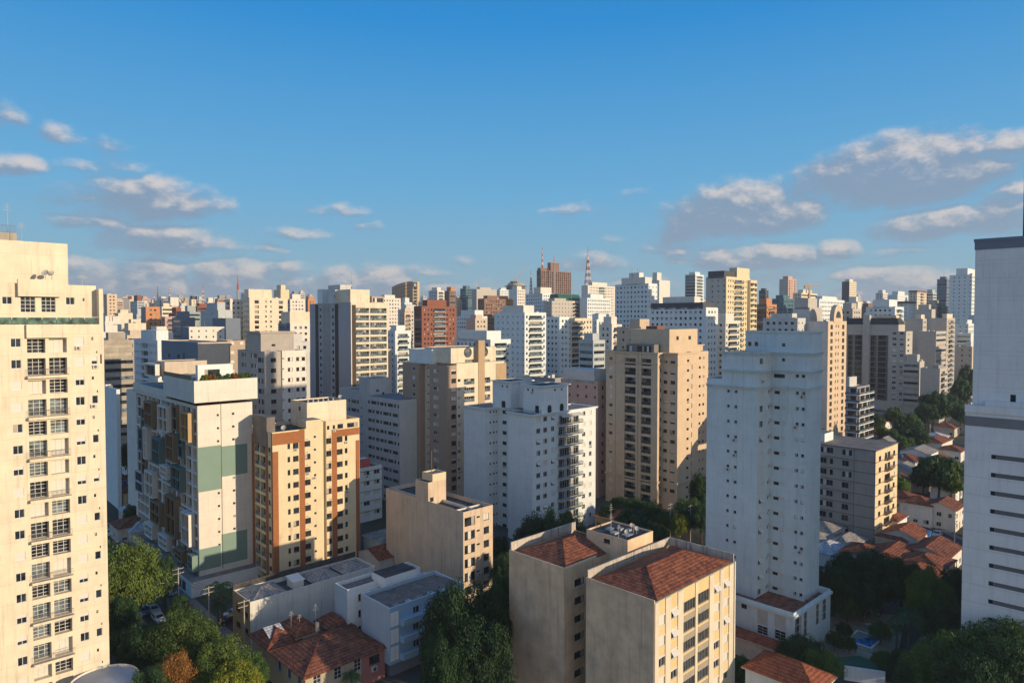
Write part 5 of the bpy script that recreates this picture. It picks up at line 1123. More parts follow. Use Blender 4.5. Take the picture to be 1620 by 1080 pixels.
# dark balcony tower
b = Bld('apartment_tower', 'tower with dark full width balconies, slate mansard roof and arched top windows', 1433.5, 524, 358, 46, wallm=PAL['putty'])
XG = lambda x: 1180+x/4.91; YG = lambda y: 400+y/4.91
D = b.u('L', 1338, 520); W = b.u('R', 1441, 523); zT = b.z; A = b.box(0, W+3, 0, D, 0, zT, par=.3)
b.grid(A, 'L', [(XG(965), XG(1108)), (XG(790), XG(905))], YG(640), YG(680), 15, 2.9, 'b', FRD, depth=1.4, var=0, extra=('rail', RAIL, 'bars', 1.0), name='balcony_door', xref=XG(1100))
b.grid(A, 'L', [(XG(1140), XG(1170)), (XG(1197), XG(1225))], YG(615), YG(635), 16, 2.9, 'w', FRW); b.grid(A, 'R', [(XG(1257), XG(1270))], YG(625), YG(640), 16, 2.9, 'd', FRD)
mb = MB(); SL = pbr('slate', (.035, .04, .045), .7); v0, v1 = b.u('L', XG(1190), 515), D
mb.face([(0, v0, zT+3.6), (0, v1, zT+3.6), (1.5, v1, zT+7), (1.5, v0+1.5, zT+7)], SL); mb.face([(0, v0, zT+3.6), (1.5, v0+1.5, zT+7), (W, v0+1.5, zT+7), (W+3, v0, zT+3.6)], SL); mb.face([(1.5, v0+1.5, zT+7), (1.5, v1, zT+7), (W, v1, zT+7), (W, v0+1.5, zT+7)], SL); b.part(mb, 'mansard_roof')
A2 = b.box(.3, W+3, v0+.3, D, zT-.3, zT+3.6, par=0, roof=None)
for x in (980, 1040, 1085, 800, 840, 890): b.grid(A2, 'L', [(XG(x-16), XG(x+16))], YG(580), YG(635), 1, 3, 'w', FRD, var=0)
mb = MB(); va, vb = b.u('L', XG(960), 510, -1), b.u('L', XG(910), 510, -1); mb.box(-1, 2, va, vb, 0, b.zz('L', XG(930), YG(482), -1), b.m); b.part(mb, 'stair_tower')
b.box(5, 10, v0+3, v0+14, zT+6.9, zT+8.5, CREAM, par=.1)
mb = MB(); mb.box(-1.5, W+4, -1.5, D, 0, 5, b.m); b.part(mb, 'podium'); b.finish(60)
# striped small balcony building
b = Bld('apartment_building', 'small block wrapped in white horizontal balcony slabs in front of the dark balcony tower', 1356, 612, 262, 46, wallm=PAL['dgrey'])
W = b.u('R', 1376, 606); D = b.u('L', 1339, 604); A = b.box(0, W, 0, D, 0, b.z, par=.3); nF = int(b.z/2.9)
for k in range(nF):
    z1 = b.z-.7-k*2.9; b.win(A, 'R', .4, W-.4, z1-2.0, z1, 'b', FRD); b.win(A, 'L', .4, D-.6, z1-2.0, z1, 'b', FRD)
    mb = MB(); z = z1-2.5; mb.box(-1.3, W+1.2, -1.4, -.003, z, z+.3, WHITE); mb.box(-1.3, -.003, -.003, D, z, z+.3, WHITE); o = b.part(mb, 'balcony')
    mb = MB(); mb.box(-1.28, W+1.2, -1.38, -1.33, z+.31, z+1.1, GLB); mb.box(-1.28, -1.23, -1.33, D, z+.31, z+1.1, GLB); mb.build('railing', o)
b.box(.5, W*.6, 3, D, b.z-.3, b.z+3.5, GREYL, par=.1); b.finish()
# special skyline shapes
def solo(name, label, cat, px, py, Y):
    p = at(px, py, Y); g = ter(p.x, p.y); return empty(name, (p.x, p.y, g), 0, label, cat), p.z-g
def place(mb, root, nm): return mb.build(nm, root)
# curved dark tower
r_, h = solo('office_tower', 'dark office tower with a curved roof line and a gold lit end, left of centre', 'office tower', 653, 445, 850)
DK = PAL['dark']; mb = MB(); n = 14; w = 26.0; dp = 18
for k in range(n):
    a, c = -w+w*1.0*k/n, -w+w*(k+1)/n; za, zc = h-7*(k/n-1)**2, h-7*((k+1)/n-1)**2
    mb.face([(a, 0, 0), (c, 0, 0), (c, 0, zc), (a, 0, za)], DK if k % 5 != 4 or k < 5 else OCHRE); mb.face([(a, 0, za), (c, 0, zc), (c, dp, zc), (a, dp, za)], DK); mb.face([(a, dp, 0), (c, dp, 0), (c, dp, zc), (a, dp, za)], DK)
    for q in range(22): mb.box(a+.25, c-.25, -.12, -.01, za-5-q*4, za-4-q*4, GL)
mb.face([(-w, 0, 0), (-w, dp, 0), (-w, dp, h-7), (-w, 0, h-7)], DK); o = place(mb, r_, 'wall'); 
mb = MB(); wall(mb, 'R', 0, 0.003, 6, 0, h, [(1, 5, h-6-k*4, h-3.6-k*4, .3) for k in range(22)], YEL, back=GL); mb.face([(6,0,0),(6,dp,0),(6,dp,h),(6,0,h)], YEL); mb.face([(0,0,h),(6,0,h),(6,dp,h),(0,dp,h)], DK); place(mb, r_, 'side_wing')
mb = MB(); mb.box(.8, 5.2, -.4, -.05, h-8, h-1, DK); mb.face([(3+1.5*cos(2*pi*k/12), -.45, h-4.5+2.2*sin(2*pi*k/12)) for k in range(12)], FRW); place(mb, r_, 'sign')
# round tower under construction with crane
r_, h = solo('office_tower', 'round concrete tower under construction on the central skyline', 'office tower', 816, 452, 1100)
mb = MB()
for k in range(8):
    z = h-3.6*k; mb.cyl(0, 0, z-.8, z, 18, 18, CONC, 24); mb.cyl(0, 0, z-3.6, z-.8, 15, 15, DK, 20, False)
mb.cyl(0, 0, 0, h-28, 17, 17, CONC, 24, False); place(mb, r_, 'wall'); mb = MB(); mb.cyl(0, 0, h, h+4, 13, 13, CONC, 20); mb.cyl(-3, 0, h+4, h+7, 6, 6, DK, 14); place(mb, r_, 'roof_house')
# domed cream tower
r_, h = solo('office_tower', 'cream tower with a rounded shoulder and red sign on the far left skyline', 'office tower', 199, 470, 1150)
mb = MB(); n = 8
pr = [(-8, 0), (-8, h-6)]+[(-8+8*(1-cos(pi/2*k/n)), h-6+8*sin(pi/2*k/n)) for k in range(1, n+1)]+[(6, h+2), (7, h-1), (7, 0)]
mb.face([(x, 0, z) for x, z in pr], PAL['cream']); mb.face([(x, 16, z) for x, z in pr][::-1], PAL['cream'])
for k in range(len(pr)-1): mb.face([(pr[k][0], 0, pr[k][1]), (pr[k+1][0], 0, pr[k+1][1]), (pr[k+1][0], 16, pr[k+1][1]), (pr[k][0], 16, pr[k][1])], PAL['cream'])
for k in range(20): mb.box(-6.5, 5.5, -.15, -.01, h-4-3.4*k, h-2.6-3.4*k, GLB)
place(mb, r_, 'wall'); mb = MB(); mb.box(4, 9, -.5, 3, h-3, h+2, PAL['red']); place(mb, r_, 'sign')
# masts and antennas on the ridge
RDW = pbr('mast_red', (.35, .07, .05), streak=0); 
def mast(px, yt, yb, Y, wb, label, lattice=False, col=None, name='antenna_mast'):
    p = at(px, yb, Y); top = at(px, yt, Y).z; g = ter(p.x, p.y); r_ = empty(name, (p.x, p.y, g), .3, label, 'antenna mast'); h = top-g; z0 = p.z-g
    mb = MB(); cols = (RDW, FRW)
    if lattice:
        zb = z0-12; seg = 12; P = lambda k, i: (wb/2*(1-k/seg*.88)*(1 if i in (0, 3) else -1), wb/2*(1-k/seg*.88)*(1 if i < 2 else -1), zb+(h-zb)*.80*k/seg)
        for k in range(seg):
            m = cols[k % 2]
            for i in range(4):
                mb.bar(P(k, i), P(k+1, i), .45, m); mb.bar(P(k, i), P(k+1, (i+1) % 4), .25, m); mb.bar(P(k, (i+1) % 4), P(k+1, i), .25, m)
        mb.cyl(0, 0, zb+(h-zb)*.8, h, .35, .12, RDW, 6); mb.box(-wb*.6, wb*.6, -wb*.6, wb*.6, 0, zb, PAL['dgrey'])
    else:
        n = 7; mb.cyl(0, 0, 0, z0, wb*.6, wb*.5, PAL['dgrey'], 6, True)
        for k in range(n):
            a_, c_ = z0+(h-z0)*k/n, z0+(h-z0)*(k+1)/n; mb.cyl(0, 0, a_, c_, wb/2*(1-k/n*.8), wb/2*(1-(k+1)/n*.8), (col or cols[k % 2]), 6)
    place(mb, r_, 'mast'); 
    mb = MB(); z = z0+(h-z0)*.45
    pw = wb*(.22 if lattice else .5)
    for q in range(4): mb.box(-pw, pw, -pw, pw, z+q*(h-z0)*.1, z+q*(h-z0)*.1+.5, STEEL)
    place(mb, r_, 'platform')
mast(243.5, 457, 474, 900, 1.6, 'left mast of the cluster above the orange block'); mast(249.5, 452, 473, 900, 1.8, 'tallest thin dark mast above the orange block', col=DK)
mast(268, 453, 470, 900, 2.0, 'red and white mast over the white framed slab'); mast(270.5, 454, 471, 980, 1.0, 'thin mast just right of the one over the white framed slab')
mast(287, 459, 475, 900, 1.6, 'short striped mast right of the white framed slab'); mast(321.5, 449, 482, 760, 4.0, 'stout dark lattice mast standing alone left of the cream apartments', True)
mast(376.3, 437, 458, 700, 2.2, 'dark red mast on the left of the cream apartments', col=RDW); mast(217, 452, 464, 850, .8, 'thin mast on the red capped tower')
mast(858, 391, 424, 905, 2.4, 'tall red and white mast on the left of the brown tower'); mast(877, 403, 418, 905, 1.8, 'short red and white mast on the roof house of the brown tower')
mast(930, 390, 452, 760, 7.5, 'big red and white lattice tower right of the brown tower', True); mast(840, 427, 457, 950, 4.0, 'squat red and white lattice tower left of the brown tower', True, name='antenna_mast')
mast(757, 445, 457, 770, .7, 'hair thin mast over the wide putty tower'); mast(1000, 424, 432, 430, .3, 'left hair thin aerial on the stepped white tower'); mast(1009, 423, 431, 430, .3, 'right hair thin aerial on the stepped white tower')
mast(556, 430, 457, 290, .3, 'hair thin aerial above the tall grey tower'); mast(1297, 458, 473, 600, .5, 'thin aerial right of the tower crane')
def crane(px, yb, yt, Y, jib, back, tilt, label):
    p = at(px, yb, Y); g = ter(p.x, p.y); top = at(px, yt, Y).z-g; r_ = empty('tower_crane', (p.x, p.y, g), 0, label, 'crane'); Y_ = pbr('crane_paint', (.55, .40, .25), streak=0)
    mb = MB(); mb.bar((0, 0, 0), (0, 0, top), 1.4, Y_); place(mb, r_, 'mast'); mb = MB(); mb.bar((0, 0, top), (jib*cos(tilt), 0, top+jib*sin(tilt)), 1.0, Y_); mb.bar((0, 0, top+.5), (-back, 0, top), 1.2, Y_); place(mb, r_, 'jib'); mb = MB(); mb.box(-back-2, -back+2, -1, 1, top-2.5, top, Y_); place(mb, r_, 'counterweight')
crane(1280.5, 465, 451.5, 650, 9.5, 3, 0, 'tower crane with a level jib on the right skyline'); crane(819, 446, 440, 1095, 20, 4, 1.0, 'luffing crane on the round tower under construction')
# green sloped roof
b = Bld('roof_pavilion', 'big sloped dark green roof on the cream building below the brown tower', 885, 475, 565, 46, cat='roof pavilion')
W = b.u('R', 921, 475); mb = MB(); GRN = pbr('green_roof_sheet', (.03, .11, .07), .5, streak=0); z = b.z
mb.face([(0, 0, z), (W, 0, z), (W, 4, z+5.5), (2, 4, z+5.5)], GRN); mb.face([(0, 12, z), (0, 0, z), (2, 4, z+5.5), (2, 12, z+5.5)], GRN); mb.face([(2, 4, z+5.5), (W, 4, z+5.5), (W, 12, z+5.5), (2, 12, z+5.5)], GRN); mb.box(.5, W, .5, 12, 0, z, PAL['cream']); b.part(mb, 'roof')

# ---- fillers: every remaining plot of the city
rf = random.Random(11); CN = ['cream', 'white', 'cool', 'tan', 'grey', 'pale', 'putty', 'beige', 'buff', 'white', 'cream', 'cool', 'pink', 'dgrey', 'orange', 'brown', 'teal', 'yellow', 'red']
used = set()
SHAPES = ['flat topped', 'stepped', 'slender', 'broad', 'squat', 'tall', 'plain', 'balconied', 'ribbed', 'blank sided', 'boxy', 'weathered']
def desc(x, yt, Y, col, st, h):
    near = sorted(LM[:130], key=lambda l: abs(l[0]-x)*2+abs(l[1]-yt))[:12]
    for l in near:
        side = 'left of' if x < l[0]-1 else 'right of' if x > l[0]+1 else 'behind'
        short = ' '.join(l[3].split()[:6])
        while short.split()[-1] in ('a', 'the', 'and', 'with', 'of', 'in', 'its', 'on', 'beside', 'under', 'by', 'right', 'left', 'just', 'above', 'an', 'two', 'between', 'that', 'behind', 'below', 'dark', 'big', 'fine', 'long', 'red', 'tall', 'white', 'rises', 'three', 'small', 'standing', 'showing', 'wedged', 'hidden', 'rising', 'row', 'brown', 'wrapped', 'horizontal', 'slate', 'several', 'light', 'pale', 'single', 'raw', 'more', 'blue', 'single'): short = ' '.join(short.split()[:-1])
        for s in rf.sample(SHAPES, 6):
            t = f'{s} {PN[col]} block {side} the {short}'
            if t not in used and len(t.split()) <= 16: used.add(t); return t
    return f'{PN[col]} block'
cnt = 0; tries = 0
while cnt < 185 and tries < 9000:
    tries += 1
    band = rf.random()
    Y = rf.uniform(430, 780) if band < .25 else rf.uniform(760, 2100) if band < .93 else rf.uniform(300, 430)
    x = rf.uniform(150, 1560) if Y > 330 else rf.uniform(180, 1530)
    if Y > 760: yt = rf.triangular(468, 493, 480); 
    elif Y > 430: yt = rf.triangular(490, 520, 502)
    else: yt = rf.uniform(545, 610)
    p = at(x, yt, Y); h = p.z-ter(p.x, p.y)
    if h < 9 or h > 75: continue
    w = rf.uniform(8, 17)
    if blocked(p.x, p.y+w*.7, w*.62): continue
    wpx = w*1080/Y; xl, xr = x-wpx*rf.uniform(.2, .8), x+wpx*rf.uniform(.4, .9)
    col = rf.choice(CN[:11] if rf.random() < .9 else CN); st = rf.choice(['pp', 'bp', 'sp', 'pn', 'nn', 'dp', 'ss', 'pf', 'fn', 'bf'])
    far(xl, x, xr, yt, Y, col, st, desc(x, yt, Y, col, st, h), seed=tries, minw=6); cnt += 1
print('fillers', cnt)

# the farthest part of the city, one mass on the ridge
mb = MB(); rd = random.Random(77); far_m = [PAL[k] for k in ('cream', 'white', 'cool', 'putty', 'pale', 'tan', 'grey', 'blue', 'pink')]
for k in range(330):
    Y = rd.uniform(2200, 3600); x = rd.uniform(-.72, .74)*Y; yt = rd.triangular(466, 490, 482); h = (507-yt)/1080*Y+60; g = ter(0, Y)-2; w = rd.uniform(12, 30); d = rd.uniform(12, 26); a = radians(44+rd.choice((0, 0, 0, 20))); ca, sa = cos(a), sin(a); m = rd.choice(far_m)
    def T(u, v, z): return (x+u*ca-v*sa, Y+u*sa+v*ca, z)
    c = [(0, 0), (w, 0), (w, d), (0, d)]
    for i in range(4): p, q = c[i], c[(i+1) % 4]; mb.face([T(*p, g), T(*q, g), T(*q, h), T(*p, h)], m)
    mb.face([T(*p, h) for p in c], m)
    if rd.random() < .6:
        u0, u1, v0, v1 = w*.2, w*.7, d*.2, d*.8; c2 = [(u0, v0), (u1, v0), (u1, v1), (u0, v1)]; hh = h+rd.uniform(3, 9)
        for i in range(4): p, q = c2[i], c2[(i+1) % 4]; mb.face([T(*p, h), T(*q, h), T(*q, hh), T(*p, hh)], m)
        mb.face([T(*p, hh) for p in c2], m)
    n = int((h-g)/4)
    for j in range(min(n, 14)):
        z = h-3-j*4; mb.face([T(w*.08, -.3, z-1.6), T(w*.92, -.3, z-1.6), T(w*.92, -.3, z), T(w*.08, -.3, z)], GL if rd.random() < .8 else m); mb.face([T(-.3, d*.08, z-1.6), T(-.3, d*.92, z-1.6), T(-.3, d*.92, z), T(-.3, d*.08, z)], GL)
tag(mb.build('distant_city'), kind='stuff')
# ================================================================== low foreground buildings, houses, trees, streets
def near_point(x, y, z):      # world point back to picture position (only to word the labels)
    v = Vector((x, y, z-CAMZ)); f = v.y*CP-v.z*SP; up = v.y*SP+v.z*CP
    return 810+F*v.x/f, 540-F*up/f
LMK = [(85,760,'left cream tower'),(300,780,'modern white tower'),(480,780,'brick striped tower'),(690,830,'small beige block'),(850,750,'white twin tower'),(960,980,'tiled roof foreground block'),(1200,760,'tall pale tower'),(1360,780,'grey putty block'),(1570,800,'right edge tower'),(1050,690,'tan balcony tower'),(640,690,'grey slab'),(1390,590,'dark balcony tower'),(590,940,'blue-white flats'),(470,910,'long sheet roofed building'),(500,1030,'old tiled house'),(1360,1010,'swimming pool'),(1325,600,'arch topped tower'),(230,700,'modern white tower side street'),(715,650,'round window brick tower'),(1290,960,'pale tower podium'),(1480,860,'terraced tiled houses'),(1470,700,'hillside villas'),(200,560,'raw concrete block'),(1500,615,'yellow villa'),(730,1000,'dense dark tree'),(870,850,'white twin tower foot')]
usedl = set()
def lab(adj, noun, x, y, alts):
    for l in sorted(LMK, key=lambda l: abs(l[0]-x)+abs(l[1]-y))[:7]:
        side = ('left of' if x < l[0]-25 else 'right of' if x > l[0]+25 else ('below' if y > l[1]+10 else 'above'))
        for a in alts:
            t = ' '.join(f'{a} {adj} {noun} {side} the {l[2]}'.split())
            if t not in usedl: usedl.add(t); return t
    t = f'{alts[0]} {adj} {noun} among the rooftops {len(usedl)}'; return t

# ---------------- trees
def leaf_mat(name, c1, c2, c3):
    m = bpy.data.materials.new(name); m.use_nodes = True; m.node_tree.nodes.clear(); t = NT(m.node_tree)
    tc = t.n('ShaderNodeTexCoord').outputs['Object']; oi = t.n('ShaderNodeObjectInfo').outputs['Random']
    n1 = t.n('ShaderNodeTexNoise', {'Vector': tc, 'Scale': 3.0, 'Detail': 4.0}).outputs[0]; n2 = t.n('ShaderNodeTexNoise', {'Vector': tc, 'Scale': 28.0, 'Detail': 1.0}).outputs[0]
    v = t.m('ADD', t.m('ADD', t.m('MULTIPLY', n1, .55), t.m('MULTIPLY', n2, .45)), t.m('MULTIPLY_ADD', oi, .16, -.08))
    c = t.ramp(v, [(.30, c1), (.50, c2), (.70, c3)])
    d = t.n('ShaderNodeBsdfPrincipled', {'Base Color': c, 'Roughness': .6, 'Specular IOR Level': .25}); tr = t.n('ShaderNodeBsdfTranslucent', {0: c})
    mx = t.n('ShaderNodeMixShader', {0: .28, 1: d.outputs[0], 2: tr.outputs[0]}); t.n('ShaderNodeOutputMaterial', {0: mx.outputs[0]}); MATS[name] = m; return m
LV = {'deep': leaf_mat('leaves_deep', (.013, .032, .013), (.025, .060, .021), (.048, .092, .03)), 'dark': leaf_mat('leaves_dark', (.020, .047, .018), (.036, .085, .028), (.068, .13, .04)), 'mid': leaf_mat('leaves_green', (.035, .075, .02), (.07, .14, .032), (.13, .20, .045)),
      'lit': leaf_mat('leaves_olive', (.05, .09, .02), (.095, .15, .028), (.16, .21, .038)), 'yel': leaf_mat('leaves_yellow_green', (.06, .10, .012), (.16, .20, .02), (.28, .28, .03)), 'aut': leaf_mat('leaves_autumn', (.12, .05, .015), (.26, .11, .025), (.36, .20, .05))}  # 'lit' leaves: sunlight put into a brighter olive leaf colour
BARK = pbr('bark', (.09, .07, .05), .9, .1, .3, 0)
def crown_mesh(seed, mat, ncl=58, per=140, ls=.055, flat=.62, fine=False):
    r = random.Random(seed); v = []; f = []
    def leaf(p, n, s):
        t = Vector((r.gauss(0, 1), r.gauss(0, 1), r.gauss(0, .6))); a = n.cross(t)
        if a.length < 1e-4: return
        a.normalize(); b_ = n.cross(a).normalized(); a *= s*r.uniform(.7, 1.2); b_ *= s*r.uniform(.45, .8); k = len(v)
        v.extend([p-a, p+b_*.9, p+a, p-b_*.9]); f.append((k, k+1, k+2, k+3))
    lob = [(r.uniform(0, 2*pi), r.uniform(.75, 1.08)) for _ in range(6)]
    for i in range(ncl):
        while True:
            d = Vector((r.gauss(0, 1), r.gauss(0, 1), r.gauss(0, 1))).normalized()
            if d.z > -.35: break
        az = atan2(d.y, d.x); k = 1-.16*(1+cos(3*az+seed))*.5+r.uniform(-.06, .06)
        rad = r.uniform(.66, .95)*k if i > ncl*.25 else r.uniform(.2, .6)
        c = Vector((d.x*rad, d.y*rad, (d.z*rad*flat)+.42)); cr = r.uniform(.17, .29)
        for _ in range(per):
            e = Vector((r.gauss(0, 1), r.gauss(0, 1), r.gauss(0, 1)+.35)).normalized(); rr = cr*r.uniform(.65, 1.08)
            leaf(c+Vector((e.x*rr, e.y*rr, e.z*rr*.8)), (e+Vector((r.gauss(0, .3), r.gauss(0, .3), r.gauss(0, .3)))).normalized(), ls*r.uniform(.7, 1.25))
    for _ in range(700):
        d = Vector((r.gauss(0, 1), r.gauss(0, 1), r.gauss(0, 1))).normalized()*r.uniform(.1, .72); leaf(Vector((d.x, d.y, d.z*flat+.4)), Vector((r.gauss(0, 1), r.gauss(0, 1), r.gauss(0, 1))).normalized(), ls*2.2)
    me = bpy.data.meshes.new('crown'); me.from_pydata(v, [], f); me.materials.append(LV[mat]); me.update(); return me
def trunk_mesh(seed):
    r = random.Random(seed); mb = MB(); n = 7; P = [Vector((0, 0, 0)), Vector((r.uniform(-.05, .05), r.uniform(-.05, .05), .5)), Vector((r.uniform(-.08, .08), r.uniform(-.08, .08), 1.0))]
    def limb(p, q, a, c):
        d = (q-p).normalized(); u = d.cross(Vector((0, .3, 1)) if abs(d.z) < .9 else Vector((1, 0, 0))).normalized(); w = d.cross(u)
        for k in range(n):
            s_, t_ = 2*pi*k/n, 2*pi*(k+1)/n
            mb.face([p+(u*cos(s_)+w*sin(s_))*a, p+(u*cos(t_)+w*sin(t_))*a, q+(u*cos(t_)+w*sin(t_))*c, q+(u*cos(s_)+w*sin(s_))*c], BARK)
    limb(P[0], P[1], .09, .07); limb(P[1], P[2], .07, .05)
    for k in range(5):
        a = 2*pi*k/5+r.uniform(-.4, .4); limb(P[1]+Vector((0, 0, .25)), Vector((cos(a)*.55, sin(a)*.55, r.uniform(1.05, 1.4))), .04, .015)
    o = mb.build('trunk'); me = o.data; bpy.data.objects.remove(o); return me
CR = {k: [crown_mesh(i*7+j*31+3, k) for i in range({'deep': 1, 'dark': 3, 'mid': 3, 'lit': 2, 'yel': 1, 'aut': 1}[k])] for j, k in enumerate(LV)}
CRF = {k: [crown_mesh(i*5+j*17+91, k, 95, 250, .026)for i in range(2)] for j, k in enumerate(('deep', 'dark', 'mid', 'lit'))}
CRF['yel'] = [crown_mesh(44, 'yel', 90, 180, .03)]; CRF['aut'] = [crown_mesh(45, 'aut', 90, 180, .03)]
TRK = [trunk_mesh(5), trunk_mesh(6)]
rt = random.Random(5)
TREEPOS = []
def tree_at(x, y, h, w, kind, label, fine=False, group=None, crown_frac=.62):
    g = ter(x, y); r_ = empty('broadleaf_tree', (x, y, g), rt.uniform(0, 6.28), label, 'tree', group); ch = h*crown_frac
    t = link('trunk', rt.choice(TRK), r_, (0, 0, 0)); t.scale = (h*.28, h*.28, h-ch*.72)
    c = link('crown', rt.choice((CRF if fine else CR)[kind]), r_, (0, 0, h-ch)); c.scale = (w/2, w/2*rt.uniform(.9, 1.1), ch)
    TREEPOS.append((x, y, w/2)); return r_
def tree(px, yt, yb, wpx, kind, label=None, fine=True, cf=.7):
    p = gnd(px, yb); h = at(px, yt, p.y).z-p.z; w = wpx*p.y/1080; ad = {'deep': 'very dark green', 'dark': 'dark green', 'mid': 'green', 'lit': 'sunlit olive', 'yel': 'yellow green', 'aut': 'orange autumn'}[kind]
    return tree_at(p.x, p.y, h, w, kind, label or lab(ad, 'tree', px, (yt+yb)/2, ('leafy', 'round', 'tall', 'spreading', 'bushy', 'dense', 'small', 'shady')), fine, None, cf)
def palm_mesh(seed, nf=17):
    r = random.Random(seed); mb = MB(); m = LV['mid'] if seed % 2 else LV['dark']
    for k in range(nf):
        a = 2*pi*k/nf+r.uniform(-.15, .15); el = r.uniform(.1, 1.1); L = r.uniform(.85, 1.1); P = []
        for q in range(9):
            s_ = q/8; P.append(Vector((cos(a)*L*s_*cos(el*.5), sin(a)*L*s_*cos(el*.5), L*(sin(el)*s_-.95*s_*s_))))
        sd_ = Vector((-sin(a), cos(a), 0))
        for q in range(8):
            for sgn in (-1, 1):
                for w_ in range(2):
                    p0 = P[q].lerp(P[q+1], w_*.5); p1 = P[q].lerp(P[q+1], w_*.5+.34); ln = .26*(1-.75*abs(q/8-.35)); tip = p0+sd_*sgn*ln+Vector((cos(a)*.1, sin(a)*.1, -.10-.1*r.random()))
                    mb.face([p0, p1, tip+(p1-p0)*.5, tip], m)
        for q in range(8): mb.bar(P[q], P[q+1], .015, m)
    o = mb.build('crown'); me = o.data; bpy.data.objects.remove(o); return me
PLM = [palm_mesh(1), palm_mesh(2)]
def palm(px, yt, yb, wpx, label, k=0):
    p = gnd(px, yb); h = at(px, yt, p.y).z-p.z; w = wpx*p.y/1080/2; r_ = empty('palm_tree', (p.x, p.y, p.z), rt.uniform(0, 6), label, 'palm tree')
    mb = MB(); top = h-w*.35
    for q in range(8): mb.cyl(0, 0, top*q/8, top*(q+1)/8, .22-.008*q, .20-.008*q, pbr('palm_bark', (.16, .13, .10), .9, .1, .3, 0), 9, False)
    mb.build('trunk', r_); c = link('crown', PLM[k], r_, (0, 0, top)); c.scale = (w, w, w); return r_

# ---------------- roads
ASPH = pbr('asphalt', (.055, .055, .058), .9, .2, .25, 0, .01, 2); PAVE = pbr('pavement', (.20, .19, .18), .9, .2, .3, 0, .01, 2); LINE = pbr('road_paint', (.6, .6, .56), .7, streak=0)
def road(pts, w, name='road', dash=True):
    P = [Vector((x, y, ter(x, y))) for x, y in pts]; Q = []
    for a, b_ in zip(P, P[1:]):
        n = max(1, int((b_-a).length/6)); Q += [a.lerp(b_, k/n) for k in range(n)]
    Q.append(P[-1]); mb, sb, lb = MB(), MB(), MB()
    for a, b_ in zip(Q, Q[1:]):
        d = (b_-a).normalized(); s_ = Vector((d.y, -d.x, 0)).normalized()
        def q(p, o, z): return (p.x+s_.x*o, p.y+s_.y*o, ter(p.x, p.y)+z)
        mb.face([q(a, -w/2, .03), q(a, w/2, .03), q(b_, w/2, .03), q(b_, -w/2, .03)], ASPH)
        for sg in (-1, 1):
            sb.face([q(a, sg*w/2, .16), q(a, sg*(w/2+2), .16), q(b_, sg*(w/2+2), .16), q(b_, sg*w/2, .16)], PAVE); sb.face([q(a, sg*w/2, .0), q(b_, sg*w/2, .0), q(b_, sg*w/2, .16), q(a, sg*w/2, .16)], PAVE)
    for k in range(0, len(Q)-1, 2):
        a, b_ = Q[k], Q[k].lerp(Q[k+1], .5); d = (b_-a).normalized(); s_ = Vector((d.y, -d.x, 0)); 
        lb.face([(a.x-s_.x*.07, a.y-s_.y*.07, a.z+.036), (a.x+s_.x*.07, a.y+s_.y*.07, a.z+.036), (b_.x+s_.x*.07, b_.y+s_.y*.07, b_.z+.036), (b_.x-s_.x*.07, b_.y-s_.y*.07, b_.z+.036)], LINE)
    tag(mb.build('road'), kind='structure'); tag(sb.build('pavement'), kind='structure'); tag(lb.build('road_marking'), kind='structure')
A46 = radians(46.5); XD_ = Vector((sin(A46), cos(A46))); YD_ = Vector((-cos(A46), sin(A46)))
p2 = Vector((TW2[0].C.x, TW2[0].C.y)); c0 = p2-XD_*8.5
RS = c0-YD_*62; RE = c0+YD_*170
road([(RS.x, RS.y), (RE.x, RE.y)], 9)
g1 = gnd(1400, 720); g2 = gnd(1445, 690); g3 = gnd(1500, 648); g4 = gnd(1512, 634); road([(g1.x, g1.y), (g2.x, g2.y), (g3.x, g3.y), (g4.x, g4.y+10)], 8)
h1 = gnd(1525, 880); h2 = gnd(1478, 846); h3 = gnd(1430, 812); road([(h1.x+8, h1.y-6), (h2.x, h2.y), (h3.x, h3.y)], 7)
ROADS = [(RS, RE, 11), (Vector((g1.x, g1.y)), Vector((g4.x, g4.y)), 10), (Vector((h1.x, h1.y)), Vector((h3.x, h3.y)), 8)]
def onroad(x, y, r):
    for a, b_, w in ROADS:
        d = b_-a; t = max(0, min(1, (Vector((x, y))-a).dot(d)/d.dot(d)))
        if (Vector((x, y))-(a+d*t)).length < r+w*.5: return True
    return False

# ---------------- long sheet-roofed building
b = Bld('commercial_building', 'long low building with patched fibre sheet hip roofs and an ochre end', 395.5, 952, 122.5, 46, cat='building', wallm=pbr('whitewashed_wall', (.60, .59, .53), var=.12, streak=.2), g=0)
X = lambda x: 360+x/3.522; Y_ = lambda y: 860+y/3.522
W = b.u('R', 593, 887); D = b.u('L', 368, 933); zT = b.z
A = b.box(0, W, 0, D, 0, zT, par=.9, roof=ROOFD, faces='RSN', cope=WHITEW); A2 = b.box(-.01, 1, .01, D, 0, zT, pbr('paint_mustard', (.36, .26, .12)), par=0, faces='L', roof=None)
b.grid(A2, 'L', [(X(48), X(72)), (X(87), X(113))], Y_(345), Y_(378), 3, 3.0, 'w', FRD, var=0)
for (x0, x1) in ((.3, .30*W), (.50*W, .74*W), (.76*W, .98*W)): hip(x0, x1, .3, D-.3, zT-.55, 1.3, FIBRO, b.root)
mb = MB(); mb.box(.36*W, .44*W, 2.2, 5, zT-.9, zT+.5, WHITEW); mb.face([(.35*W, 2, zT+.5), (.45*W, 2, zT+.5), (.45*W, 5.2, zT+1.0), (.35*W, 5.2, zT+1.0)], WHITEW); b.part(mb, 'roof_hut')
mb = MB(); mb.box(0, W, D-.25, D+.02, zT, zT+1.1, ROOFD); b.part(mb, 'parapet'); b.finish(); FOOT.append((b.C.x+8, b.C.y+8, 18))
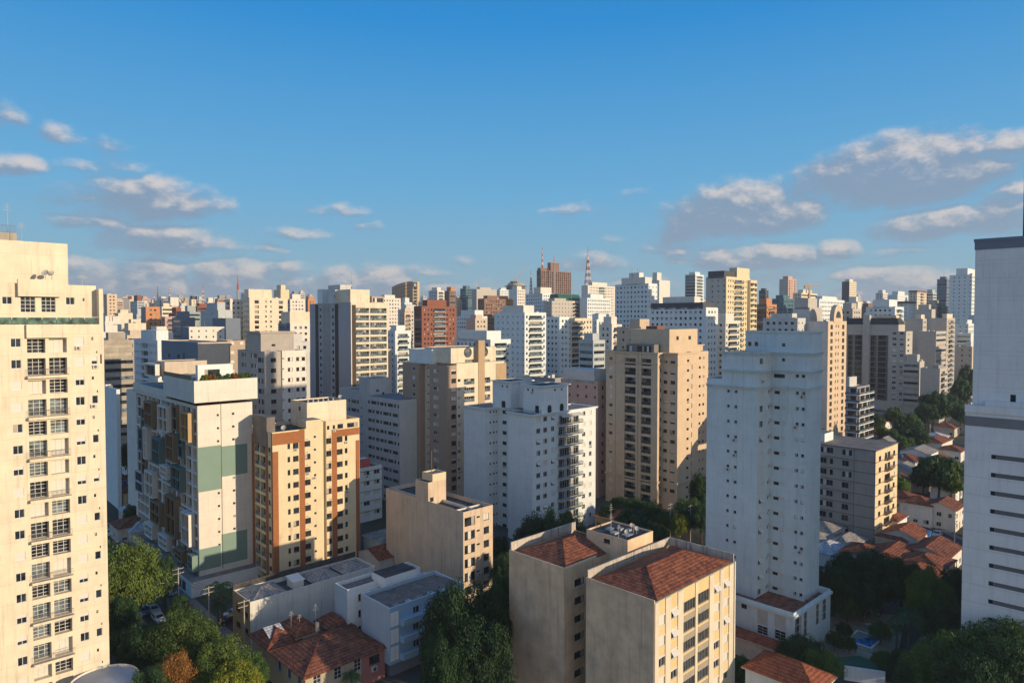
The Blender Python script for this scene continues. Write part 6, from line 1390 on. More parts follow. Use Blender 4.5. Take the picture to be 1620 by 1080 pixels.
# ---------------- blue-white flats
b = Bld('apartment_building', 'pale blue low flats with white edged parapets, sheet roofs and a roof hut', 616.4, 962, 112, 46, wallm=BLUEG, g=0)
W = b.u('R', 733, 921); D = b.u('L', 572.4, 936.7); zT = b.z
A = b.box(0, W, 0, D, 2.6, zT, par=.7, roof=None, cope=WHITE, faces='LSN'); AR = b.box(0, W, .005, .03, 2.6, zT-.02, BLUEP, par=0, roof=None, faces='R'); b.box(1, W, 1.2, D, 0, 2.59, BLUEB if 'BLUEB' in globals() else GREYB, par=0, roof=None)
b.grid(AR, 'R', [(X(1035), X(1072)), (X(1150), X(1180))], Y_(345), Y_(395), 4, 2.9, 'b', FRW, depth=.3)
for k in range(3):
    mb = MB(); z = zT-2.35-k*2.9; ua, ub = b.u('R', X(908), 1000), b.u('R', X(953), 1000); mb.box(ua, ub, -.03, .003, z-.9, z+1.5, WHITE)
    for q in range(1, 4): mb.box(ua, ub, -.05, -.031, z-.9+q*.6, z-.87+q*.6, GREYL)
    mb.box(ua+(ub-ua)*.5-.02, ua+(ub-ua)*.5+.02, -.05, -.031, z-.9, z+1.5, GREYL); b.part(mb, 'wall_panel')
    mb = MB(); ua, ub = b.u('R', X(958), 1000), b.u('R', X(1100), 990); mb.box(ua, ub, -1.2, -.004, z-.95, z+.15, BLUEP); mb.box(ua-.01, ub+.01, -1.24, -1.201, z+.151, z+.25, WHITE); b.part(mb, 'balcony')
SHB = tile_mat('brown_sheet', (.25, .19, .155), (.16, .125, .105), .35, .25)
def shed(b, x0, x1, y0, y1, z, h, m, name='roof'):
    mb = MB(); mb.sloped([(x0, y0, z), (x1, y0, z), (x1, (y0+y1)/2, z+h), (x0, (y0+y1)/2, z+h)], m); mb.sloped([(x1, y1, z), (x0, y1, z), (x0, (y0+y1)/2, z+h), (x1, (y0+y1)/2, z+h)], m)
    for x in (x0, x1): mb.face([(x, y0, z), (x, y1, z), (x, (y0+y1)/2, z+h)], m)
    for k in range(5):
        xx = x0+(x1-x0)*(.1+.16*k); mb.sloped([(xx, y0+.8, z+h*.16+.04), (xx+1.1, y0+.8, z+h*.16+.04), (xx+1.1, y0+1.8, z+h*.36+.04), (xx, y0+1.8, z+h*.36+.04)], SHEETW if k % 2 else FIBRO)
    return b.part(mb, name)
shed(b, .3, W-.3, .3, D-.3, zT-.65, .5, SHB); x1b = b.u('R', 688, 897, D+3)
yb0 = D+3.2; yb1 = b.u('L', 530, 913, -1.0); b1 = b.box(-1.0, W-1, yb0, yb1, 0, zT+.05, par=.7, roof=None, cope=WHITE, m=WHITE); b.box(3, W, D+.003, yb0-.003, 0, zT-1.1, WHITE, par=.2, roof=ROOFC)
mb = MB(); mb.box(-1.04, -1.003, yb0, yb1, 0, zT, BLUEG); b.part(mb, 'painted_band'); b.grid(b1, 'R', [(X(728), X(744))], Y_(278), Y_(318), 4, 2.9, 'w', pbr('frame_wood', (.30, .18, .06)), var=0)
shed(b, -.7, W-1.3, yb0+.3, yb1-.3, zT-.6, .5, SHB)
xh = b.u('R', X(865), 900, D+1.5); mb = MB(); mb.box(xh, xh+7, D+.8, D+5.2, zT-1.0, zT+1.1, WHITE, top=False); mb.face([(xh, D+.8, zT+1.1), (xh+7, D+.8, zT+1.1), (xh+7, D+5.2, zT+1.1), (xh, D+5.2, zT+1.1)], ROOFD); b.part(mb, 'roof_hut'); b.antenna(xh+6, D+6, zT, 4); b.finish(); FOOT.append((b.C.x+4, b.C.y+14, 17))
# ---------------- houses
def house(x, y, w, d, h, rot, roofm, wallm, label, rh=1.7, ov=.5, name='house', g=None, gable=False, wins=True, win2=None):
    """near corner at (x, y); w along rot, d to the left-back"""
    g = ter(x, y) if g is None else g; a = radians(rot); r_ = empty(name, (x, y, g), pi/2-a, label, 'house'); mb = MB(); rnd = random.Random(int(x*10+y))
    hs = {'R': [], 'L': []}; W2 = []
    for face, L in (('R', w), ('L', d)):
        for fl in range(max(1, int(h//2.8))):
            n = max(1, int(L/2.6)); 
            for k in range(n):
                u = (k+.5)*L/n; ww = rnd.choice((.9, 1.2, 1.4)); z0 = fl*2.8+.9; z1 = z0+1.2
                if fl == 0 and k == n//2 and face == 'R': z0, ww = .05, .9; z1 = 2.15
                if rnd.random() < .2 or z1 > h-.25: continue
                hs[face].append((u-ww/2, u+ww/2, z0, z1, .14)); W2.append((face, u, z0, ww, z1-z0))
    wall(mb, 'R', 0, 0, w, -1, h, hs['R'], wallm); wall(mb, 'L', 0, 0, d, -1, h, hs['L'], wallm); wall(mb, 'S', w, 0, d, -1, h, [], wallm); wall(mb, 'N', d, 0, w, -1, h, [], wallm); mb.build('wall', r_)
    if wins:
        for face, u, z0, ww, hh in W2:
            me = win_mesh('w', ww, hh, rnd.choice((0, 0, 2, 3, 5)), FRW); o = link('window' if z0 > .5 or face == 'L' else 'door', me, r_, fpt(face, 0, u, z0, .08), (0, 0, 0 if face == 'R' else -pi/2))
    if gable:
        t = MB(); z = h
        t.sloped([(-ov, -ov, z-.1), (w+ov, -ov, z-.1), (w+ov, d/2, z+rh), (-ov, d/2, z+rh)], roofm); t.sloped([(w+ov, d+ov, z-.1), (-ov, d+ov, z-.1), (-ov, d/2, z+rh), (w+ov, d/2, z+rh)], roofm)
        t.bar((-ov, d/2, z+rh), (w+ov, d/2, z+rh), .25, TILE3 if 'tile' in roofm.name else FRA, .14); t.build('roof', r_)
        t = MB(); t.face([(0, 0, h), (0, d, h), (0, d/2, h+rh-.12)], wallm); t.face([(w, 0, h), (w, d, h), (w, d/2, h+rh-.12)], wallm); t.build('gable', r_)
    else: hip(0, w, 0, d, h+.01, rh, roofm, r_, ov=ov)
    return r_
# big old tiled house bottom left
b = Bld('old_house', 'large old house with hipped clay tile roofs, a white sheet patch and a pink end', 480.7, 1074, 102.5, 46, cat='house', wallm=pbr('old_cream_wall', (.42, .36, .26), streak=.25), g=0)
W = b.u('R', 614, 1029); D = b.u('L', 394, 1009); zT = b.z
A = b.box(.5, W*.68, .5, D, 0, zT-.15, par=0, roof=None); A3 = b.box(W*.68+.003, W-.3, .5, D*.6, 0, zT-.15, pbr('paint_dusty_rose', (.36, .15, .14)), par=0, roof=None)
for k in range(3): b.win(A, 'R', W*.12+k*3.6, W*.12+k*3.6+1.3, 3.0, 4.9, 'st', FRW, var=4); b.win(A, 'L', 2+k*3.4, 3.1+k*3.4, 3.0, 4.6, 'w', pbr('frame_blue', (.06, .25, .45)), var=0)
b.win(A3, 'R', W*.78, W*.78+2, 3.1, 4.5, 'w', FRD, var=0)
hip(-.1, W+.1, -.1, D*.62, zT, 2.6, TILE2, b.root); hip(-.1, W*.40, D*.62+.01, D+.3, zT+.1, 1.8, TILE2, b.root); hip(W*.30, W*.62, D*.60, D*.95, zT+.9, 1.6, TILE, b.root)
hip(W*.7, W*1.0, D*.5, D*.86, zT+.2, 1.7, TILE2, b.root)
mb = MB(); mb.box(W*.32, W*.6, D*.625, D*.93, zT-1, zT+.89, BEIGE); b.part(mb, 'wall')
mb = MB(); mb.sloped([(1.2, D*.70, zT+.75), (4.2, D*.70, zT+.75), (4.2, D*.85, zT+2.0), (1.2, D*.85, zT+2.0)], SHEETW); b.part(mb, 'roof_patch')
for (x, y, h) in ((W*.35, D*.75, 3.2), (W*.42, D*.7, 2.6), (W*.55, D*.6, 4.5)): b.antenna(x, y, zT+1.2, h)
mb = MB(); mb.box(W*.80, W*.80+1.0, .05, .498, 2.0, 2.8, RAILW); mb.face([(W*.80+.5+.33*cos(2*pi*k/12), .04, 2.4+.33*sin(2*pi*k/12)) for k in range(12)], FRD); b.part(mb, 'air_conditioner')
mb = MB(); mb.cyl(W*.5, D*.5, zT+1.8, zT+3.2, .35, .3, BEIGE, 8); b.part(mb, 'chimney'); b.finish(); FOOT.append((b.C.x, b.C.y+11, 15))
def px_house(px, py, w, d, h, roofm, wallm, label, rot=46, Y=None, **k):
    """near eave corner seen at (px, py)"""
    r = ray(px, py); Yv = 60.0
    while CAMZ+r.z*Yv/r.y > ter(0, Yv)+h: Yv += .25
    x, y = r.x*Yv/r.y, Yv; FOOT.append((x+(sin(radians(rot))*w-cos(radians(rot))*d)/2, y+(cos(radians(rot))*w+sin(radians(rot))*d)/2, max(w, d)*.42)); return house(x, y, w, d, h, rot, roofm, wallm, label, **k)
px_house(1289, 1098, 6.8, 10.8, 5.5, TILE3, WHITEC, 'cool white house with a bright hipped tile roof right of the front block', rh=2.2)
px_house(1232, 1030, 3.2, 15, 3.4, TILE3, WHITEW, 'long narrow tiled wing behind the bright hipped roof house', rh=.9, gable=False)
px_house(1002, 830, 16, 13, 4, TILE3, OCHRE, 'red tiled low pavilion between the white twin tower and tan tower', rh=2.0)
HS = [(1445,793,8,9,6,TILE2,WHITEW,'white house with brown roof at the left end of the terrace'),(1474,802,8,8,6,TILE,WHITE,'white terrace house with a round red plaque and balcony'),(1512,808,9,8,6,TILE2,WHITEW,'terrace house half hidden by the right edge tower'),
 (1452,853,9,8,5.5,TILE,WHITEW,'white corner house with a bright tiled hip roof and dish'),(1433,858,8,7,4.5,TILE2,BEIGE,'beige lean house left of the white corner house'),(1500,884,12,9,4.5,TILE2,WHITEW,'wide roofed house below the small street'),(1425,897,14,9,4.5,TILE,BEIGE,'broad tiled house right below the putty block'),(1490,905,11,9,4.5,TILE,OCHRE,'ochre house with tiled gable near the right tower'),
 (1385,885,9,8,4.5,TILE2,WHITE,'tiled house touching the foot of the putty block'),(1318,845,8,8,4,FIBRO,WHITEW,'pale sheet roofed house left of the putty block'),(1300,858,7,7,4,FIBRO,GREYL,'second pale sheet roof close to the tall pale tower'),(1345,868,11,6,3.5,FIBRO,YEL,'low shed with a yellow wall by the putty block'),(1322,878,9,7,3.5,SHEETW,WHITE,'striped white sheet shed near the dark garden trees'),
 (1490,702,16,8,4,TILE,WHITEW,'long tiled villa on the hillside'),(1492,693,9,8,4,SHEETW,WHITE,'villa with a white sheet roof on the hillside'),(1510,678,9,8,4,TILE3,BEIGE,'bright roofed villa high on the hillside'),(1470,719,12,10,4.5,FIBRO,WHITE,'grey roofed villa in the middle of the hillside'),(1448,731,11,9,4,TILE2,WHITEC,'brown roofed villa at the bottom of the hillside'),(1520,715,9,8,4,TILE2,WHITEW,'old tiled villa beside the right tower on the slope'),
 (1440,745,9,7,3.5,FIBRO,BEIGE,'low shed roofs under the bluish villa'),(1393,690,8,7,5,TILE3,GREYB,'slate walled house with a red roof by the striped balcony block'),(1410,700,7,6,5,FIBRO,BEIGE,'gabled beige house beside the red roofed slate one'),
 (1500,732,9,8,4,TILE,WHITE,'tiled villa tucked below the grey roofed villa'),(1434,765,8,8,4,TILE3,WHITE,'bright tiled cottage behind the terrace houses'),(1466,762,8,7,4,TILE,BEIGE,'tiled cottage between the big dark trees and terrace'),(1512,775,8,7,4,TILE3,WHITE,'tiled cottage close to the right tower above the terrace'),(1420,825,8,7,4.5,TILE,WHITE,'tiled house between the terrace and the white corner house'),(1475,920,10,8,4.5,TILE3,BEIGE,'bright tiled roof just above the garden trees'),
 (600,886,8,9,4,TILE2,GREYL,'low tiled house between the brick striped tower and beige block'),(604,858,8,8,5,FIBRO,WHITE,'low sheet roofed house under the narrow white walk-up'),(1400,668,9,8,4,TILE3,WHITE,'bright tiled house at the foot of the dark balcony tower'),(1372,700,9,8,4.5,TILE2,WHITEW,'tiled house beside the striped balcony block'),
 (196,700,9,8,4.5,TILE2,WHITE,'white house with brown roof seen between left towers'),(203,735,8,8,4.5,FIBRO,WHITE,'white flat house left of the modern tower'),(195,780,12,8,4.5,TILE2,YEL,'yellow walled house with a red roof left of the modern tower'),(185,765,8,7,4,TILE,WHITEW,'small tiled house right beside the left cream tower'),(200,812,9,8,3.5,SHEETW,BEIGE,'white sheet roof in the gap beside the modern tower'),(188,838,11,9,4,TILE2,BEIGE,'dark tiled roof above the sunlit canopy'),(208,842,8,7,3.5,SHEETW,GREYL,'pale metal roof above the sunlit canopy')]
for (x, y, w, d, h, rm, wm, lb_) in HS: px_house(x, y, w, d, h, rm, wm, lb_, gable=(x % 3 == 0), ov=.4)
b = Bld('villa', 'mustard yellow villa with a white framed window near the right edge', 1514, 606, 470, 46, cat='house', wallm=pbr('paint_mustard_bright', (.62, .36, .06)))
W = 12; D = 12; A = b.box(0, W, 0, D, 0, b.z, par=.2); b.win(A, 'R', 3, 6, b.z-5, b.z-2.5, 'w', FRW, var=0); b.finish()

# ---------------- garden with pool by the tall pale tower
def gslab(pts, z, m, name, kind='structure'):
    mb = MB(); P = [gnd(*p) for p in pts]; mb.face([(p.x, p.y, p.z+z) for p in P], m); return tag(mb.build(name), kind=kind)
gslab([(1262, 1050), (1420, 1040), (1432, 975), (1325, 962)], .03, pbr('terrace_paving', (.34, .26, .18), .9), 'terrace')
gslab([(1300, 1062), (1375, 1078), (1400, 1050), (1330, 1028)], .05, pbr('court_green', (.05, .14, .08), .9), 'court')
def obj_at(name, label, cat, px, py, rz=0): p = gnd(px, py); return empty(name, (p.x, p.y, p.z), rz, label, cat), p
r_, p = obj_at('swimming_pool', 'small blue swimming pool with a white rim in the shaded garden', 'pool', 1367, 1012, .75)
mb = MB(); mb.box(-2.6, 2.6, -2.0, 2.0, .12, .14, glass_mat('pool_water', (.02, .16, .32), .03)); mb.build('water', r_)
mb = MB()
for q in ((-3, 3, -2.4, -2.0), (-3, 3, 2.0, 2.4), (-3, -2.6, -2, 2), (2.6, 3, -2, 2)): mb.box(*q, 0, .2, WHITE)
mb.build('rim', r_)
def lounger():
    r_ = empty('sun_lounger', (0, 0, 0)); mb = MB(); mb.box(-.3, .3, -.9, .4, .28, .34, WHITE); mb.build('seat', r_); mb = MB(); mb.face([(-.3, .4, .34), (.3, .4, .34), (.3, .95, .75), (-.3, .95, .75)], WHITE); mb.face([(-.3, .4, .28), (.3, .4, .28), (.3, .98, .70), (-.3, .98, .70)], WHITE); mb.build('backrest', r_)
    for x in (-.26, .26):
        for y in (-.8, .5): mb = MB(); mb.box(x-.03, x+.03, y-.03, y+.03, 0, .28, WHITE); mb.build('leg', r_)
    return r_
l0 = lounger()
for i, (px, py, rz, t) in enumerate(((1309, 1012, .5, 'leftmost white sun lounger on the shaded garden terrace'), (1317, 1008, .6, 'white sun lounger between the leftmost one and the bushes'), (1372, 990, 1.6, 'white sun lounger behind the pool'), (1380, 995, 1.5, 'white sun lounger at the right behind the pool'))):
    o = l0 if i == 0 else copy_tree(l0); p = gnd(px, py); o.location = (p.x, p.y, p.z+.04); o.rotation_euler = (0, 0, rz); tag(o, t, 'sun lounger', 'sun loungers in the garden')
def gwall(pts, h, m, name, label, cat='wall', t=.25, rail=False):
    P = [gnd(*p) for p in pts]; r_ = empty(name, P[0], 0, label, cat); mb = MB()
    for a, c in zip(P, P[1:]):
        a_, c_ = a-P[0], c-P[0]; d = (c_-a_).normalized(); n = Vector((-d.y, d.x, 0))*t/2
        if rail:
            mb.bar(a_+Vector((0, 0, h)), c_+Vector((0, 0, h)), .08, m); k_ = int((c_-a_).length/.5)
            for k in range(k_+1): q = a_.lerp(c_, k/k_); mb.bar(q, q+Vector((0, 0, h)), .05, m)
        else:
            b0 = [a_-n, c_-n, c_+n, a_+n]; z = Vector((0, 0, h)); dn = Vector((0, 0, -.5))
            for k in range(4): mb.face([b0[k]+dn, b0[(k+1) % 4]+dn, b0[(k+1) % 4]+z, b0[k]+z], m)
            mb.face([q+z for q in b0], m)
    mb.build('wall' if not rail else 'railing', r_); return r_
gwall([(1289, 1016), (1335, 1032), (1379, 1046)], 1.1, RAILW, 'railing', 'white garden railing in front of the pool terrace', 'railing', rail=True)
gwall([(1348, 958), (1392, 974)], 2.2, WHITE, 'garden_wall', 'white garden wall behind the pool'); gwall([(1335, 1075), (1400, 1085)], 2.4, WHITE, 'garden_wall', 'pale wall below the green court'); gwall([(1396, 1052), (1444, 1075)], 2.0, WHITEC, 'garden_wall', 'white wall right of the green court'); gwall([(1440, 1045), (1497, 985)], 1.6, WHITEC, 'garden_wall', 'diagonal boundary wall under the palm')
gwall([(1296, 1008), (1332, 985)], 2.6, RAIL, 'fence', 'dark wire fence beside the pale podium', 'fence', rail=True)
palm(1437, 958, 1035, 70, 'tall palm spreading over the pool garden', 1); palm(1418, 985, 1030, 34, 'small palm leaning over the pool garden', 0)
palm(345, 918, 985, 56, 'palm tree at the corner of the modern white tower', 0); palm(556, 1060, 1105, 40, 'potted looking palm at the old tiled house front', 0); palm(690, 1030, 1100, 46, 'palm under the dense dark tree in the centre', 1)
palm(352, 940, 990, 44, 'second palm tree just behind the corner palm', 1)
# ---------------- named trees
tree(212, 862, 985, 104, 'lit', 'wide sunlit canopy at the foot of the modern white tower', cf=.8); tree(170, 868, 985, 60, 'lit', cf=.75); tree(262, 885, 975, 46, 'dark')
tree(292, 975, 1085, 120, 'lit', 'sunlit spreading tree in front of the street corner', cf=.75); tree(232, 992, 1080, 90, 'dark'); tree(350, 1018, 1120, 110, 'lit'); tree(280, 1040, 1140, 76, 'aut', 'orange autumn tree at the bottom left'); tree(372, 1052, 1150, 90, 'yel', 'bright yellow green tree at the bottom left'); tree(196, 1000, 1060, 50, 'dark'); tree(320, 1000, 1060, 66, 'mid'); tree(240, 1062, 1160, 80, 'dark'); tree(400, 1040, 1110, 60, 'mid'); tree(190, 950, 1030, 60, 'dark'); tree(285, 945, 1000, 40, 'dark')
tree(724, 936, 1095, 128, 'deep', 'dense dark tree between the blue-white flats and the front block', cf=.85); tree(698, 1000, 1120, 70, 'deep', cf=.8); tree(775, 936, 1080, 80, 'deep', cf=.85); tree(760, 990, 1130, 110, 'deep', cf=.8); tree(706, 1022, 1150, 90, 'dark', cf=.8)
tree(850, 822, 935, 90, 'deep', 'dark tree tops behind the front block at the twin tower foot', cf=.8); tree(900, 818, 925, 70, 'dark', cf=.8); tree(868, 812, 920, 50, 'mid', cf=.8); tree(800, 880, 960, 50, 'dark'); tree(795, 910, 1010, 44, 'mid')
for q in ((1000, 790, 830, 50, 'dark'), (1030, 795, 840, 40, 'dark'), (1055, 808, 850, 36, 'lit'), (1090, 790, 845, 50, 'mid'), (1075, 815, 860, 34, 'yel'), (1106, 752, 830, 36, 'dark'), (980, 788, 820, 36, 'dark'), (1110, 800, 860, 40, 'dark'), (1040, 830, 870, 40, 'mid'), (960, 800, 835, 30, 'dark')): tree(*q)
for q in ((1345, 880, 960, 80, 'dark'), (1320, 900, 975, 60, 'dark'), (1390, 878, 960, 90, 'dark'), (1425, 890, 975, 70, 'dark'), (1468, 905, 1010, 76, 'lit'), (1480, 925, 1020, 60, 'mid'), (1510, 905, 990, 60, 'dark'), (1365, 925, 985, 60, 'dark'), (1340, 945, 985, 46, 'mid'), (1500, 960, 1040, 70, 'dark'), (1320, 1000, 1030, 26, 'dark'), (1400, 1030, 1066, 40, 'mid'), (1343, 1008, 1034, 24, 'mid'), (1335, 985, 1012, 26, 'dark'), (1392, 985, 1020, 34, 'mid'), (1425, 1030, 1080, 50, 'dark'),
          (1585, 985, 1120, 150, 'mid'), (1520, 1010, 1120, 120, 'mid'), (1468, 1030, 1120, 90, 'mid'), (1600, 1020, 1160, 110, 'dark'), (1545, 1040, 1160, 120, 'dark'), (1440, 1055, 1120, 60, 'dark'), (1268, 1012, 1075, 80, 'dark'), (1300, 1030, 1090, 70, 'mid'), (1235, 1035, 1080, 40, 'dark'), (1170, 1040, 1085, 36, 'mid'), (1335, 890, 945, 40, 'yel'), (1385, 905, 960, 60, 'dark')): tree(*q, cf=.8)
for q in ((1485, 722, 790, 78, 'dark'), (1505, 735, 795, 50, 'lit'), (1460, 735, 785, 40, 'dark'), (1445, 672, 708, 44, 'dark'), (1430, 690, 715, 30, 'mid'), (1455, 682, 712, 36, 'dark'), (1478, 620, 672, 42, 'dark'), (1465, 640, 680, 36, 'dark'), (1495, 632, 670, 34, 'dark'), (1440, 655, 690, 36, 'mid'), (1530, 580, 640, 30, 'dark'), (1520, 600, 650, 30, 'dark'), (1508, 625, 660, 26, 'dark'), (1430, 778, 810, 22, 'lit'), (1520, 640, 680, 30, 'dark'), (1400, 712, 735, 30, 'mid'), (1412, 680, 712, 24, 'mid'), (1518, 740, 790, 44, 'dark'), (1375, 860, 890, 30, 'mid'),
          (1385, 655, 690, 30, 'dark'), (1415, 645, 678, 28, 'mid'), (1362, 668, 702, 26, 'dark'), (1350, 690, 722, 24, 'mid'), (1425, 660, 690, 26, 'dark'), (1395, 676, 708, 22, 'lit'), (614, 850, 882, 20, 'dark'), (592, 872, 900, 18, 'mid'),
          (200, 612, 668, 34, 'dark'), (205, 640, 700, 30, 'dark'), (196, 660, 720, 26, 'dark'), (205, 700, 760, 30, 'dark'), (208, 800, 840, 26, 'dark'), (627, 598, 640, 34, 'mid'), (790, 850, 900, 30, 'dark')): tree(*q, fine=False)
# ---------------- vehicles
GLC = glass_mat('car_glass', (.02, .025, .03)); TYRE = pbr('tyre', (.02, .02, .02), .9, streak=0); LAMP = pbr('headlight', (.6, .6, .55), .2, .6, streak=0)
def car(label, x, y, rz, paint, kind='car', group=None):
    pm = pbr('car_paint_'+paint[0], paint[1], .25, .6, .03, 0, .0); r_ = empty('parked_car' if kind == 'car' else 'delivery_van', (x, y, ter(x, y)+.03), rz, label, 'car' if kind == 'car' else 'van', group)
    L, W, H = (4.2, 1.75, 1.45) if kind == 'car' else (5.2, 2.0, 2.3)
    prof = [(-L/2, .35), (-L/2, .75), (-L/2+.15, .85), (-L/2+1.0, .95), (-L/2+1.7, H), (L/2-1.0, H), (L/2-.3, .95), (L/2, .85), (L/2, .35)] if kind == 'car' else [(-L/2, .4), (-L/2, 1.0), (-L/2+.7, 1.25), (-L/2+1.4, H-.1), (-L/2+1.8, H), (L/2-.1, H), (L/2, H-.15), (L/2, .4)]
    mb = MB(); ws = [W/2 if z < 1.0 else W/2-.18*(z-1.0)/(H-1.0) if kind == 'car' else W/2-.05*(z-1)/(H-1) for _, z in prof]
    for s_ in (-1, 1): mb.face([(x_, s_*w_, z_) for (x_, z_), w_ in zip(prof, ws)][::s_], pm)
    for k in range(len(prof)):
        l = (k+1) % len(prof); a, c = prof[k], prof[l]; mb.face([(a[0], -ws[k], a[1]), (c[0], -ws[l], c[1]), (c[0], ws[l], c[1]), (a[0], ws[k], a[1])], pm)
    mb.build('body', r_)
    mb = MB()
    def on(k, f0, f1, m=.14):
        l = k+1; a, c = Vector((prof[k][0], 0, prof[k][1])), Vector((prof[l][0], 0, prof[l][1])); n = Vector((-(c.z-a.z), 0, c.x-a.x)).normalized()*.012; p, q = a.lerp(c, f0)+n, a.lerp(c, f1)+n; w0, w1 = ws[k]+(ws[l]-ws[k])*f0-m, ws[k]+(ws[l]-ws[k])*f1-m
        mb.face([(p.x, -w0, p.z), (q.x, -w1, q.z), (q.x, w1, q.z), (p.x, w0, p.z)], GLC)
    if kind == 'car':
        on(3, .1, .92); on(5, .1, .9)
        for s_ in (-1, 1): mb.face([(-L/2+1.25, s_*(W/2+.005), 1.0), (L/2-.65, s_*(W/2+.005), 1.0), (L/2-1.05, s_*(W/2-.15), H-.1), (-L/2+1.75, s_*(W/2-.15), H-.1)], GLC)
    else:
        on(2, .08, .9)
        for s_ in (-1, 1): mb.face([(-L/2+.95, s_*(W/2+.005), 1.25), (-L/2+2.0, s_*(W/2+.005), 1.25), (-L/2+2.0, s_*(W/2-.03), 1.9), (-L/2+1.3, s_*(W/2-.03), 1.9)], GLC)
    mb.build('window', r_)
    for sx_ in (-L/2+.8, L/2-.8):
        for s_ in (-1, 1):
            w = MB(); n = 12; A = [(.32*cos(2*pi*k/n), -.1, .32*sin(2*pi*k/n)) for k in range(n)]; B = [(p[0], .1, p[2]) for p in A]
            for k in range(n): w.face([A[k], A[(k+1) % n], B[(k+1) % n], B[k]], TYRE)
            w.face(A, TYRE); w.face(B, TYRE); w.face([(p[0]*.55, s_*.105, p[2]*.55) for p in A], STEEL); w.build('wheel', r_, (sx_, s_*(W/2-.08), .32))
    for s_ in (-1, 1): w = MB(); w.box(-.03, .01, -.2, .2, -.08, .08, LAMP); w.build('headlight', r_, (-L/2, s_*(W/2-.32), .68))
    return r_
rzR = atan2(-YD_.y, -YD_.x)+pi      # nose down the street toward the viewer
def oncar(px, py, label, paint, kind='car', off=None, rz=None): p = gnd(px, py); return car(label, p.x, p.y, rzR if rz is None else rz, paint, kind)
WP, SPt, KP, RP, BP = ('white', (.62, .62, .62)), ('silver', (.38, .39, .41)), ('black', (.02, .02, .022)), ('red', (.35, .03, .02)), ('blue', (.04, .10, .25))
oncar(221, 962, 'white van on the tree lined street at the left', WP, 'van'); oncar(243, 968, 'silver car right beside the white van', SPt); oncar(251, 982, 'white car just in front of the silver one', WP); oncar(205, 985, 'pale car under the sunlit canopy edge', SPt); oncar(214, 975, 'white car half hidden by the street trees', WP)
for (px, py, t, pt) in ((1427, 700, 'white car on the hillside street', WP), (1480, 664, 'silver car higher up the hillside street', SPt), (1497, 651, 'white car at the top of the hillside street', WP), (1483, 848, 'grey car parked by the terrace houses', SPt), (1312, 905, 'pale car parked behind the tall pale tower', SPt), (1298, 880, 'white car parked beside the tall pale tower', WP), (1330, 925, 'white car under the dark garden trees', WP), (370, 975, 'grey car by the corner palm', SPt), (362, 985, 'black car by the corner palm', KP), (1172, 1068, 'red wheeled dark car beside the front block', KP)):
    oncar(px, py, t, pt, rz=.8)
cars = (WP, SPt, KP, RP, BP, SPt, WP)
for i in range(16):
    q = RS+(RE-RS).normalized()*(34+i*6.3); sd = XD_*(3.4 if i % 2 else -3.4); pt = cars[i % 7]
    px, py = near_point(q.x+sd.x, q.y+sd.y, .5); car(lab(pt[0], 'car', px, py, ('parked', 'kerbside', 'small', 'street')), q.x+sd.x, q.y+sd.y, rzR, pt, group='cars parked along the left street')
for i in range(9):
    q = Vector((g1.x, g1.y)).lerp(Vector((g4.x, g4.y)), .06+i*.1); d = (Vector((g4.x, g4.y))-Vector((g1.x, g1.y))).normalized(); sd = Vector((d.y, -d.x))*(2.9 if i % 2 else -2.9); pt = cars[(i*3) % 7]
    px, py = near_point(q.x+sd.x, q.y+sd.y, ter(q.x, q.y)+.5); car(lab(pt[0], 'car', px, py, ('parked', 'kerbside', 'small', 'street')), q.x+sd.x, q.y+sd.y, atan2(d.y, d.x), pt, group='cars parked along the hillside street')
for (px, py, w) in ((1467, 874, .9), (1425, 742, .8), (197, 786, .7)):
    p = gnd(px, py); r_ = empty('water_tank', (p.x, p.y, p.z+4.3), 0, lab('blue', 'water tank', px, py, ('round', 'plastic')), 'water tank'); mb = MB(); mb.cyl(0, 0, 0, w*1.3, w*.8, w, pbr('tank_blue', (.03, .16, .42), .4, streak=0), 16); mb.build('tank', r_); mb = MB(); mb.cyl(0, 0, w*1.3, w*1.5, w*1.02, w*.3, pbr('tank_blue', (.03, .16, .42)), 16); mb.build('lid', r_)
# ---------------- poles and wires
def pole(px, py, h, label, arm=2.2, rz=.8, lampd=None):
    p = gnd(px, py); r_ = empty('utility_pole', (p.x, p.y, p.z), rz, label, 'utility pole'); m = pbr('pole_concrete', (.36, .34, .31), streak=.1)
    mb = MB(); mb.cyl(0, 0, 0, h, .16, .11, m, 8); mb.build('pole', r_)
    for z in (h-.4, h-1.3): mb = MB(); mb.box(-arm/2, arm/2, -.06, .06, z, z+.12, m); [mb.cyl(x, 0, z+.12, z+.32, .05, .04, BROWNP, 6) for x in (-arm*.45, -arm*.2, arm*.2, arm*.45)]; mb.build('crossarm', r_)
    if lampd: mb = MB(); mb.bar((0, 0, h-3), (lampd, 0, h-2.3), .08, STEEL); mb.box(lampd, lampd+.6*(1 if lampd > 0 else -1), -.12, .12, h-2.35, h-2.2, STEEL); mb.build('street_lamp', r_)
    return Vector((p.x, p.y, p.z+h))
PL = [pole(283, 975, 10, 'utility pole with a street lamp at the modern tower corner', lampd=-3.5), pole(387, 1030, 9.5, 'utility pole with crossarms left of the old tiled house'), pole(331, 1000, 9, 'utility pole among the trees left of the corner palm'), pole(202, 985, 9, 'utility pole beside the white van')]
PL2 = [pole(1060, 855, 10, 'utility pole behind the front block by the small trees'), pole(1092, 858, 10, 'second utility pole behind the front block toward the pale tower'), pole(1510, 862, 8, 'utility pole in front of the terrace houses', lampd=2), pole(1471, 700, 8, 'utility pole on the hillside street')]
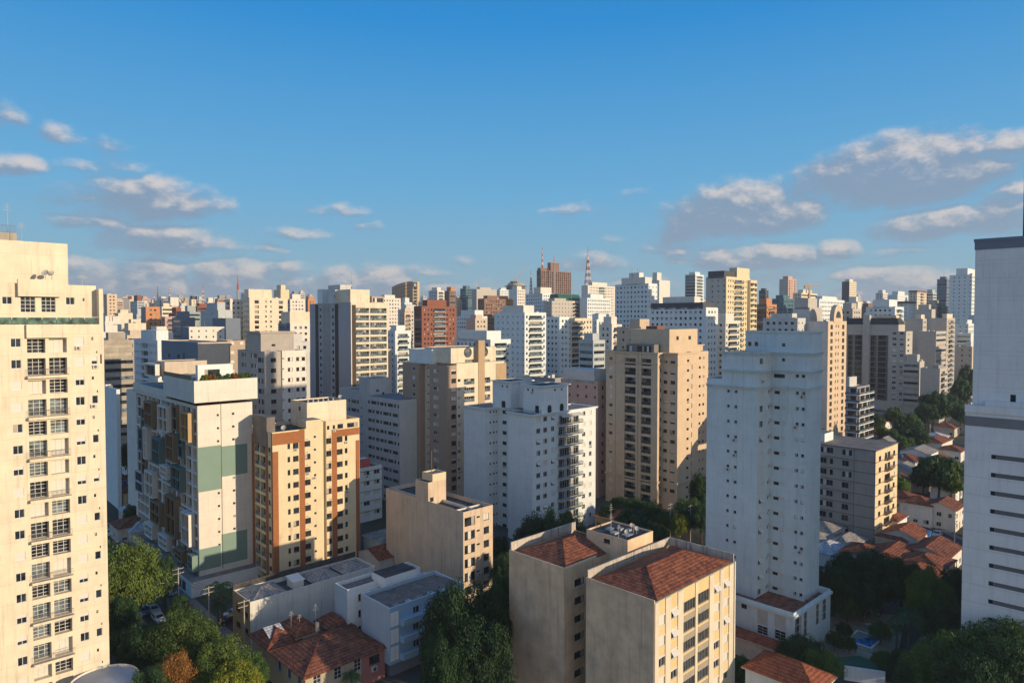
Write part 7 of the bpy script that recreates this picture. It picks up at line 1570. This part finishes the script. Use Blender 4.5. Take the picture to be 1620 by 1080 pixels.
def wires(a, c, label, rz=.8):
    r_ = empty('power_line', a, 0, label, 'power line')
    for o in (-.9, 0, .9):
        mb = MB(); off = Vector((cos(rz)*o, sin(rz)*o, -.2)); P = [off+(c-a)*(k/10)+Vector((0, 0, -1.2*4*(k/10)*(1-k/10))) for k in range(11)]
        for p, q in zip(P, P[1:]): mb.bar(p, q, .035, RAIL)
        mb.build('wire', r_)
wires(PL[0], PL[2], 'wires from the lamp pole to the pole among the trees'); wires(PL[2], PL[1], 'wires running toward the pole by the old tiled house'); wires(PL[0], PL[3], 'wires from the lamp pole over the street to the van'); wires(PL2[0], PL2[1], 'wires between the two poles behind the front block')
# ---------------- roof garden of the modern tower
b_, cz1 = TW2; rz_ = b_.root
for i, (u, v) in enumerate(((1.8, .6), (3.4, .5), (5, .6), (6.6, .5), (8.2, .6), (9.8, .5), (11.2, .6))):
    w = b_.C+b_.xd*u+b_.yd*v; r_ = empty('roof_shrub', (w.x, w.y, b_.g+cz1-.9), i, f'{("olive","rust toned","feathery","round","low","tall","dark")[i]} shrub on the roof garden of the modern white tower', 'shrub')
    c = link('foliage', rt.choice(CR['yel' if i == 0 else 'aut' if i in (1, 4) else 'mid']), r_, (0, 0, .1)); c.scale = (1.0, 1.0, 1.9); mb = MB(); mb.cyl(0, 0, 0, .5, .5, .6, FRD, 8); mb.build('planter', r_)
# ---------------- plots that remain: low houses and trees
n1 = n2 = 0
def far_from(x, y, r): return not blocked(x, y, r) and not onroad(x, y, r) and all((x-a)**2+(y-c)**2 > (r+q*.7)**2 for a, c, q in TREEPOS)
for _ in range(2600):
    y = rf.uniform(120, 520); x = rf.uniform(-.78, .78)*y; w = rf.uniform(8, 13)
    if n1 < 85 and far_from(x, y, w*.62):
        px, py = near_point(x, y, ter(x, y)+4)
        h = rf.choice((3.5, 4, 6, 6)); rm = rf.choice((TILE, TILE2, TILE2, FIBRO, TILE3)); wm = rf.choice((WHITEW, WHITE, BEIGE, CREAM, GREYL, OCHRE))
        house(x-w*.1, y-w*.6, w, w*rf.uniform(.7, 1), h, 46+rf.choice((0, 0, 0, 90, 8)), rm, wm, lab('roofed', 'house', px, py, ('tile', 'low', 'brown', 'old', 'small', 'plain', 'wide', 'faded')), gable=rf.random() < .4, ov=.4, wins=y < 300); FOOT.append((x, y, w*.62)); n1 += 1
for _ in range(3000):
    y = rf.uniform(95, 560); x = rf.uniform(-.78, .78)*y
    if n2 < 150 and far_from(x, y, 3.2):
        px, py = near_point(x, y, ter(x, y)+4); k = rf.choice(('dark', 'dark', 'mid', 'mid', 'lit'))
        tree_at(x, y, rf.uniform(6, 11), rf.uniform(6.5, 11), k, lab({'dark': 'dark', 'mid': 'green', 'lit': 'olive'}[k], 'tree', px, py, ('leafy', 'round', 'tall', 'spreading', 'bushy', 'dense', 'small', 'shady', 'broad', 'low')), False); n2 += 1
print('houses', n1, 'trees', n2)

# ------------------------------------------------------------------ haze: the air over the whole city
mb = MB(); hm = bpy.data.materials.new('haze'); hm.use_nodes = True; hm.node_tree.nodes.clear(); t = NT(hm.node_tree)
pv = t.n('ShaderNodeVolumePrincipled', {'Color': (.80, .86, .92, 1), 'Density': .00015, 'Anisotropy': .1}); ho = t.n('ShaderNodeOutputMaterial'); hm.node_tree.links.new(pv.outputs[0], ho.inputs['Volume'])
mb.box(-9100, 9100, -2100, 11100, -4.2, 260, hm); ho_ = mb.build('haze', weld=True); tag(ho_, kind='stuff')
S.cycles.volume_bounces = 0
